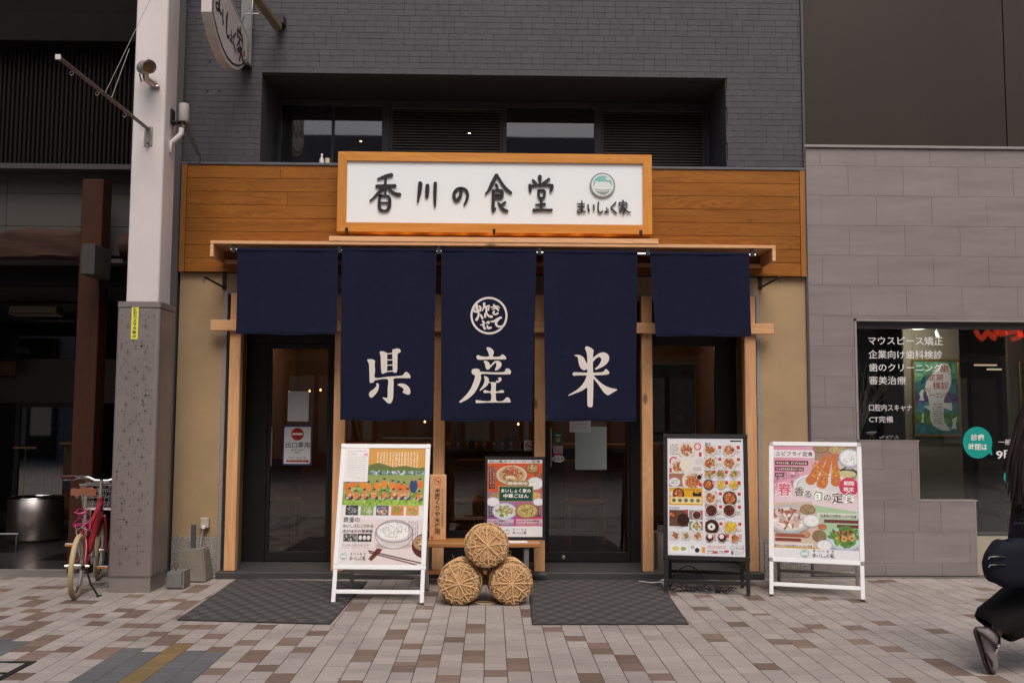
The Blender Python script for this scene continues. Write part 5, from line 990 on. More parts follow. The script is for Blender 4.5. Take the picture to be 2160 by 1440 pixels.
# ------------------------------------------------------------------ straw bales
def build_bale(seed=3):
    t = thing('straw_bale', '', 'straw bale', (0, 0, 0), 'straw rice bales stacked in a pyramid'); R, Lh = .150, .34; r2 = random.Random(seed)
    MX = Matrix.Rotation(math.pi/2, 4, 'X')       # lathe z -> -y (towards the street)
    prof = [(.01, Lh+.012), (.04, Lh+.010), (.08, Lh+.004), (.12, Lh-.012), (.143, Lh-.04), (.149, Lh-.08)]+[(R*(1+.03*math.sin(i*1.3)), Lh-.08-.02*i) for i in range(1, 9)]+[(.149, .08), (.143, .04), (.12, .014), (.05, 0), (.01, 0)]
    mb = MB(); n = 48; vs = []
    for r, z in prof:
        for k in range(n): q = 1+.02*math.sin(k*2.1+z*30)+r2.uniform(-.012, .012); vs.append(MX @ Vector((r*q*math.cos(2*math.pi*k/n), r*q*math.sin(2*math.pi*k/n), z-Lh/2)))
    mb.add(vs, [(i*n+k, (i+1)*n+k, (i+1)*n+(k+1) % n, i*n+(k+1) % n) for i in range(len(prof)-1) for k in range(n)]+[tuple(range(n))]); mk('body', mb, M_straw, t, smooth=True)
    zf = lambda r: Lh/2+.014-.45*r*r-(.35*(max(0, r-.10))**1*.6)
    P = lambda r, a, up=0.: MX @ Vector((r*math.cos(a), r*math.sin(a), zf(r)+up))
    mb = MB()                                    # strands of the end face
    for i in range(620):
        a = r2.uniform(0, 2*math.pi); r0 = r2.uniform(.01, .06); r1 = r0+r2.uniform(.03, .07); da = r2.uniform(-.12, .12); w_ = r2.uniform(.0012, .0024); p, q = P(r0, a, r2.uniform(-.001, .004)), P(min(.147, r1), a+da, r2.uniform(-.001, .005)); s = (q-p).cross(MX @ Vector((0, 0, 1))).normalized()*w_; h = MX @ Vector((0, 0, w_))
        mb.add([p-s, p+h, p+s, q-s, q+h, q+s], [(0, 1, 4, 3), (1, 2, 5, 4)])
    for i in range(420):                         # crimped straw at the rim
        a = r2.uniform(0, 2*math.pi); r0 = r2.uniform(.095, .146); p = P(r0, a, r2.uniform(0, .006)); q = P(min(.152, r0+r2.uniform(-.015, .02)), a+r2.uniform(-.14, .14), r2.uniform(0, .009)); w_ = r2.uniform(.0016, .003)
        s = (q-p).cross(MX @ Vector((0, 0, 1))); s = s.normalized()*w_ if s.length > 1e-6 else Vector((w_, 0, 0)); h = MX @ Vector((0, 0, w_*1.3)); mb.add([p-s, p+h, p+s, q-s, q+h, q+s], [(0, 1, 4, 3), (1, 2, 5, 4)])
    for i in range(900):                         # straw along the flank
        a = r2.uniform(0, 2*math.pi); y0 = r2.uniform(-Lh/2+.02, Lh/2-.05); ll = r2.uniform(.03, .09); rr = R*1.01+r2.uniform(0, .004); a2 = a+r2.uniform(-.08, .08)
        p = MX @ Vector((rr*math.cos(a), rr*math.sin(a), y0)); q = MX @ Vector((rr*math.cos(a2), rr*math.sin(a2), min(Lh/2-.02, y0+ll))); s = Vector((-math.sin(a), 0, -math.cos(a)))*.0018; o_ = Vector((math.cos(a), 0, -math.sin(a)))*.002
        o_ = (p+q)*.5; o_.y = 0; o_ = o_.normalized()*.002; s = o_.cross(Vector((0, 1, 0))).normalized()*.0018; mb.add([p-s, p+o_, p+s, q-s, q+o_, q+s], [(0, 1, 4, 3), (1, 2, 5, 4)])
    mk('straw_strands', mb, M_straw, t, kind='stuff')
    def twist(pts, r, nm='rope'):
        mb = MB(); pts = [Vector(p) for p in pts]; D = [0]
        for i in range(1, len(pts)): D.append(D[-1]+(pts[i]-pts[i-1]).length)
        T_ = D[-1]; n = max(6, int(T_/.006)); out = []
        def at(d):
            for i in range(1, len(D)):
                if d <= D[i]+1e-9: k = (d-D[i-1])/max(1e-9, D[i]-D[i-1]); return pts[i-1].lerp(pts[i], k), (pts[i]-pts[i-1]).normalized()
            return pts[-1], (pts[-1]-pts[-2]).normalized()
        for ph in (0, math.pi):
            c = []
            for i in range(n+1):
                d = T_*i/n; p, tt = at(d); u = tt.cross(Vector((0, 1, .01))); u = u.normalized() if u.length > 1e-4 else Vector((1, 0, 0)); v = tt.cross(u); an = d/.016*math.pi*2*.5+ph; c.append(p+(u*math.cos(an)+v*math.sin(an))*r*.5)
            mb.tube(c, r*.5, 6)
        return mk(nm, mb, M_rope, t, smooth=True)
    for i in range(4):
        a = math.pi/4*i+.12+r2.uniform(-.1, .1); pts = [P(.146*abs(s), a+(math.pi if s < 0 else 0)+.03*math.sin(4*s), .009+.002*i) for s in [-1, -.8, -.55, -.3, -.1, .1, .3, .55, .8, 1]]; twist(pts, .0052)
    z_ = []
    for i in range(17): a = math.pi/8*i+.12; z_.append(P((.088 if i % 2 == 0 else .115)+(r2.uniform(-.011, .011) if 0 < i < 16 else 0), a+(r2.uniform(-.09, .09) if 0 < i < 16 else 0), .010))
    twist(z_, .0042)
    z_ = []
    for i in range(33): a = math.pi/16*i+.3; z_.append(P((.120 if i % 2 == 0 else .142)+(r2.uniform(-.008, .006) if 0 < i < 32 else 0), a+(r2.uniform(-.07, .07) if 0 < i < 32 else 0), .009))
    twist(z_, .0038)
    for i in range(8):
        a = math.pi/4*i+.12+.39+r2.uniform(-.16, .16); twist([P(.012, a, .007), P(.05, a+.03, .009), P(.088, a+r2.uniform(-.1, .1), .010), P(.118, a+r2.uniform(-.15, .15), .008)], .003)
    for y, rr in ((Lh/2-.055, .1535), (Lh/2-.068, .1545), (Lh/2-.16, .1545), (-.02, .155), (-.10, .1545)):
        twist([MX @ Vector(((rr+.002*math.sin(5*k))*math.cos(2*math.pi*k/40), (rr+.002*math.sin(5*k))*math.sin(2*math.pi*k/40), y+.003*math.sin(k*.9))) for k in range(41)], .005, 'hoop_rope')
    mb = MB()                                     # stray straws
    for i in range(46):
        a = r2.uniform(0, 2*math.pi); y = r2.uniform(-.1, Lh/2-.02); p = MX @ Vector((R*math.cos(a), R*math.sin(a), y)); q = p+Vector((math.cos(a)*r2.uniform(.01, .045), r2.uniform(-.03, .01), -math.sin(a)*r2.uniform(.01, .045))) ; q = p+(Vector((p.x, 0, p.z)).normalized()*r2.uniform(.008, .035))+Vector((r2.uniform(-.02, .02), r2.uniform(-.02, .01), r2.uniform(-.02, .02)))
        mb.tube([p, p.lerp(q, .5)+Vector((0, 0, .004)), q], .0008, 4)
    mk('stray_straws', mb, M_straw, t, kind='stuff'); return t
for i, (x, y, z, ry, lab) in enumerate(((-.203, -1.17, .153, 25, 'straw rice bale on the paving, lower one nearest the farm crew board'), (.143, -1.16, .153, 48, 'straw rice bale on the paving, lower one beside the entrance door mat'), (-.026, -1.19, .408, 5, 'straw rice bale resting on top of the other two'))):
    o = build_bale((3, 8, 21)[i]); o['label'] = lab; o.location = (x, y, z); o.rotation_euler = (math.radians(-6 if i == 2 else -2), math.radians(ry), math.radians((-5, 4, 3)[i]))
mk('straw_ring', MB().tube([(-.03+.075*math.cos(a*math.pi/12), -1.24+.045*math.sin(a*math.pi/12), .006) for a in range(24)], .003, 6, closed=True), M_rope, label='loop of straw rope lying on the paving between the lower bales', category='rope')

# ------------------------------------------------------------------ arcade pillar
pl = thing('arcade_pillar', 'tall white arcade pillar with patterned stainless steel sleeve at its base', 'pillar', (-2.72, -.62, 0))
def rprism(x0, x1, y0, y1, r, z0, z1, n=6):
    pts = []
    for cx, cyy, a0 in ((x1-r, y0+r, -90), (x1-r, y1-r, 0), (x0+r, y1-r, 90), (x0+r, y0+r, 180)):
        for k in range(n+1): a = math.radians(a0+90*k/n); pts.append((cx+r*math.cos(a), cyy+r*math.sin(a)))
    m = len(pts); mb = MB(); mb.add([(x, y, z) for z in (z0, z1) for x, y in pts], [(k, (k+1) % m, m+(k+1) % m, m+k) for k in range(m)]+[tuple(range(m))[::-1], tuple(range(m, 2*m))]); return mb
PY = -.82; px0, px1 = -2.893, -2.560
M_sleeve = mat('satin_patterned_steel', (.36, .315, .30), .42, .7, var=.05, scale=40, bump=.02, bscale=300, grime=.12)
mk('white_shaft', rprism(-2.842, -2.588, PY+.03, -.50, .022, 2.2, 7.5), M_wpaint, pl, smooth=50)
mk('sleeve', rprism(px0, px1, PY, -.44, .03, .125, 2.165), M_sleeve, pl, smooth=50)
mk('collar', rprism(px0-.003, px1+.003, PY-.003, -.437, .03, 2.172, 2.215), M_sleeve, pl, smooth=50)
mk('collar_shadow_gap', rprism(px0+.006, px1-.006, PY+.006, -.446, .025, 2.16, 2.175), M_blk, pl)
mk('plinth', rprism(px0+.012, px1-.012, PY+.012, -.452, .004, 0, .124), mat('plain_satin_steel', (.42, .38, .36), .45, .7, var=.05, scale=30, grime=.25), pl, smooth=50)
mk('side_trim', MB().box(px1+.0005, px1+.004, PY+.07, PY+.078, .13, 2.16).box(px1+.0005, px1+.004, -.49, -.482, .13, 2.16), M_steel, pl)
mb = MB(); fpl = lambda u, v, n: (u, PY-n, v)
def star(x, z, r, w_):
    p = []
    for k in range(8): a = math.pi/4*k+math.pi/2; rr = r if k % 2 == 0 else r*w_; p.append((x+rr*math.cos(a)*(.8 if k % 4 == 2 else 1), z+rr*math.sin(a)))
    mb.add([(a, PY-.0006, b_) for a, b_ in [(x, z)]+p], [(0, 1+k, 1+(k+1) % 8) for k in range(8)])
r3 = random.Random(4)
for j in range(10):
    z = 2.02-j*.2
    for x in (px0+.09, px0+.225): star(x+.004*(j % 2), z, .030, .32)
    for k in range(30):
        x = px0+.045+r3.randrange(12)*.022; zz = z+.03+r3.randrange(7)*.02
        if zz > 2.14 or zz < .15: continue
        s_ = r3.choice([.010, .010, .014, .020]); star(x, zz, s_, .24)
    for k in range(9):
        x = px0+.05+k*.028
        if r3.random() < .7: star(x, z+.085, .009, .28)
mk('star_pattern', mb, mat('etched_star_print', (.20, .178, .168), .45, .6), pl)
yz = W(287, 645, PY); yb = W(285, 715, PY)
st = thing('camera_notice_sticker', 'yellow vertical sticker with black characters on the steel sleeve of the pillar', 'sticker', (yz[0], PY, (yz[1]+yb[1])/2))
x0 = yz[0]-.031; mk('yellow_strip', MB().box(x0, x0+.053, PY-.0022, PY-.0008, yb[1], yz[1]), ink((.86, .86, .33)), st)
mb = MB(); vtext(mb, '防犯カメラ作動中', .003, .006, .046, yz[1]-yb[1]-.012, lambda u, v, n: (x0+u, PY-.0026-n, yb[1]+v), bold=.012); mk('lettering', mb, ink((.12, .12, .1)), st)
# bracket arm towards the street, stay cable
x, z = W(313, 290, PY+.03); FY = PY+.03
ba = thing('banner_pole', 'grey square banner arm bolted to the white pillar and held by a stay wire', 'banner arm', (x, FY, z)); xe, ze = W(124, 122, -2.42)
mk('arm', MB().tube([(x+.005, FY-.03, z+.06), (xe, -2.42, ze)], [.017, .017], 4), mat('worn_grey_steel', (.14, .125, .12), .45, .6), ba)
mk('end_cap', MB().box(xe-.016, xe+.016, -2.436, -2.421, ze-.016, ze+.016, 0, .002), mat('pale_end_cap', (.6, .58, .55), .5), ba)
mk('base_plate', MB().box(x-.032, x+.034, FY-.008, FY-.001, z-.07, z+.085, 0, .003).box(x-.01, x+.012, FY-.03, FY-.008, z-.05, z+.08, 0, .002).tube([(x, FY-.02, z-.085), (x, FY-.02, z-.06)], .008, 8), mat('mid_grey_plate', (.30, .28, .27), .5, .4), ba)
for k in (.08, .3, .62, .88):
    p = Vector((x, FY-.03, z+.06)).lerp(Vector((xe, -2.42, ze)), k); mk('eye_ring', MB().tube([(p.x+.012*math.cos(a*math.pi/6), p.y, p.z-.033+.014*math.sin(a*math.pi/6)) for a in range(12)], .002, 5, closed=True), M_steel, ba)
p = Vector((x, FY-.03, z+.06)).lerp(Vector((xe, -2.42, ze)), .5); tx, tz = W(330, 0, FY); mk('stay_wire', MB().tube([p+Vector((0, -.05, .02)), (tx+.05, FY+.01, tz+.25)], .0022, 5).tube([p+Vector((0, .05, .0)), p.lerp(Vector((tx+.05, FY, tz+.25)), .35)], .0022, 5), mat('wire', (.3, .28, .27), .4, .6), ba)
# security camera
x, z = W(322, 160, PY-.02); sc_ = thing('security_camera', 'silver cylinder security camera mounted on the white pillar', 'security camera', (x, PY, z))
d = Vector((.62, -.75, -.22)).normalized(); p = Vector((x-.07, FY-.10, z+.04)); M_camsil = mat('silver_painted_camera', (.42, .39, .37), .35, .35); mk('housing', MB().tube([p, p+d*.02, p+d*.15], [.040, .048, .048], 20), M_camsil, sc_, smooth=True)
mk('sun_hood', MB().tube([p+d*.05+Vector((0, 0, .006)), p+d*.175+Vector((0, 0, .006))], .053, 20, cap=False), M_camsil, sc_, smooth=True)
mk('lens', MB().tube([p+d*.151, p+d*.157], .041, 20), mat('amber_lens', (.10, .045, .01), .1, coat=1), sc_)
mk('mount', MB().tube([p+d*.08-Vector((0, 0, .03)), p+d*.06-Vector((0, -.05, .07)), (x, FY, z-.055)], [.024, .026, .032], 12).box(x-.035, x+.045, FY-.03, FY, z-.085, z-.065, 0, .006), M_steel, sc_, smooth=50)
mk('camera_cable', MB().tube([p+Vector((-.01, .04, .0)), p+Vector((-.04, .07, -.03)), (x-.10, FY+.03, z-.06)], .006, 6), M_blk, sc_)
for (px_, py_, r_) in ((340, 152, 0),): mk('cable_loop', MB().tube([p+d*.08+Vector((0, 0, .04)), p+d*.1+Vector((.02, 0, .07)), p+d*.14+Vector((.03, 0, .045)), p+d*.17+Vector((.02, .03, .06))], .0022, 5), M_steel, sc_)
# junction canister, elbow and cables
x, z = W(388, 238, -.62); jb = thing('cable_canister', 'grey cable canister with dangling black cables on the side of the pillar', 'junction box', (x, -.62, z))
mk('canister', MB().lathe([(.038, -.075), (.041, -.07), (.041, .06), (.036, .072), (.01, .078)], 24, Matrix.Translation((x, -.62, z))), mat('weathered_grey_plastic', (.36, .34, .33), .6), jb, smooth=True)
mk('bracket', MB().box(-2.588, x-.02, -.66, -.58, z-.09, z-.075, 0, .003).box(-2.588, -2.575, -.66, -.58, z-.10, z+.02), M_blk, jb)
mb = MB(); r4 = random.Random(8)
for i in range(5):
    a = r4.uniform(0, 6); mb.tube([(x+.012*math.cos(a), -.62+.012*math.sin(a), z-.075), (x+.02+.02*i, -.61, z-.16-.02*i), (x+.075+.012*i, -.6, z-.27-.014*i), (x+.13, -.6+.01*i, z-.36), (x+.125, -.6, z-.43), (x+.07, -.6, z-.42), (x+.02, -.6, z-.33+.01*i), (x-.03, -.6, z-.24)], [.003, .004, .005, .005, .005, .005, .004, .003], 6)
mk('black_cables', mb, M_rubber, jb, smooth=True)
mk('cable_coil', MB().tube([(x+.02*math.cos(a*.8), -.62+.02*math.sin(a*.8), z-.085-.0022*a) for a in range(26)], .0028, 5), M_steel, jb, smooth=True)
mk('conduit_elbow', MB().tube([(x-.012, -.63, z-.13), (x-.012, -.63, z-.17), (x-.03, -.635, z-.20), (x-.075, -.64, z-.245), (x-.10, -.64, z-.26)], .021, 14).box(-2.588, -2.572, -.66, -.63, z-.34, z-.25, 0, .003), M_wpaint, jb, smooth=50)
# building edge duct behind the pillar
mk('corner_duct', MB().box(-2.775, -2.69, -.03, .25, 0, 9, 0, .004), mat('slate_grey_duct', (.085, .082, .088), .5), label='slate grey vertical duct between the pillar and the ochre wall', category='duct')

# ------------------------------------------------------------------ hanging blade sign with name
bs = thing('hanging_blade_sign', 'white hanging sign with curved belly and brushed black name, high by the pillar', 'sign', (-2.13, -.62, 4.45))
bx = -2.135; Y0, Y1 = -1.17, -.06; fb_ = lambda u, v, n: (bx-.078+n, Y0+u, v)      # face looks to +X
prof = [(0, 4.78), (0, 4.375)]+[(u, 4.375-.16*math.sin(math.pi*min(1, u/1.0)**.8)*(1-u*.05)-.0*u) for u in [i*.07 for i in range(1, 14)]]+[(1.0, 4.35), (1.11, 4.375), (1.11, 4.66), (.95, 4.66)]
prof = [(0, 4.80), (0, 4.385), (.06, 4.33), (.16, 4.26), (.3, 4.20), (.46, 4.17), (.62, 4.18), (.78, 4.22), (.93, 4.29), (1.08, 4.40), (1.11, 4.42), (1.11, 4.64)]
mb = MB(); mb.prism(prof, fb_, .078); n = len(prof); mb.add([fb_(u, v, 0) for u, v in prof], [tuple(range(n))[::-1]]); mk('case', mb, mat('beige_sign_case', (.50, .46, .45), .5), bs)
ins = [(u*.93+.045, 4.50+(v-4.50)*.86) for u, v in prof]; mk('border_line', MB().prism([(u*.96+.024, 4.5+(v-4.5)*.92) for u, v in prof], lambda u, v, n: fb_(u, v, .0785+n), .001), M_blk, bs)
mk('face_panel', MB().prism(ins, lambda u, v, n: fb_(u, v, .080+n), .001), mat('milky_sign_face', (.55, .51, .50), .4), bs)
mb = MB(); q = 0
for ch, u0, v0, w_, h_ in (('ま', .10, 4.46, .15, .26), ('い', .29, 4.41, .11, .11), ('し', .41, 4.37, .10, .18), ('ょ', .52, 4.37, .07, .09), ('く', .61, 4.34, .08, .15), ('家', .73, 4.32, .26, .27)):
    brush_line(mb, ch, u0, v0, w_, h_, fb_, .0825+.0002*q, 0, 0, 1.3); q += 1
mk('brushed_name', mb, M_letter, bs); mk('red_dot', MB().prism([(.965+.024*math.cos(a*math.pi/8), 4.43+.03*math.sin(a*math.pi/8)) for a in range(16)], lambda u, v, n: fb_(u, v, .0845+n), .0005), ink((.62, .1, .14)), bs)
mk('wall_channel', MB().box(bx-.07, bx+.03, -.058, .0, 4.38, 5.6, 0, .003), mat('steel_channel', (.16, .165, .17), .5, .3), bs); mk('foot_bracket', MB().box(bx-.06, bx+.03, -.14, -.01, 4.355, 4.378, 0, .003), M_blk, bs)
mk('cable_arch', MB().tube([(bx+.05, -.05, 4.70), (bx+.05, -.14, 4.74), (bx+.05, -.16, 4.82), (bx+.05, -.14, 4.95)], .008, 8).tube([(bx-.03, -.12, 4.64), (bx-.03, -.16, 4.74), (bx+.0, -.16, 4.80), (bx+.10, -.12, 4.82)], .007, 8), M_steel, bs, smooth=True)
x, z = W(580, 44, -.3); fl = thing('floodlight_arm', 'beige floodlight box on an arm above the blue grey bricks', 'floodlight', (x, -.3, z))
mb = MB(); mb.box(-.036, .036, -.75, .0, -.03, .03, 0, .01); Mx = Matrix.Translation((x-.02, -.08, z+.03)) @ Matrix.Rotation(math.radians(-7), 4, 'Z') @ Matrix.Rotation(math.radians(-4), 4, 'X'); mb.v = [tuple(Mx @ Vector(v)) for v in mb.v]
mk('lamp_box', mb, mat('beige_lamp_box', (.16, .135, .09), .5), fl); mk('mount', MB().box(x-.05, x+.03, -.1, .0, z+.06, z+.14, 0, .004), M_blk, fl)
for dx in (.62, .92): pass
# small brackets under the fascia
for nm, px_, sx in (('curtain_hook_bracket', 474, -1), ('curtain_hook_bracket', 1603, 1)):
    x, z = W(px_, 590, 0); t = thing(nm, 'black swing bracket on the ochre wall beside the %s' % ('exit side curtain' if sx < 0 else 'menu board side curtain'), 'bracket', (x, 0, z), 'black hook brackets on the plaster')
    mk('plate', MB().box(x-.018, x+.018, -.008, -.0005, z-.085, z+.055, 0, .002), M_blk, t); e = Vector((x+sx*.085, -.30, z-.02)); mk('arm', MB().tube([(x, -.01, z-.07), e], .010, 4), M_blk, t)
    mk('stay', MB().tube([(x, -.01, z+.045), e+Vector((0, 0, .012))], .003, 5), M_steel, t); mk('hook', MB().tube([(e.x+.008*math.cos(a*math.pi/5), e.y, e.z-.026+.018*math.sin(a*math.pi/5)) for a in range(10)], .0024, 5, closed=True), M_blk, t)
# outlet with cable, concrete weights
x, z = W(434, 1102, 0); ob_ = thing('wall_outlet', 'beige outdoor outlet with white cable low on the ochre wall', 'outlet', (x, 0, z))
mk('box', MB().box(x-.036, x+.036, -.05, -.0005, z-.04, z+.045, 0, .006), mat('old_beige_plastic', (.45, .40, .33), .6), ob_)
mk('plug', MB().box(x-.012, x+.016, -.085, -.05, z-.045, z-.015, 0, .004), M_alu, ob_)
mk('cable', MB().tube([(x, -.07, z-.045), (x-.015, -.07, z-.12), (x-.025, -.06, z-.24), (x-.02, -.06, z-.36), (x+.03, -.07, .03), (x+.10, -.09, .009), (x+.25, -.12, .009), (x+.36, -.14, .009)], .0045, 7), mat('off_white_cable', (.55, .52, .48), .5), ob_, smooth=True)
def block(nm, lab, cx, cyy, w_, d_, h_, tp, m, extra):
    t = thing(nm, lab, 'concrete weight', (cx, cyy, 0)); a = tp; mb = MB(); bmx = bmesh.new(); bmesh.ops.create_cube(bmx, size=1)
    for v in bmx.verts:
        k = 1 if v.co.z < 0 else a; v.co = Vector((v.co.x*w_*k, v.co.y*d_*k, (v.co.z+.5)*h_))
    bmesh.ops.bevel(bmx, geom=bmx.edges[:], offset=.012, segments=2, affect='EDGES'); bmesh.ops.subdivide_edges(bmx, edges=bmx.edges[:], cuts=2)
    for v in bmx.verts: v.co += Vector((rnd.uniform(-1, 1), rnd.uniform(-1, 1), rnd.uniform(-1, 1)))*.0012
    for v in bmx.verts: v.co.z = max(.001, v.co.z); v.co += Vector((cx, cyy, 0))
    bmx.verts.index_update(); mb.add([tuple(v.co) for v in bmx.verts], [[v.index for v in f.verts] for f in bmx.faces]); bmx.free(); mk('block', mb, m, t, smooth=30); extra(t)
block('concrete_base', 'beige trapezoid concrete base with steel stub against the ochre wall', -2.42, -.22, .27, .24, .26, .74, M_conc, lambda t: mk('steel_stub', MB().box(-2.447, -2.413, -.235, -.20, .25, .45, 0, .003), mat('galvanised_stub', (.13, .14, .15), .45, .6), t))
block('cube_weight', 'small grey concrete cube with rusty eye bolt beside the pillar foot', -2.435, -.58, .135, .16, .135, .97, M_conc2, lambda t: (mk('eye_bolt', MB().tube([(-2.445+.016*math.cos(a*math.pi/7), -.60, .175+.016*math.sin(a*math.pi/7)) for a in range(14)], .0045, 6, closed=True).tube([(-2.445, -.60, .13), (-2.445, -.60, .16)], .006, 8), mat('rusty_iron', (.12, .07, .045), .8, .3), t), mk('band', MB().box(-2.372, -2.362, -.662, -.50, .0, .14, 0, .002), M_conc, t)))
# things on the ledge of the upper window
x, z = W(691, 335, .1)
mk('ledge_tray', MB().box(-1.56, -1.38, -.02, .12, 3.53, 3.536), M_paper, label='white strip on the ledge under the bottle and candle', category='tray')
x, z = W(679, 330, .05); bt = thing('small_bottle', 'small clear bottle with white cap on the ledge above the fascia', 'bottle', (x, .05, 3.537))
mk('glass_body', MB().lathe([(.020, 0), (.021, .01), (.021, .045), (.009, .065), (.009, .08)], 18, Matrix.Translation((x, .05, 3.537))), mat('cloudy_bottle', (.5, .47, .48), .2), bt, smooth=True); mk('cap', MB().lathe([(.010, 0), (.010, .014)], 14, Matrix.Translation((x, .05, 3.617))), M_alu, bt)
x, z = W(691, 335, .05); mk('candle_pot', MB().lathe([(.02, 0), (.021, .055), (.018, .056), (.017, .05)], 18, Matrix.Translation((x, .05, 3.537))), mat('cream_pot', (.5, .42, .30), .6), label='cream cylinder pot beside the small bottle on the ledge', category='pot')

# ------------------------------------------------------------------ notices on the doors
dy = .4555+.02
def notice(nm, lab, x0, x1, z0, z1, Y=.472, m=M_paper, cat='notice'):
    t = thing(nm, lab, cat, ((x0+x1)/2, Y, (z0+z1)/2)); mk('sheet', MB().box(x0, x1, Y, Y+.0015, z0, z1), m, t); return t
notice('blank_sheet', 'blank white sheet taped on the exit door above the exit sign', -1.826, -1.638, 1.297, 1.567)
t = notice('exit_only_sign', 'white exit only sign with red no entry disc and blue border on the exit door', -1.862, -1.602, .905, 1.262, .471, mat('blue_sign_border', (.03, .045, .17), .5), 'sign')
x0, z0 = -1.862, .905; f_ = face(x0, z0, .470)
mk('white_field', MB().prism([(.012, .014), (.235, .014), (.248, .027), (.248, .343), (.025, .343), (.012, .330)], f_, .0008), M_paper, t)
dr = ink((.66, .05, .10)); mk('red_disc', MB().prism([(.13+.056*math.cos(a*math.pi/16), .278+.056*math.sin(a*math.pi/16)) for a in range(32)], lambda u, v, n: f_(u, v, .0012+n), .0004), dr, t)
mk('white_bar', MB().prism([(.085, .27), (.175, .27), (.175, .288), (.085, .288)], lambda u, v, n: f_(u, v, .002+n), .0003), WH, t)
mb = MB(); text(mb, '出口専用', .026, .155, .215, .052, f_, .0016, .009, res=3); text(mb, 'EXIT ONLY', .075, .13, .12, .013, f_, .0016, .01); text(mb, '専用口', .11, .108, .045, .012, f_, .0016, .02); mk('lettering', mb, ink((.16, .15, .18)), t)
mb = MB()
for r in range(2):
    for k in range(14):
        if (k*7+r*3) % 5: mb.box(x0+.042+k*.0125, x0+.050+k*.0125, .4685, .4689, z0+.066-r*.018, z0+.074-r*.018)
mk('small_print', mb, ink((.5, .48, .5)), t)
mk('red_arrow', MB().prism([(.032, .030), (.22, .030), (.215, .018), (.243, .037), (.215, .056), (.22, .044), (.032, .044)], lambda u, v, n: f_(u, v, .0012+n), .0004), dr, t)
notice('frosted_sheet', 'pale green frosted sheet hung inside the entrance door glass', .766, 1.052, .876, 1.262, .4745, mat('frosted_pale_green', (.42, .50, .47), .4))
t = notice('door_note', 'small white note overlapping the frosted sheet on the entrance door', .716, .908, 1.212, 1.36); mb = MB()
for r in range(3):
    for k in range(9): mb.box(.74+k*.016, .75+k*.016, .4712, .4716, 1.25+r*.03, 1.256+r*.03)
mk('small_print', mb, ink((.5, .5, .5)), t)
t = notice('green_sticker', 'green sticker with small pink square on the entrance door', .572, .652, 1.098, 1.214, .472, ink((.10, .42, .24)), 'sticker'); mk('pink_square', MB().box(.596, .630, .4706, .4712, 1.122, 1.164), ink((.72, .52, .45)), t); mk('caption', MB().box(.59, .636, .4706, .4712, 1.18, 1.188), WH, t)
t = notice('pink_sticker', 'pink and white sticker under the green one on the entrance door', .570, .655, 1.004, 1.088, .472, ink((.80, .72, .76)), 'sticker'); mb = MB(); f_ = face(.570, 1.004, .4712); text(mb, 'おいしい', .008, .05, .068, .022, f_, .0004, .02); text(mb, 'うまい', .012, .026, .06, .02, f_, .0004, .02); mk('lettering', mb, ink((.5, .1, .25)), t); mk('pink_foot', MB().box(.572, .653, .4706, .4712, 1.006, 1.024), ink((.72, .25, .42)), t)
t = thing('caution_sticker', 'white oval caution sticker with triangle low on the entrance door', 'sticker', (.614, .472, .97)); mk('oval', MB().prism([(.056*math.cos(a*math.pi/14), .032*math.sin(a*math.pi/14)) for a in range(28)], face(.614, .972, .4718), .001), WH, t)
mb = MB(); f_ = face(.614, .972, .4704); text(mb, '注', -.046, -.012, .022, .024, f_, .0004, .02); text(mb, '意', .024, -.012, .022, .024, f_, .0004, .02); ribbon(mb, [(-.018, -.016, .003), (0, .018, .003), (.018, -.016, .003), (-.018, -.016, .003)], f_, .0004, 0, 0, 1); ribbon(mb, [(0, .007, .003), (0, -.006, .003)], f_, .0006, 0); mk('lettering', mb, ink((.4, .12, .2)), t)
t = notice('no_smoking_sign', 'small white no smoking sign on the window pane beside the lit poster', .305, .395, 1.046, 1.135, .472, M_paper, 'sign'); mb = MB(); f_ = face(.35, 1.09, .4716)
N_ = 28; mb.add([f_(r*math.cos(2*math.pi*i/N_), r*math.sin(2*math.pi*i/N_), .0003) for r in (.036, .029) for i in range(N_)], [(i, (i+1) % N_, N_+(i+1) % N_, N_+i) for i in range(N_)]); ribbon(mb, [(-.022, .022, .007), (.022, -.022, .007)], f_, .0006, 0); mk('red_ring', mb, dr, t); mb = MB(); ribbon(mb, [(-.022, -.004, .008), (.02, -.004, .008)], f_, .0001, 0); mk('cigarette', mb, INK, t)
# poster inside the right hand window
A = Art(70, 110, (.16, .14, .13)); A.ell(.5, .02, .8, .14, (.45, .42, .40)); A.rect(.35, .2, 1, .82, (.28, .05, .07)); A.ell(.28, .45, .34, .2, (.08, .08, .08)); A.ell(.3, .44, .22, .12, (.2, .15, .12)); A.food(.28, .44, .2, .1, [(.2, .28, .18), (.35, .12, .1), (.3, .22, .18)], 60, .05); A.ell(.82, .1, .07, .045, (.5, .15, .15)); A.rect(0, .82, 1, 1, (.12, .13, .15)); A.rect(.1, .86, .6, .97, (.1, .25, .25)); A.food(.7, .6, .2, .1, [(.4, .2, .15), (.35, .3, .2)], 30, .05)
t = thing('indoor_poster', 'dark red food poster hanging inside the glass behind the menu board', 'poster', (1.66, .75, 1.5)); A.build('print', .50, .72, face(1.41, 1.12, .75), .002, t, .3); mk('hanging_bar', MB().box(1.40, 1.92, .742, .76, 1.845, 1.865, 0, .003), M_steel, t); mk('mount', MB().box(1.40, 1.92, .752, .758, 1.11, 1.845), M_paper, t)
mb = MB(); vtext(mb, '骨牛肉', .33, .16, .06, .38, lambda u, v, n: (1.41+u, .747-n, 1.12+v)); mk('lettering', mb, ink((.5, .42, .4)), t)
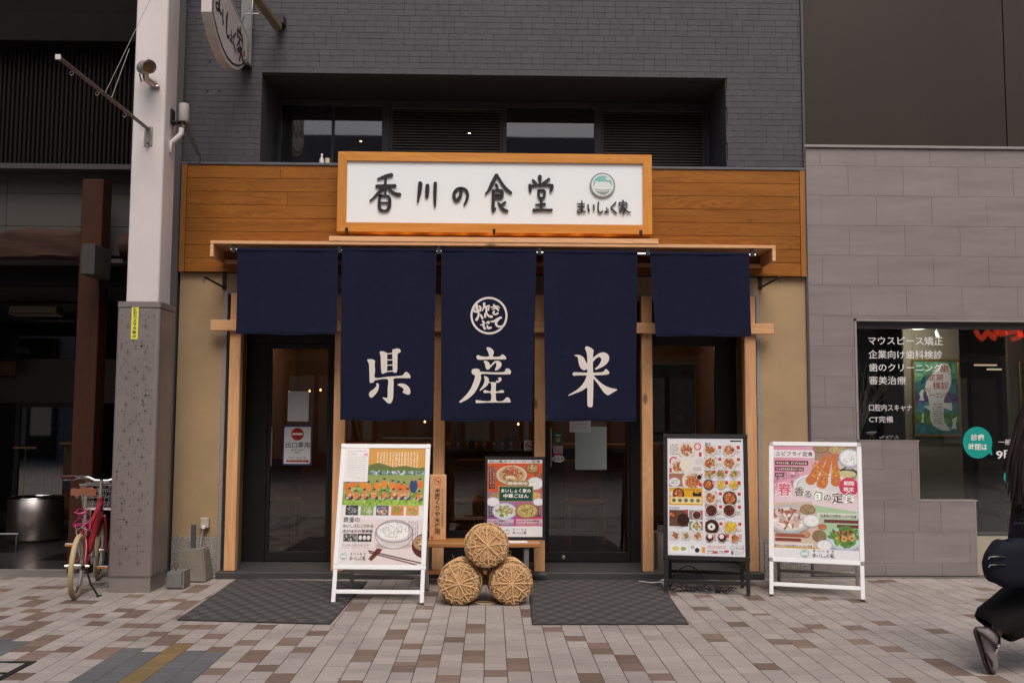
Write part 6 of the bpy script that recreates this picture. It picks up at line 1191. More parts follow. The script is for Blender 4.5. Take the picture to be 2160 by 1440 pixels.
# metal bin behind the menu board
mk('umbrella_bin', MB().lathe([(.085, 0), (.10, .30), (.106, .302), (.106, .31), (.098, .31), (.08, .01)], 28, Matrix.Translation((1.47, .12, .056))), M_steel, smooth=True, label='slim metal bin on the step half hidden behind the menu board', category='bin')
# cables at the menu board
mb = MB(); r5 = random.Random(2)
for i in range(6):
    p = [(1.36+r5.uniform(0, .1), -.55, .05)]
    for k in range(7): p.append((1.42+k*.075+r5.uniform(-.04, .04), -.66-.1*r5.random()-.02*k, abs(r5.gauss(0, .035))+.006))
    Q = []
    for k in range(len(p)-1):
        a_, b_, c_, d_ = [Vector(p[max(0, min(len(p)-1, k+s))]) for s in (-1, 0, 1, 2)]
        for q_ in range(5): s = q_/5; v_ = .5*((2*b_)+(c_-a_)*s+(2*a_-5*b_+4*c_-d_)*s*s+(3*b_-a_-3*c_+d_)*s**3); v_.z = max(.006, v_.z); Q.append(v_)
    mb.tube(Q, .0042, 6)
ca = thing('cable_tangle', 'tangle of black power cables on the ground under the menu board', 'cable', (1.6, -.7, 0)); mk('black_cable', mb, M_rubber, ca, smooth=True)
mk('upright_loop', MB().tube([(1.56+.16*math.cos(a*math.pi/12)*.8, -.62-.02*math.sin(a), .02+.16*math.sin(a*math.pi/12)) for a in range(13)], .0042, 6).tube([(1.60, -.62, .17), (1.63, -.66, .08), (1.66, -.70, .007)], .0042, 6), M_rubber, ca, smooth=True)
mk('white_plug', MB().tube([(1.22, -.30, .01), (1.30, -.38, .012), (1.38, -.46, .03)], .004, 6).box(1.375, 1.46, -.50, -.46, .02, .055, 0, .006), M_alu, ca)
mk('adapter', MB().box(1.74, 1.775, -.80, -.765, .001, .028, 0, .004), M_rubber, ca)
mk('floor_cable', MB().tube([(-.62, -.22, .01), (-.45, -.20, .01), (-.36, -.19, .014), (-.32, -.19, .05)], .004, 6), mat('off_white_cable', (.55, .52, .48), .5), label='thin pale cable on the ground under the bench', category='cable')
# metal inspection cover frame in the near paving
x0_, y0_ = G(0, 1398); x1_, y1_ = G(75, 1396); xc, yc = G(0, 1440)
t = thing('inspection_cover', 'dark metal frame of a tiled inspection cover in the near paving', 'manhole cover', (-2.9, -3.1, 0)); md = mat('dark_cast_iron', (.03, .027, .025), .6, .5)
mk('frame_bar', MB().box(-3.6, x1_, y1_-.012, y1_+.012, -.004, .0045, 0, .001), md, t); mk('frame_bar', MB().box(x1_-.04, x1_, -3.9, y1_-.0125, -.004, .0045, 0, .001), md, t); mk('lifting_slot', MB().box(x1_-.16, x1_-.041, y1_-.26, y1_-.225, -.004, .0045, 0, .001), md, t)
# ------------------------------------------------------------------ dental clinic on the outer side
def subtract(rects, hole):
    out = []
    for a, b_, c, d in rects:
        hx0, hx1, hz0, hz1 = max(a, hole[0]), min(b_, hole[1]), max(c, hole[2]), min(d, hole[3])
        if hx0 >= hx1 or hz0 >= hz1: out.append((a, b_, c, d)); continue
        if hx0 > a: out.append((a, hx0, c, d))
        if hx1 < b_: out.append((hx1, b_, c, d))
        if hz0 > c: out.append((hx0, hx1, c, hz0))
        if hz1 < d: out.append((hx0, hx1, hz1, d))
    return [r for r in out if r[1]-r[0] > .012 and r[3]-r[2] > .012]
dc = thing('dental_clinic', 'grey stone clad clinic front with stepped window and brown metal wall above', 'building', (4.2, .2, 0))
DX0, DX1 = 2.757, 6.4; HO = [(3.155, 9, 1.152, 2.21), (3.68, 9, .64, 1.16), (4.175, 9, -.1, .65)]
back = [(DX0, DX1, 0, 3.72)]
for h in HO: back = [r for q in [back] for r in subtract(q, h)]
mb = MB()
for a, b_, c, d in back: mb.box(a, b_, .006, .26, c, d)
cw = mk('clad_wall', mb, mat('grey_cladding_joint', (.15, .13, .125), .8), dc)
z = 3.745; r = 0
zs = [3.72, 3.56]+[3.56-.265*k for k in range(1, 14)]+[0.012]
for i in range(len(zs)-1):
    z1, z0 = zs[i], zs[i+1]; x = DX0-(.12 if i % 2 == 0 else .37)+.0*i
    x = 2.757-.49+(.13 if i % 2 == 0 else .375)
    while x < DX1:
        P_ = [(max(x, DX0), min(x+.49, DX1), z0, z1)]; x += .49
        if P_[0][1]-P_[0][0] < .02: continue
        for h in HO: P_ = subtract(P_, h)
        for a, b_, c, d in P_: mk('stone_panel', MB().box(a+.0006, b_-.0006, -rnd.uniform(0, .0012), .02, c+.0006, d-.0006, 0, .0012), M_clad, cw)
mk('skirting', MB().box(DX0, 4.175, -.004, .02, .001, .011), M_dgrey, cw)
M_edge = mat('pale_edge_trim', (.27, .25, .24), .5)
mk('edge_trim', MB().box(DX0-.014, DX1, -.02, .26, 3.722, 3.745, 0, .002).box(DX0-.016, DX0-.001, -.02, .1, 2.6, 3.72, 0, .002), M_edge, dc)
mk('window_reveal', MB().box(3.157, 3.176, -.003, .09, 1.152, 2.208).box(3.157, 6, -.003, .09, 2.19, 2.209).box(3.157, 3.70, -.003, .09, 1.152, 1.160).box(3.68, 3.690, -.003, .09, .66, 1.152).box(3.68, 4.19, -.003, .09, .64, .652).box(4.163, 4.174, -.003, .09, .0, .64), M_edge, dc)
cwin = mk('stepped_window', MB().box(3.177, 6, .06, .10, 2.13, 2.19, 0, .003).box(3.177, 3.20, .06, .10, 1.161, 2.13, 0, .003), mat('grey_window_frame', (.085, .085, .085), .4, .3), dc)
mk('lower_rail', MB().box(4.18, 6, .06, .10, .34, .372, 0, .003), MATS['grey_window_frame'], cwin); mk('pane', MB().box(3.20, 3.695, .078, .084, 1.161, 2.13), M_glass, cwin); mk('pane', MB().box(3.6955, 4.19, .078, .084, .653, 2.13), M_glass, cwin); mk('pane', MB().box(4.1905, 6, .078, .084, .372, 2.13), M_glass, cwin)
mk('base_panel', MB().box(4.175, 6, .03, .1, .03, .34), mat('cream_base_panel', (.36, .33, .25), .6), dc); mk('floor_rail', MB().box(4.175, 6, -.01, .1, .002, .03, 0, .003), M_steel, dc)
bp_ = mk('brown_wall', MB().box(2.76, 9, .14, .3, 3.745, 9), M_dark, dc)
for a, b_ in ((2.762, 4.62), (4.628, 6.5)): mk('metal_panel', MB().box(a, b_, .115, .139, 3.75, 8.9, 0, .003), M_brownp, bp_)
mk('corner_strip', MB().box(2.742, 2.756, .02, .3, 3.745, 9), M_blk, dc)
# inside the clinic
M_cu = mat('beige_roller_screen', (.19, .165, .12), .8, var=.1, scale=3)
ci = mk('interior_walls', MB().box(2.9, 7, 3.2, 3.3, 0, 2.6).box(2.8, 2.9, .3, 3.3, 0, 2.6).box(2.8, 7, .3, 3.3, 2.4, 2.5), mat('dim_clinic_wall', (.05, .045, .04), .7), dc)
mk('interior_floor', MB().box(2.8, 7, .27, 3.3, -.02, .001), M_if, dc)
for a, b_ in ((1908, 2027), (2128, 2220)):
    xa, _ = W(a, 800, .82); xb, _ = W(b_, 800, .82); mk('screen_panel', MB().box(xa, xb, .83, .87, .05, 2.3, 0, .004), M_cu, dc)
def wall_poster(nm, lab, p0, p1, Y, sd):
    (xa, za), (xb, zb) = W(*p0, Y), W(*p1, Y); t = thing(nm, lab, 'poster', ((xa+xb)/2, Y, (za+zb)/2), 'framed posters in the clinic window'); w_, h_ = xb-xa, za-zb; f_ = face(xa, zb, Y)
    frame4(t, lambda u, v, n: f_(u, v, n), w_, h_, .022, .02, mat('brass_frame', (.36, .23, .07), .35, .7), 0)
    art_dental(sd).build('print', w_-.044, h_-.044, f_, .002, t, .4, (.022, .022)); mb = MB(); mb.box(xa+.01, xb-.01, Y+.004, Y+.008, zb+.01, za-.01); mk('backing', mb, M_paper, t); return t, f_, w_, h_
t, f_, w_, h_ = wall_poster('clinic_poster', 'framed green and purple clinic poster with white tooth shape', (1923, 757), (2029, 921), .80, 0)
mb = MB(); text(mb, '歯', .58*w_, .83*h_, .19*w_, .1*h_, f_, .004, .01); text(mb, 'クリ', .24*w_, .51*h_, .14*w_, .13*h_, f_, .004, .01); mk('brown_lettering', mb, ink((.62, .42, .2)), t)
mb = MB(); text(mb, '定期', .34*w_, .72*h_, .30*w_, .09*h_, f_, .004, .004); text(mb, '検診', .42*w_, .61*h_, .34*w_, .1*h_, f_, .004, .004); text(mb, 'ーニング', .38*w_, .50*h_, .36*w_, .07*h_, f_, .004, .01); mk('red_lettering', mb, ink((.66, .3, .3)), t)
mb = MB(); text(mb, 'の', .76*w_, .80*h_, .06*w_, .03*h_, f_, .004, .0); mk('grey_lettering', mb, INK, t)
wall_poster('clinic_poster', 'pale blue framed clinic poster partly behind the walker', (2149, 762), (2235, 915), .80, 4)
def wtext(mb, s, p0, p1, Y, bold=.02, n=0):
    (xa, za), (xb, zb) = W(*p0, Y), W(*p1, Y); text(mb, s, xa, zb, xb-xa, za-zb, face(0, 0, Y), n, bold, res=3)
mw = mat('white_window_vinyl', (.72, .71, .72), .6, var=.02)
tl = thing('clinic_window_lettering', 'white japanese lettering on the clinic window listing treatments', 'lettering', (3.6, .077, 1.8)); GY = .0765
for q_, p0, p1, bd_ in (('マウスピース矯正', (1831, 709), (1989, 728), .008), ('企業向け歯科検診', (1832, 738), (1988, 757), .004), ('歯のクリーニング', (1833, 766), (1988, 784), .006), ('審美治療', (1833, 793), (1911, 811), .0), ('口腔内スキャナ', (1833, 852), (1924, 867), .0), ('CT完備', (1833, 877), (1884, 891), .0)):
    mb = MB(); wtext(mb, q_, p0, p1, GY, bd_); mk('text_line', mb, mw, tl)
bb = thing('opening_hours_bubble', 'round teal speech bubble with white characters on the clinic window', 'sticker', (4.25, .077, 1.14)); cx, cz = W(2062, 933, GY); r_ = 31.5*(GY+DIST)/F
pts = [(cx+r_*math.cos(math.radians(a)), cz+r_*1.06*math.sin(math.radians(a))) for a in range(-22, 328, 10)]+[(cx+r_*.98, cz-r_*.86)]
mk('teal_disc', MB().prism(pts, face(0, 0, GY), .0005), ink((.0, .58, .54)), bb); mb = MB(); wtext(mb, '診療', (2048, 915), (2076, 929), GY, .01, .002); wtext(mb, '時間は', (2043, 935), (2082, 949), GY, .01, .002); mk('lettering', mb, WH, bb)
hl = thing('opening_hours_lettering', 'large white opening hour characters on the clinic window beside the walker', 'lettering', (4.5, .077, 1.05)); mb = MB(); wtext(mb, '一般', (2106, 926), (2133, 938), GY, .0); wtext(mb, '歯科', (2137, 926), (2164, 938), GY, .0); wtext(mb, '9時', (2101, 947), (2146, 969), GY, .02); mk('lettering', mb, mw, hl)
ls = thing('leaf_sticker', 'small teal leaf shaped sticker on the clinic window low beside the walker', 'sticker', (4.5, .077, .9)); cx, cz = W(2124, 1008, GY); mk('leaf', MB().prism([(cx-.03, cz), (cx-.02, cz+.05), (cx+.01, cz+.08), (cx+.04, cz+.02), (cx+.03, cz-.06), (cx-.01, cz-.05)], face(0, 0, GY), .0005), ink((.0, .58, .54)), ls)
# dried branches, stones, bird figure on the sill; spotlight; hanging track
pv = thing('dried_branches', 'bundle of grey dried branches standing in the clinic window', 'plant', (3.28, .35, 1.15)); r6 = random.Random(12); mb = MB()
mk('sill_board', MB().box(3.0, 3.67, .12, .6, 1.13, 1.15), M_if, dc)
for i in range(26):
    a = r6.uniform(-.5, .9); x, y, z = 3.27+r6.uniform(-.02, .02), .34+r6.uniform(-.05, .05), 1.15; p = [(x, y, z)]; h = r6.uniform(.4, .85)
    for k in range(1, 7): t_ = k/6; p.append((x+a*.45*t_**1.4+r6.uniform(-.01, .01), y+r6.uniform(-.03, .03), z+h*t_*(1-.25*abs(a)*t_)))
    mb.tube(p, [.005*(1-.8*k/6) for k in range(7)], 5)
    q = Vector(p[4]); mb.tube([q, q+Vector((r6.uniform(-.08, .1), 0, .12))], .0015, 4)
mk('branches', mb, mat('grey_dry_branch', (.42, .38, .32), .8, var=.3), pv); mk('pot', MB().lathe([(.035, 0), (.05, .06), (.04, .10)], 16, Matrix.Translation((3.27, .34, 1.15))), M_conc, pv)
bd = thing('bird_figurine', 'small white bird figurine with yellow legs on the clinic window sill', 'figurine', (3.36, .3, 1.15)); x, z = W(1838, 914, .3)
mk('body', MB().tube([(x-.05, .3, z+.005), (x-.02, .3, z), (x+.02, .3, z+.004), (x+.045, .3, z+.015)], [.006, .015, .014, .005], 10), M_paper, bd, smooth=True); mk('legs', MB().tube([(x-.005, .3, z-.01), (x-.015, .3, 1.152)], .005, 6).tube([(x+.01, .3, z-.01), (x+.02, .3, 1.152)], .005, 6), ink((.75, .62, .15)), bd)
x, z = W(1877, 922, .3); mb = MB()
for i in range(30): a, b_ = x+r6.uniform(-.085, .085), .3+r6.uniform(-.03, .03); mb.lathe([(.002, -.008), (.012, 0), (.002, .009)], 6, Matrix.Translation((a, b_, 1.162+r6.uniform(0, .03))))
mk('white_pebbles', mb, M_paper, kind='stuff', label='row of white pebbles on the clinic window sill', category='pebbles')
x, z = W(1976, 706, .55); sp = thing('clinic_spotlight', 'white ceiling spotlight behind the clinic window above the poster', 'spotlight', (x, .55, z)); mk('can', MB().tube([(x, .55, z+.03), (x, .52, z-.02)], .018, 14), M_alu, sp); mk('stem', MB().tube([(x, .55, z+.03), (x, .55, 2.38)], .006, 6), M_alu, sp)
for (p0, p1) in (((2056, 769), (2103, 766)), ((2083, 778), (2113, 776))):
    (a, za), (b_, zb) = W(*p0, 2.6), W(*p1, 2.6); mk('tube_lamp', MB().box(a, b_, 2.6, 2.62, za-.012, za+.006), mat('warm_tube', (1, .85, .6), .5, emit=(1, .75, .45), estr=.55), dc)
ch = thing('waiting_chair', 'pale waiting chair dimly seen behind the clinic glass beside the walker', 'chair', (4.9, 1.3, 0)); (xa, za) = W(2090, 1015, 1.2)
mk('seat', MB().box(xa, xa+.5, 1.0, 1.5, .40, .46, 0, .02), M_cu, ch); mk('backrest', MB().box(xa, xa+.5, 1.48, 1.54, .5, .95, 0, .02), M_cu, ch); mk('armrest', MB().box(xa, xa+.04, 1.0, 1.5, .66, .70, 0, .01).box(xa+.46, xa+.5, 1.0, 1.5, .66, .70, 0, .01), M_cu, ch)
for sx in (0, .46):
    for sy in (1.0, 1.46): mk('leg', MB().box(xa+sx, xa+sx+.04, sy, sy+.04, 0, .66, 0, .004), M_cu, ch)
# red lit sign opposite, seen mirrored in the clinic glass
rs = thing('red_brush_sign', 'red lit brush sign across the street mirrored in the clinic window', 'sign', (9, -16.4, 5)); mb = MB(); YV = .16+16.4
for st in ([(235,240),(285,300),(330,235),(385,300),(395,190),(350,185)], [(420,205),(475,185),(470,215),(425,225),(440,265),(480,250)], [(560,155),(600,150),(560,185),(600,230),(600,280),(545,300)], [(500,250),(560,240),(620,270)]):
    ribbon(mb, [(*W(2000+x/4, 640+y/4, YV), .12) for x, y in st], lambda u, v, n: (u, -16.4+n, v), 0, .03)
mk('letters', mb, mat('lit_red_letters', (.8, .05, .02), .5, emit=(1, .07, .02), estr=1.8), rs); mk('mount_rail', MB().box(7, 12, -16.6, -16.45, 4.0, 4.1), M_blk, rs)

# ------------------------------------------------------------------ dark shop behind the pillar
lbld = thing('timber_porch_shop', 'dark shop with log beam, brown timber post and deep porch', 'building', (-4.3, 1, 0))
LX0, LX1 = -7.0, -2.80
def WX(px, Y, py=800): return W(px, py, Y)[0]
def WZ(py, Y, px=150): return W(px, py, Y)[1]
mk('black_soffit', MB().box(LX0, LX1, .25, 2.2, WZ(92, .25), WZ(92, .25)+.05), M_dark, lbld)
mk('upper_wall', MB().box(LX0, LX1, .52, .6, WZ(487, .5)-.5, 9), M_dark, lbld)
mk('louvre_band', MB().box(LX0, LX1, .30, .50, WZ(357, .3), WZ(350, .3)+.02, 0, .004), M_soffit, lbld)
mb = MB(); x = LX0; z0, z1 = WZ(350, .35)+.02, WZ(100, .35)
while x < LX1: mb.box(x, x+.018+.004*rnd.random(), .36, .45, z0, z1); x += .040
mk('vertical_louvres', mb, mat('dark_bronze_slat', (.009, .008, .0075), .8, spec=.1, var=.2), lbld, kind='stuff')
mk('fascia_lip', MB().box(LX0, LX1, .2, .5, z1, z1+.25, 0, .004), M_dark, lbld)
tz = [WZ(478, .5)-.27, WZ(478, .5), WZ(409, .5), WZ(409, .5)+.35]; tx = [WX(160, .5)-.69*3, WX(160, .5)-.69*2, WX(160, .5)-.69, WX(160, .5), WX(160, .5)+.69, LX1]
tw = mk('tiled_wall', MB().box(LX0, LX1, .51, .519, tz[0], tz[-1]), M_mortar, lbld)
for i in range(len(tx)-1):
    for j in range(3): mk('wall_tile', MB().box(tx[i]+.0015, tx[i+1]-.0015, .5, .511, tz[j]+.0015, min(tz[j+1], WZ(357, .3)+.3)-.0015, 0, .002), M_dwall, tw)
# log with uneven top
mb = MB(); n = 18; pts = []; rr = []
for i in range(34):
    x = LX0+i*(3.45/33)+.0; pts.append((x, .32, (WZ(487, .3)+WZ(549, .3))/2+.012*math.sin(i*.7)+.004*math.sin(i*2.2))); rr.append((WZ(487, .3)-WZ(549, .3))/2*(1+.02*math.sin(i*.9)+(.14*math.exp(-((i-27.6)/1.3)**2))))
mb.tube(pts, rr, n); zc_ = pts[0][2]; mb.v = [(v[0], max(v[1], .25+.006*math.sin(v[0]*9+v[2]*40)), max(v[2], zc_-.125+.003*math.sin(v[0]*7))+.006*math.sin(v[0]*23)*(v[2] > zc_)) for v in mb.v]; mk('log_beam', mb, M_log, lbld, smooth=True); mk('log_beam', MB().tube([(-3.3, .34, pts[0][2]), (-2.8, .34, pts[0][2])], .115, 16), M_log, lbld, smooth=True)
xp0, xp1 = WX(205, .1, 800), WX(243, .1, 800); mk('timber_post', MB().box(-3.585, -3.40, .1, .30, .0, WZ(377, .1), 0, .006), M_darkbrown, lbld)
mk('beam_end', MB().box(WX(171, -.25, 540), WX(200, -.25, 540), -.25, .099, WZ(578, -.25, 185), WZ(514, -.25, 185), 0, .004), mat('weathered_dark_beam', (.03, .027, .024), .7, var=.3), lbld)
ZC = 2.70; mk('porch_ceiling', MB().box(LX0, LX1, .35, 5.2, ZC, ZC+.04), mat('dark_porch_ceiling', (.05, .047, .045), .7), lbld)
mk('side_wall', MB().box(-2.84, -2.80, .3, 5.2, 0, 4.5).box(-7.05, -7.0, .3, 5.2, 0, 4.5), M_dark, lbld)
YD = 3.3; z_t, z_h, z_d = WZ(640, YD), WZ(757, YD), WZ(850, YD)
mk('door_header', MB().box(LX0, -3.0, YD-.05, YD, z_d, z_h, 0, .004), mat('grey_metal_header', (.085, .08, .078), .45, .3), lbld); mk('transom_frame', MB().box(LX0, -3.0, YD-.03, YD, z_t, ZC), M_dark, lbld)
mk('door_sensor', MB().box(WX(18, YD-.1), WX(57, YD-.1), YD-.1, YD-.051, WZ(744, YD-.1), WZ(731, YD-.1), 0, .006), M_blk, lbld)
ac = thing('wall_air_conditioner', 'cream wall air conditioner above the sliding door in the dark porch', 'air conditioner', (-5.3, 3.1, 2.4)); xa, xb, za, zb = WX(18, 2.9, 655), WX(118, 2.9, 655), WZ(664, 2.9, 70), WZ(645, 2.9, 70)
mk('casing', MB().box(xa, xb, 2.9, 3.1, za, zb, 0, .01), mat('cream_casing', (.22, .20, .14), .5), ac); mk('air_slot', MB().box(xa+.03, xb-.03, 2.896, 2.8995, za+.012, za+.024), M_blk, ac)
gr_ = thing('wooden_slat_grille', 'small brown slatted wooden grille over the porch door at the picture edge', 'grille', (-5.7, 3.1, 1.5)); xa, xb, za, zb = WX(-40, 3.0, 775), WX(32, 3.0, 775), WZ(792, 3.0, 20), WZ(762, 3.0, 20)
mk('rail', MB().box(xa, xb, 3.0, 3.04, za-.02, za), M_log, gr_); mk('rail', MB().box(xa, xb, 3.0, 3.04, zb, zb+.02), M_log, gr_)
for i in range(16): q_ = xa+(xb-xa)*(i+.3)/16; mk('slat', MB().box(q_, q_+.012, 3.005, 3.035, za, zb), mat('grille_slat', (.22, .12, .05), .6), gr_)
ld = mk('sliding_door', MB().box(WX(40, YD), WX(50, YD), YD-.04, YD, 0, z_d-.001, 0, .003).box(WX(180, YD), WX(192, YD), YD-.04, YD, 0, z_d-.001, 0, .003).box(WX(50, YD), WX(180, YD), YD-.04, YD, z_d-.05, z_d-.001, 0, .003).box(WX(50, YD), WX(180, YD), YD-.04, YD, .02, .09, 0, .003), M_blk, lbld)
mk('pane', MB().box(WX(50, YD), WX(180, YD), YD-.022, YD-.016, .09, z_d-.05), M_glass2, ld); mk('pane', MB().box(LX0, WX(40, YD), YD-.022, YD-.016, .02, z_d), M_glass2, lbld); mk('transom_pane', MB().box(LX0, -3.2, YD-.02, YD-.014, z_h, z_t), M_glass2, lbld)
mk('end_panel', MB().box(WX(192, YD), -2.9, YD-.03, YD, 0, z_t), M_dark, lbld)
mk('rear_wall', MB().box(LX0, -2.8, 5.2, 5.25, 0, ZC), mat('dim_grey_wall', (.075, .07, .066), .8), lbld)
cb = thing('lattice_cabinet', 'dark lattice shelf cabinet inside the shop behind the sliding door', 'cabinet', (-5.4, 4.3, 0)); mb = MB()
cx0, cx1 = WX(52, 4.3), WX(140, 4.3)
for i in range(6): mb.box(cx0+(cx1-cx0)*i/5-.012, cx0+(cx1-cx0)*i/5+.012, 4.28, 4.31, 0, 1.45)
for j in range(8): mb.box(cx0, cx1, 4.281, 4.309, .1+j*.19-.01, .1+j*.19+.01)
mk('lattice', mb, M_dark, cb); mk('paper_back', MB().box(cx0, cx1, 4.32, 4.33, .05, 1.45), mat('dim_paper', (.25, .235, .22), .8), cb)
kb = thing('wooden_cabinet', 'small brown wooden cabinet inside the porch behind the bicycle', 'cabinet', (-4.6, 3.6, 0)); xa, xb = WX(140, 2.9), WX(171, 2.9)
mk('body', MB().box(xa, xb, 2.9, 3.15, .18, WZ(940, 2.9), 0, .005), wood('cabinet_brown', (.16, .07, .028), (.09, .038, .015), 2, .5), kb); mk('top', MB().box(xa-.04, xb+.02, 2.86, 3.18, WZ(937, 2.9), WZ(934, 2.9)+.01, 0, .003), M_bench, kb); mk('drawer_front', MB().box(xa+.01, xb-.01, 2.893, 2.899, .5, .68, 0, .002), M_dgrey, kb)
fl_ = mk('porch_floor', MB().add([(LX0, .30, .0), (LX1, .30, .0), (LX1, 5.2, .0), (LX0, 5.2, .0)], [(0, 1, 2, 3)]), M_grout, kind='structure')
for i in range(9):
    for j in range(9):
        x0 = LX0+i*.47; y0 = .32+j*.54; m = M_dfloor if (i+2*j) % 4 else mat('black_floor_tile', (.009, .008, .008), .2)
        mk('floor_tile', MB().box(x0+.002, x0+.468, y0+.002, y0+.538, .0005, .006, 0, .001), m, fl_)
mk('threshold', MB().box(LX0, LX1, .285, .31, 0, .010, 0, .002), mat('pale_threshold', (.22, .21, .20), .5, .3), kind='structure')
x0, x1 = WX(20, 2.4, 1090), WX(130, 2.4, 1090); rad = (x1-x0)/2; tc_ = ((x0+x1)/2, 2.4)
bn_ = thing('steel_waste_bin', 'large round stainless steel bin in the dark porch behind the bicycle', 'bin', (*tc_, .007)); T = Matrix.Translation((tc_[0], tc_[1], .007)); zt = WZ(1052, 2.15, 75)
mk('drum', MB().lathe([(rad-.01, .02), (rad, .03), (rad, zt-.02), (rad-.012, zt-.007)], 48, T, cap=False), M_steel, bn_, smooth=50); mk('base_ring', MB().lathe([(rad-.02, 0), (rad-.02, .02)], 40, T), M_blk, bn_); mk('rim', MB().tube([(tc_[0]+(rad-.006)*math.cos(a*math.pi/24), tc_[1]+(rad-.006)*math.sin(a*math.pi/24), zt) for a in range(48)], .008, 8, closed=True), M_chrome, bn_, smooth=True); mk('inner_liner', MB().lathe([(rad-.02, zt-.14), (rad-.02, zt-.01)], 40, T, cap=False).lathe([(.001, zt-.14), (rad-.02, zt-.139)], 40, T, cap=False), M_blk, bn_)
mk('folding_umbrella_stand', MB().tube([(tc_[0]-.12, 2.35, zt-.1), (tc_[0]-.115, 2.35, zt+.52)], .004, 6).box(tc_[0]-.25, tc_[0]+.0, 2.34, 2.36, zt+.52, zt+.545, 0, .003), mat('dim_brown_rod', (.16, .09, .05), .6), label='thin pole with small brown board standing in the steel bin', category='pole')
x, z = W(15, 1126, 1.9); mk('chrome_bar', MB().tube([(x-.6, 1.9, .13), (x+.12, 1.9, .13)], .016, 10).tube([(x+.1, 1.9, .13), (x+.1, 1.9, .007)], .016, 10), M_chrome, label='low chrome bar in the dark porch at the picture edge', category='rail', smooth=True)

# ------------------------------------------------------------------ bicycle (local: x forward, y left, z up; origin under the rear axle)
bk = thing('red_bicycle', 'small red bicycle with tan tyres and wire basket parked behind the pillar', 'bicycle', (0, 0, 0))
R_ = .232; WB = .90; Mred = mat('red_bicycle_paint', (.34, .018, .030), .28, var=.05, coat=.5); Mtan = mat('tan_rubber', (.42, .33, .185), .7, var=.08); Mlea = mat('brown_saddle_leather', (.22, .08, .045), .5, var=.15, bump=.1); Msil = mat('bicycle_alloy', (.62, .61, .60), .25, .9)
Mdk = mat('dark_grip', (.07, .022, .022), .6)
def wheel(cx, steer=0.0):
    c = Vector((cx, 0, R_)); Rz = Matrix.Rotation(steer, 4, 'Z')
    ring = lambda r, z=0.0, n=40: [c+(Rz @ Vector((r*math.cos(2*math.pi*k/n), z, r*math.sin(2*math.pi*k/n)))) for k in range(n)]
    w_ = mk('wheel', MB().tube([c+(Rz @ Vector((0, -.03, 0))), c+(Rz @ Vector((0, .03, 0)))], .018, 12), Msil, bk, smooth=40)
    mk('tyre', MB().tube(ring(R_-.018, 0, 48), .019, 12, closed=True), Mtan, w_, smooth=True); mk('rim', MB().tube(ring(R_-.040), .010, 8, closed=True), Msil, w_, smooth=True); mb = MB()
    for k in range(24):
        a = 2*math.pi*k/24; s = .024 if k % 2 else -.024; mb.tube([c+(Rz @ Vector((.016*math.cos(a+.9), s, .016*math.sin(a+.9)))), c+(Rz @ Vector(((R_-.045)*math.cos(a), 0, (R_-.045)*math.sin(a))))], .0011, 4)
    mk('spokes', mb, Msil, w_)
wheel(0); wheel(WB, math.radians(3))
BB = Vector((.36, 0, .26)); ST = Vector((.17, 0, .54)); H0 = Vector((WB-.150, 0, .675)); H1_ = Vector((WB-.115, 0, .54)); RA = Vector((0, 0, R_)); FA = Vector((WB, 0, R_))
mb = MB(); mb.tube([BB, ST], .017, 12).tube([H0, H1_], .022, 14).tube([H1_+Vector((0, 0, .015)), BB+Vector((.01, 0, .01))], .024, 14).tube([H0-Vector((0, 0, .05)), BB.lerp(ST, .62)], .018, 12)
for s in (-1, 1): mb.tube([BB+Vector((-.02, s*.02, 0)), RA+Vector((.10, s*.045, .01)), RA+Vector((0, s*.052, 0))], .009, 8).tube([ST-Vector((.01, 0, .05)), RA+Vector((.05, s*.045, .14)), RA+Vector((0, s*.052, 0))], .008, 8)
mb.tube([BB+Vector((0, -.036, 0)), BB+Vector((0, .036, 0))], .024, 14); mk('frame', mb, Mred, bk, smooth=50)
mb = MB()
for s in (-1, 1): mb.tube([H1_+Vector((.005, s*.035, -.02)), H1_+Vector((.03, s*.05, -.12)), FA+Vector((0, s*.05, 0))], .010, 8)
mb.tube([H1_+Vector((.005, -.04, -.02)), H1_+Vector((.005, .04, -.02))], .014, 8); mk('fork', mb, Mred, bk, smooth=50)
mb = MB()
for k in range(13):
    a = math.radians(20+k*10)
mb.tube([FA+Vector(((R_+.02)*math.cos(math.radians(35+k*9)), 0, (R_+.02)*math.sin(math.radians(35+k*9)))) for k in range(13)], .022, 8); mk('front_mudguard', mb, mat('dark_red_mudguard', (.14, .012, .016), .35), bk, smooth=True)
mk('seat_post', MB().tube([ST-Vector((0, 0, .02)), ST+Vector((-.045, 0, .22))], .013, 12).tube([ST-Vector((0, 0, .012)), ST+Vector((0, 0, .012))], .021, 12), Msil, bk, smooth=50)
sd_ = MB(); vs = []; nu, nv = 14, 10; S0 = ST+Vector((-.045, 0, .235))
for i in range(nu+1):
    t_ = i/nu; x = -.11+.26*t_; hw = .070*(1-t_)**.8+.018; 
    for j in range(nv+1):
        s = -1+2*j/nv; vs.append(S0+Vector((x, hw*s, .014*math.sqrt(max(0, 1-s*s*.9))+.007*math.cos(s*math.pi*2)*(1-t_)+(.006 if t_ < .15 else 0))))
sd_.add(vs, [(i*(nv+1)+j, i*(nv+1)+j+1, (i+1)*(nv+1)+j+1, (i+1)*(nv+1)+j) for i in range(nu) for j in range(nv)]); b0_ = len(sd_.v); sd_.add([v-Vector((0, 0, .05 if v.x < S0.x+.02 else .03)) for v in vs], [(i*(nv+1)+j, (i+1)*(nv+1)+j, (i+1)*(nv+1)+j+1, i*(nv+1)+j+1) for i in range(nu) for j in range(nv)])
N2 = len(vs); sd_.add([], []); 
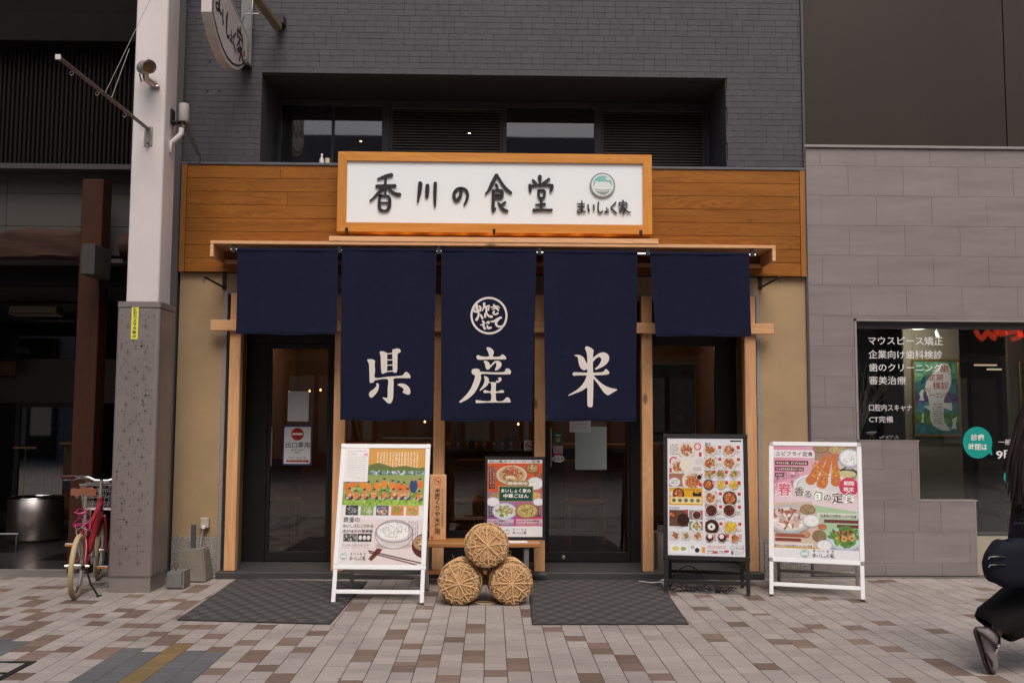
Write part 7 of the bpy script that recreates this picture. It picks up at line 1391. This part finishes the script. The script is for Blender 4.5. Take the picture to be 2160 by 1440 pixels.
for j in range(nv): sd_.f.append((j, N2+j, N2+j+1, j+1)); sd_.m.append(0)
for j in range(nv): q = nu*(nv+1)+j; sd_.f.append((q, q+1, N2+q+1, N2+q)); sd_.m.append(0)
for i in range(nu):
    q = i*(nv+1); sd_.f.append((q, q+nv+1, N2+q+nv+1, N2+q)); sd_.m.append(0); q += nv; sd_.f.append((q, N2+q, N2+q+nv+1, q+nv+1)); sd_.m.append(0)
sad = mk('saddle', sd_, Mlea, bk, smooth=50); mb = MB()
for s in (-.045, .045):
    mb.tube([S0+Vector((-.08+.006*math.cos(k), s+.010*math.cos(k*.9), -.052+k*.0012)) for k in range(22)], .003, 5)
mb.tube([S0+Vector((-.08, -.05, -.03)), S0+Vector((-.08, .05, -.03))], .005, 6); mk('springs', mb, Msil, sad)
HB = H0+Vector((-.02, 0, .135)); mk('stem', MB().tube([H0, HB], .013, 12).tube([HB-Vector((.0, 0, .02)), HB+Vector((0, 0, .01))], .018, 12), Msil, bk, smooth=50)
def hb(s): return [HB, HB+Vector((.005, s*.05, .0)), HB+Vector((.02, s*.10, .022)), HB+Vector((.0, s*.15, .03)), HB+Vector((-.03, s*.20, .028)), HB+Vector((-.06, s*.24, .026))]
hbar = mk('handlebar', MB().tube(hb(-1)[::-1]+hb(1)[1:], .0115, 10), M_chrome, bk, smooth=True)
for s in (-1, 1):
    mk('grip', MB().tube([HB+Vector((-.035, s*.205, .028)), HB+Vector((-.09, s*.285, .024))], .015, 10), Mdk, hbar, smooth=50)
    mk('brake_lever', MB().tube([HB+Vector((-.01, s*.165, .02)), HB+Vector((-.01, s*.20, .004)), HB+Vector((-.045, s*.28, -.002))], .005, 8), Msil, hbar, smooth=True)
    mk('brake_cable', MB().tube([HB+Vector((-.0, s*.16, .015)), HB+Vector((.07, s*.11, -.01)), HB+Vector((.10, s*.04, -.06)), H1_+Vector((.03, 0, .02))], .0022, 6), Msil, bk, smooth=True)
# wire basket in front of the bar
bsk = MB(); B0 = H0+Vector((.05, 0, -.105)); hx, hyt, hyb, hh = .22, .175, .135, .20
def rect_(z, k): yy = hyb+(hyt-hyb)*k; xx = .17+(hx-.17)*k; return [B0+Vector((0, -yy, z)), B0+Vector((xx, -yy, z)), B0+Vector((xx, yy, z)), B0+Vector((0, yy, z))]
for z, k, r in ((.20, 1, .0032), (.15, .75, .0018), (.10, .5, .0018), (.05, .25, .0018), (.0, 0, .0028), (.025, .12, .0018)): bsk.tube(rect_(z, k), r, 5, closed=True)
lo, hi = rect_(0, 0), rect_(.20, 1)
for e in range(4):
    for k in range(7): t_ = k/7; bsk.tube([lo[e].lerp(lo[(e+1) % 4], t_), hi[e].lerp(hi[(e+1) % 4], t_)], .0016, 4)
for k in range(1, 7): bsk.tube([lo[0].lerp(lo[1], k/7), lo[3].lerp(lo[2], k/7)], .0016, 4)
mk('wire_basket', bsk, Msil, bk); mk('basket_stay', MB().tube([B0+Vector((.10, -.10, 0)), FA+Vector((0, -.06, 0))], .0032, 6).tube([B0+Vector((.10, .10, 0)), FA+Vector((0, .06, 0))], .0032, 6), Msil, bk)
ck = mk('crank', MB().tube([BB+Vector((0, -.055, 0)), BB+Vector((.05, -.065, .14*0-.09))], .008, 8).tube([BB+Vector((0, .05, 0)), BB+Vector((-.05, .06, .09))], .008, 8), Msil, bk, smooth=50)
mk('chainring', MB().tube([BB+Vector((.062*math.cos(a*math.pi/16), -.042, .062*math.sin(a*math.pi/16))) for a in range(32)], .0045, 6, closed=True).tube([BB+Vector((-.06, -.042, 0)), BB+Vector((.06, -.042, 0))], .004, 6).tube([BB+Vector((0, -.042, -.06)), BB+Vector((0, -.042, .06))], .004, 6), Msil, ck)
mk('chain', MB().tube([BB+Vector((0, -.042, .062)), RA+Vector((0, -.042, .03)), RA+Vector((-.03, -.042, 0)), RA+Vector((0, -.042, -.03)), BB+Vector((0, -.042, -.062))], .004, 5), M_blk, bk)
mk('sprocket', MB().tube([RA+Vector((0, -.048, 0)), RA+Vector((0, -.036, 0))], .03, 16), mat('dark_sprocket', (.05, .045, .04), .4, .8), bk)
for p, s in ((BB+Vector((.05, -.115, -.09)), 1), (BB+Vector((-.05, .11, .09)), 1)): mk('pedal', MB().box(p.x-.035, p.x+.035, p.y-.04, p.y+.04, p.z-.011, p.z+.011, 0, .004), Msil, bk); mk('pedal_reflector', MB().box(p.x-.037, p.x-.0352, p.y-.03, p.y+.03, p.z-.009, p.z+.006), ink((.75, .42, .06)), bk)
mk('kickstand', MB().tube([RA+Vector((.03, -.055, -.01)), Vector((.02, -.10, .10)), Vector((.04, -.15, .018))], .008, 8).tube([Vector((.03, -.15, .008)), Vector((.09, -.165, .008))], .009, 8), M_blk, bk, smooth=True)
mk('rear_brake', MB().tube([ST+Vector((-.09, -.03, -.09)), ST+Vector((-.12, -.035, -.05)), ST+Vector((-.12, 0, -.03)), ST+Vector((-.12, .035, -.05)), ST+Vector((-.09, .03, -.10))], .007, 8).tube([ST+Vector((-.12, .0, -.03)), ST+Vector((-.10, -.05, .02)), ST+Vector((-.05, -.045, .08)), ST+Vector((-.04, 0, .10))], .003, 6), M_chrome, bk, smooth=True)
for s in (-1, 1): mk('axle_peg', MB().tube([RA+Vector((0, s*.055, 0)), RA+Vector((0, s*.085, 0))], .009, 10).tube([RA+Vector((0, s*.060, 0)), RA+Vector((0, s*.068, 0))], .016, 10), M_chrome, bk, smooth=40)
mb = MB(); r7 = random.Random(5); pk = []
for k in range(60): a = k*.52; pk.append(ST+Vector((-.06+.05*math.cos(a*.7), .05*math.sin(a)+(.03 if k > 40 else 0), .02+.07*math.sin(a*.37)+.02*math.cos(a*1.3))))
mb.tube(pk, .0042, 6); mk('pink_cable_lock', mb, mat('pink_lock_sleeve', (.55, .03, .16), .4, coat=.3), bk, smooth=True)
gx, gy = G(157, 1262); gx2, gy2 = G(203, 1220); bk.location = (gx+.0, gy+.0, .002); bk.rotation_euler = (math.radians(2.2), 0, math.atan2(gy2-gy, gx2-gx)-math.radians(1))
ORG[bk.name] = Vector(bk.location)
# ------------------------------------------------------------------ person walking out of the frame
def skin(name, joints, edges, root, m, parent, sub=2, flat=()):
    """continuous surface grown round a joint skeleton"""
    me = bpy.data.meshes.new(name); names = list(joints); ix = {k: i for i, k in enumerate(names)}
    me.from_pydata([joints[k][:3] for k in names], [(ix[a], ix[b]) for a, b in edges], []); o = bpy.data.objects.new(name, me); C.objects.link(o)
    md = o.modifiers.new('s', 'SKIN'); md.use_smooth_shade = True
    sv = me.skin_vertices[0].data if me.skin_vertices else None
    if sv is None:
        bpy.context.view_layer.objects.active = o; sv = me.skin_vertices[0].data
    for k in names: r = joints[k][3]; sv[ix[k]].radius = r if isinstance(r, tuple) else (r, r); sv[ix[k]].use_root = (k == root)
    s2 = o.modifiers.new('b', 'SUBSURF'); s2.levels = sub; s2.render_levels = sub
    bpy.context.view_layer.update(); dg = bpy.context.evaluated_depsgraph_get(); ev = o.evaluated_get(dg); nm_ = bpy.data.meshes.new_from_object(ev); bpy.data.objects.remove(o)
    vs = [tuple(v.co) for v in nm_.vertices]; mb = MB(); mb.add(vs, [tuple(p.vertices) for p in nm_.polygons]); bpy.data.meshes.remove(nm_)
    return mk(name, mb, m, parent, smooth=180)
PY_ = -3.22
def pp(px, py, dy=0.0): x, z = W(px, py, PY_+dy); return (x, PY_+dy, z)
ps = thing('person', 'person in black coat with long dark hair walking out of the picture past the clinic', 'person', (2.95, PY_, 0))
Mskin = mat('skin', (.42, .235, .165), .5, var=.06, bump=.05, bscale=120); Mcoat = mat('black_wool', (.0095, .009, .0095), .9, var=.2, scale=30, bump=.3, bscale=250, spec=.2); Mhair = mat('dark_brown_hair', (.016, .010, .008), .45, var=.4, scale=90); Mshoe = mat('grey_mesh_shoe', (.24, .21, .215), .7, var=.12, scale=60, bump=.3, bscale=300)
HX = 2.99                                            # hip x
ank = Vector(pp(2106, 1318)); knee = Vector((HX+.12, PY_+.05, .50)); hipL = Vector((HX, PY_+.08, .84)); hipR = Vector((HX, PY_-.08, .84))
toe = Vector(pp(2084, 1412)); ball = Vector(pp(2086, 1396)); heel = Vector(pp(2068, 1330))
fR = Vector((HX+.42, PY_-.06, .075))
J = {'pelvis': (HX, PY_, .88, (.125, .10)), 'waist': (HX, PY_, 1.02, (.11, .085)), 'chest': (HX+.01, PY_, 1.2, (.13, .10)), 'neck0': (HX+.02, PY_, 1.345, (.06, .055)), 'neck': (HX+.03, PY_, 1.41, (.048, .048)),
 'hipL': (*hipL, .09), 'kneeL': (*knee, .062), 'ankL': (*ank, .036), 'hipR': (*hipR, .09), 'kneeR': (HX+.26, PY_-.07, .47, .062), 'ankR': (*fR, .038),
 'shL': (HX+.01, PY_+.15, 1.31, .055), 'elL': (HX-.06, PY_+.21, 1.06, .042), 'wrL': (HX+.03, PY_+.22, .86, .028), 'shR': (HX+.01, PY_-.15, 1.31, .055), 'elR': (HX+.02, PY_-.22, 1.06, .042), 'wrR': (HX-.06, PY_-.25, .85, .028),
 'heelR': (HX+.40, PY_-.06, .045, .034), 'toeR': (HX+.60, PY_-.07, .03, .024), 'ballL': (*(ank.lerp(ball, .45)), .024), 'toeL': (*(ank.lerp(ball, .62)), .018)}
E_ = [('pelvis', 'waist'), ('waist', 'chest'), ('chest', 'neck0'), ('neck0', 'neck'), ('pelvis', 'hipL'), ('hipL', 'kneeL'), ('kneeL', 'ankL'), ('ankL', 'ballL'), ('ballL', 'toeL'), ('pelvis', 'hipR'), ('hipR', 'kneeR'), ('kneeR', 'ankR'), ('ankR', 'heelR'), ('heelR', 'toeR'), ('chest', 'shL'), ('shL', 'elL'), ('elL', 'wrL'), ('chest', 'shR'), ('shR', 'elR'), ('elR', 'wrR')]
HC = Vector((HX+.05, PY_, 1.505))
J['headb'] = (HX+.04, PY_, 1.45, (.062, .066)); J['head'] = (HX+.05, PY_, 1.51, (.082, .072)); J['crown'] = (HX+.04, PY_, 1.575, (.066, .06)); J['chin'] = (HX+.10, PY_, 1.435, .032); J['nose'] = (HX+.135, PY_, 1.49, .012)
E_ += [('neck', 'headb'), ('headb', 'head'), ('head', 'crown'), ('headb', 'chin'), ('head', 'nose')]
body = skin('body', J, E_, 'pelvis', Mskin, ps)
for s in (-1, 1):
    mk('ear', MB().lathe([(.004, -.004), (.018, 0), (.012, .008)], 12, Matrix.Translation((HX+.045, PY_+s*.078, 1.495)) @ Matrix.Rotation(-s*math.pi/2, 4, 'X')), Mskin, ps, smooth=True)
    mk('eye', MB().lathe([(.002, -.008), (.010, 0), (.002, .008)], 10, Matrix.Translation((HX+.118, PY_+s*.030, 1.508)) @ Matrix.Rotation(math.pi/2, 4, 'Y')), mat('eye_dark', (.03, .02, .02), .2), ps, smooth=True)
mk('mouth', MB().box(HX+.122, HX+.130, PY_-.02, PY_+.02, 1.45, 1.456, 0, .002), mat('lip', (.3, .08, .07), .5), ps)
# hands: palm and five separate fingers, the near one closed on the bag handles
def hand(w_, d, sx, curl):
    w_ = Vector(w_); d = Vector(d).normalized(); side = Vector((1, 0, 0)); side = (side-d*side.dot(d)).normalized(); nrm = d.cross(side)*sx
    J = {'w': (*w_, (.022, .018)), 'p': (*(w_+d*.05), (.034, .015))}; E2 = [('w', 'p')]
    for i, (o_, L_) in enumerate(((-.028, .055), (-.010, .066), (.010, .072), (.028, .064))):
        a = w_+d*.085+side*o_; b_ = a+(d*math.cos(curl*.5)+nrm*math.sin(curl*.5))*L_*.5; c_ = b_+(d*math.cos(curl*1.4)+nrm*math.sin(curl*1.4))*L_*.35; e_ = c_+(d*math.cos(curl*2.2)+nrm*math.sin(curl*2.2))*L_*.28
        for k, (q, r_) in enumerate(((a, .0092), (b_, .0085), (c_, .0078), (e_, .0068))): J['f%d%d' % (i, k)] = (*q, r_)
        E2 += [('p', 'f%d0' % i)]+[('f%d%d' % (i, k), 'f%d%d' % (i, k+1)) for k in range(3)]
    a = w_+d*.03+side*.03; b_ = a+(d*.5+side*.6+nrm*.3).normalized()*.034; c_ = b_+(d*.8+side*.1+nrm*.6).normalized()*.028
    J['t0'], J['t1'], J['t2'] = (*a, .012), (*b_, .0095), (*c_, .008); E2 += [('p', 't0'), ('t0', 't1'), ('t1', 't2')]
    return skin('hand', J, E2, 'w', Mskin, ps, 1)
hand((HX-.06, PY_-.25, .865), (-.1, -.03, -1), 1, 1.0); hand((HX+.03, PY_+.22, .875), (.2, 0, -1), -1, .45)
# clothes: wide trousers, coat, sleeves with white stripes
def tubecloth(name, rings, m, n=40, fold=.06, fr=7, seed=0, thick=.006, cap=False):
    """rings: (centre, rx, ry, tilt direction) -> draped shell with folds and a rim"""
    mb = MB(); k = len(rings); r8 = random.Random(seed); ph = [r8.uniform(0, 6) for _ in range(4)]; Q = []
    for lay in (0, 1):
        for i, (c, rx, ry, ax) in enumerate(rings):
            t_ = i/(k-1); ax = Vector(ax).normalized(); u = Vector((1, 0, 0)); u = (u-ax*u.dot(ax)).normalized(); v = ax.cross(u)
            for j in range(n):
                a = 2*math.pi*j/n; f_ = 1+fold*(.3+.7*t_)*(math.sin(fr*a+ph[0]+1.5*t_)+.5*math.sin((fr+4)*a+ph[1])+.35*math.sin(3*a+ph[2]+2*t_)); q_ = f_-(thick/rx if lay else 0); Q.append(Vector(c)+u*rx*q_*math.cos(a)+v*ry*q_*math.sin(a))
    fs = []
    for i in range(k-1):
        for j in range(n):
            j2 = (j+1) % n; fs.append((i*n+j, i*n+j2, (i+1)*n+j2, (i+1)*n+j)); o_ = k*n; fs.append((o_+i*n+j, o_+(i+1)*n+j, o_+(i+1)*n+j2, o_+i*n+j2))
    for j in range(n): j2 = (j+1) % n; fs.append(((k-1)*n+j, (k-1)*n+j2, k*n+(k-1)*n+j2, k*n+(k-1)*n+j)); fs.append((j, k*n+j, k*n+j2, j2))
    mb.add(Q, fs); return mk(name, mb, m, ps, smooth=80)
hem = Vector(pp(2103, 1322)); dleg = (hem-knee).normalized()
tubecloth('trouser_leg', [(hipL+Vector((-.0, 0, .10)), .15, .13, (0, 0, -1)), (hipL-Vector((0, 0, .06)), .155, .125, (.1, 0, -1)), (knee.lerp(hipL, .4), .15, .12, (.15, 0, -1)), (knee, .145, .12, dleg*.5+Vector((0, 0, -.5))), (knee.lerp(hem, .45)+Vector((-.01, 0, .0)), .145, .125, dleg), (knee.lerp(hem, .75)+Vector((-.012, 0, -.01)), .135, .125, (-.75, 0, -.8)), (hem+Vector((.01, 0, .02)), .118, .12, (-.72, 0, -.85)), (hem+Vector((-.022, 0, -.008)), .10, .115, (-.72, 0, -.9))], Mcoat, fold=.05, seed=1)
tubecloth('trouser_leg', [(hipR+Vector((0, 0, .10)), .15, .13, (0, 0, -1)), (Vector((HX+.14, PY_-.08, .66)), .15, .12, (.4, 0, -1)), (Vector((HX+.28, PY_-.07, .44)), .15, .12, (.4, 0, -1)), (Vector((HX+.40, PY_-.06, .22)), .14, .13, (.3, 0, -1)), (Vector((HX+.44, PY_-.06, .12)), .13, .13, (.2, 0, -1))], Mcoat, fold=.05, seed=2)
tubecloth('coat', [(Vector((HX+.02, PY_, 1.395)), .075, .085, (0, 0, -1)), (Vector((HX+.01, PY_, 1.34)), .12, .18, (0, 0, -1)), (Vector((HX, PY_, 1.2)), .16, .19, (0, 0, -1)), (Vector((HX, PY_, 1.0)), .165, .18, (0, 0, -1)), (Vector((HX-.005, PY_, .84)), .185, .20, (0, 0, -1)), (Vector((HX-.01, PY_, .70)), .20, .21, (0, 0, -1)), (Vector((HX-.01, PY_, .60)), .205, .215, (0, 0, -1))], Mcoat, fold=.025, fr=5, seed=3)
for s, sh, el, wr in ((1, (HX+.01, PY_+.16, 1.33), (HX-.06, PY_+.23, 1.06), (HX+.025, PY_+.235, .895)), (-1, (HX+.01, PY_-.16, 1.33), (HX+.02, PY_-.235, 1.06), (HX-.055, PY_-.255, .885))):
    sh, el, wr = Vector(sh), Vector(el), Vector(wr); sl_ = tubecloth('sleeve', [(sh, .085, .08, (el-sh)), (sh.lerp(el, .5), .075, .07, (el-sh)), (el, .07, .065, (wr-sh)), (el.lerp(wr, .5), .068, .062, (wr-el)), (wr, .066, .06, (wr-el))], Mcoat, fold=.04, fr=4, seed=4+s)
    d_ = (wr-el).normalized(); u = Vector((1, 0, 0)); u = (u-d_*u.dot(d_)).normalized(); v = d_.cross(u)
    for k in range(4):
        c_ = wr-d_*(.015+.022*k); mb = MB(); mb.tube([c_+u*.0705*math.cos(a*math.pi/14)+v*.066*math.sin(a*math.pi/14) for a in range(28)], .0028, 6, closed=True); mk('cuff_stripe', mb, M_paper, sl_, smooth=True)
# hair: cap and long falling strands
mb = MB(); vs = []
for i in range(13):
    for j in range(24):
        th = math.pi*.62*i/12; a = 2*math.pi*j/24; vs.append((HX+.035+.103*math.sin(th)*math.cos(a), PY_+.095*math.sin(th)*math.sin(a), 1.51+.108*math.cos(th)))
mb.add(vs, [(i*24+j, i*24+(j+1) % 24, (i+1)*24+(j+1) % 24, (i+1)*24+j) for i in range(12) for j in range(24) if not (i > 4 and (j < 5 or j > 18))]); r9 = random.Random(6)
hr = mk('hair', mb, Mhair, ps, smooth=True); mb = MB()
for i in range(260):
    a = r9.uniform(math.pi*.34, math.pi*1.66); q_ = r9.uniform(.72, 1.04); L_ = r9.uniform(.55, .68); x0, y0 = HX+.035+.10*q_*math.cos(a), PY_+.095*q_*math.sin(a); bx_ = -.105-.03*r9.random(); p = [Vector((x0, y0, 1.54-.02*r9.random()))]
    for k in range(1, 8): t_ = k/7; p.append(Vector((x0*1+bx_*min(1, t_*1.5)*(.6+.4*t_)+.006*math.sin(4*t_+i*.1)-.02*t_*t_, y0+(y0-PY_)*.15*t_+.004*math.sin(4*t_+i*2), 1.54-L_*t_)))
    mb.tube(p, [.012, .017, .018, .017, .015, .012, .008, .003], 5)
mk('long_strands', mb, Mhair, hr, smooth=True)
# bag hanging by the near side
bg_ = thing('black_shoulder_bag', 'rounded dark navy bag with silver zips carried by the walking person', 'bag', (2.88, PY_-.2, .5)); Mbag = mat('navy_black_nylon', (.008, .010, .018), .85, spec=.2, var=.1, bump=.1, bscale=200)
c0 = Vector(W(2142, 1182, PY_-.16)[0:1]+(PY_-.16,)+W(2122, 1186, PY_-.16)[1:2]); bmx = bmesh.new(); bmesh.ops.create_uvsphere(bmx, u_segments=32, v_segments=20, radius=1)
def spw(v, p): return math.copysign(abs(v)**p, v)
for v in bmx.verts: x, y, z = v.co; z2 = spw(z, .75); v.co = c0+Vector((spw(x, .55)*(.165-.045*max(0, z2)-.012*max(0, -z2)), spw(y, .6)*.065, spw(z, .6)*.122+.006*math.sin(9*x)))
bmx.verts.index_update(); mb = MB().add([tuple(v.co) for v in bmx.verts], [[v.index for v in f.verts] for f in bmx.faces]); bmx.free(); mk('bag_body', mb, Mbag, bg_, smooth=True)
for dz in (.035, -.005): mk('zip', MB().tube([c0+Vector((-.155, -.045, dz)), c0+Vector((-.135, -.066, dz+.004)), c0+Vector((-.09, -.070, dz+.004))], .0035, 6).tube([c0+Vector((-.155, -.045, dz)), c0+Vector((-.163, -.045, dz-.012))], .003, 6), M_chrome, bg_, smooth=True)
mk('strap', MB().tube([c0+Vector((-.03, 0, .115)), c0+Vector((-.015, -.03, .20)), Vector((HX-.07, PY_-.27, .80)), c0+Vector((.03, -.0, .22)), c0+Vector((.05, 0, .112))], .008, 8).tube([c0+Vector((-.05, -.02, .10)), c0+Vector((-.06, -.03, .118)), c0+Vector((-.04, -.03, .125))], .005, 6), Mbag, bg_, smooth=True)
# shoes
def shoe(heel_, toe_, up):
    heel_, toe_, up = Vector(heel_), Vector(toe_), Vector(up).normalized(); d = (toe_-heel_); L_ = d.length; d.normalize(); side = d.cross(up).normalized(); up = side.cross(d).normalized(); n = 16
    prof = [(-.02, .020, .03), (0, .032, .060), (.12, .036, .085), (.25, .036, .088), (.40, .038, .070), (.55, .043, .056), (.72, .047, .046), (.88, .042, .036), (.98, .028, .024), (1.03, .008, .012)]
    mb = MB(); V = []
    for t_, hw, hh in prof:
        for k in range(n): a = 2*math.pi*k/n; s_, c_ = math.sin(a), math.cos(a); V.append(heel_+d*(t_*L_)+side*hw*spw(c_, .8)+up*(.014+hh*.5+hh*.5*spw(s_, .8)))
    m_ = len(prof); mb.add(V, [(i*n+k, i*n+(k+1) % n, (i+1)*n+(k+1) % n, (i+1)*n+k) for i in range(m_-1) for k in range(n)]+[tuple(range(n))[::-1], tuple((m_-1)*n+k for k in range(n))])
    s = mk('shoe', mb, Mshoe, ps, smooth=60); so_ = MB(); V = []
    for z_ in (0, .016):
        for t_, hw, hh in prof:
            for q_ in (-1, 1): V.append(heel_+d*(t_*L_)+side*hw*1.08*q_+up*(z_+.012*max(0, t_-.75)*2))
    fs = []
    for i in range(m_-1):
        a = 2*i; fs += [(a, a+1, a+3, a+2)[::-1], (2*m_+a, 2*m_+a+1, 2*m_+a+3, 2*m_+a+2), (a, a+2, 2*m_+a+2, 2*m_+a), (a+1, 2*m_+a+1, 2*m_+a+3, a+3)]
    fs += [(0, 2*m_, 2*m_+1, 1), (2*m_-2, 2*m_-1, 4*m_-1, 4*m_-2)]; so_.add(V, fs); mk('sole', so_, mat('dark_brown_sole', (.035, .022, .022), .6), s)
    mb = MB()
    for q_ in (-1, 1):
        mb.tube([heel_+d*(.02*L_)+side*.02*q_+up*.02, heel_+d*(.10*L_)+side*.038*q_+up*.05, heel_+d*(.30*L_)+side*.041*q_+up*.09, heel_+d*(.42*L_)+side*.026*q_+up*.085], .009, 8)
        mb.tube([heel_+d*(.5*L_)+side*.044*q_+up*.03, heel_+d*(.7*L_)+side*.046*q_+up*.045, heel_+d*(.9*L_)+side*.03*q_+up*.03], .007, 8)
    mk('dark_overlay', mb, mat('maroon_black_overlay', (.030, .016, .018), .6), s, smooth=True); mb = MB()
    for k in range(4): c_ = heel_+d*((.42+.06*k)*L_)+up*(.088-.010*k); mb.tube([c_-side*.022, c_+up*.004, c_+side*.022], .003, 6)
    mk('laces', mb, M_paper, s)
tp_ = Vector(pp(2088, 1424)); hl_ = Vector(pp(2056, 1326)); tp_.z = max(tp_.z, .006); shoe(hl_, tp_, (.75, -.75, .3)); shoe((HX+.37, PY_-.06, .001), (HX+.61, PY_-.07, .001), (0, 0, 1))
# neighbouring light: lit fitting inside the clinic
for nm in ('clinic_lamp',): lamp(nm, (3.9, .42, 2.06), 13, (1, .93, .84), .04)
lamp('porch_fill_light', (-4.9, 4.3, 1.9), 3, (1, .85, .7))  # unseen fill light, added to bring out the lattice cabinet
bpy.data.objects.remove(_to); bpy.data.curves.remove(_tc)
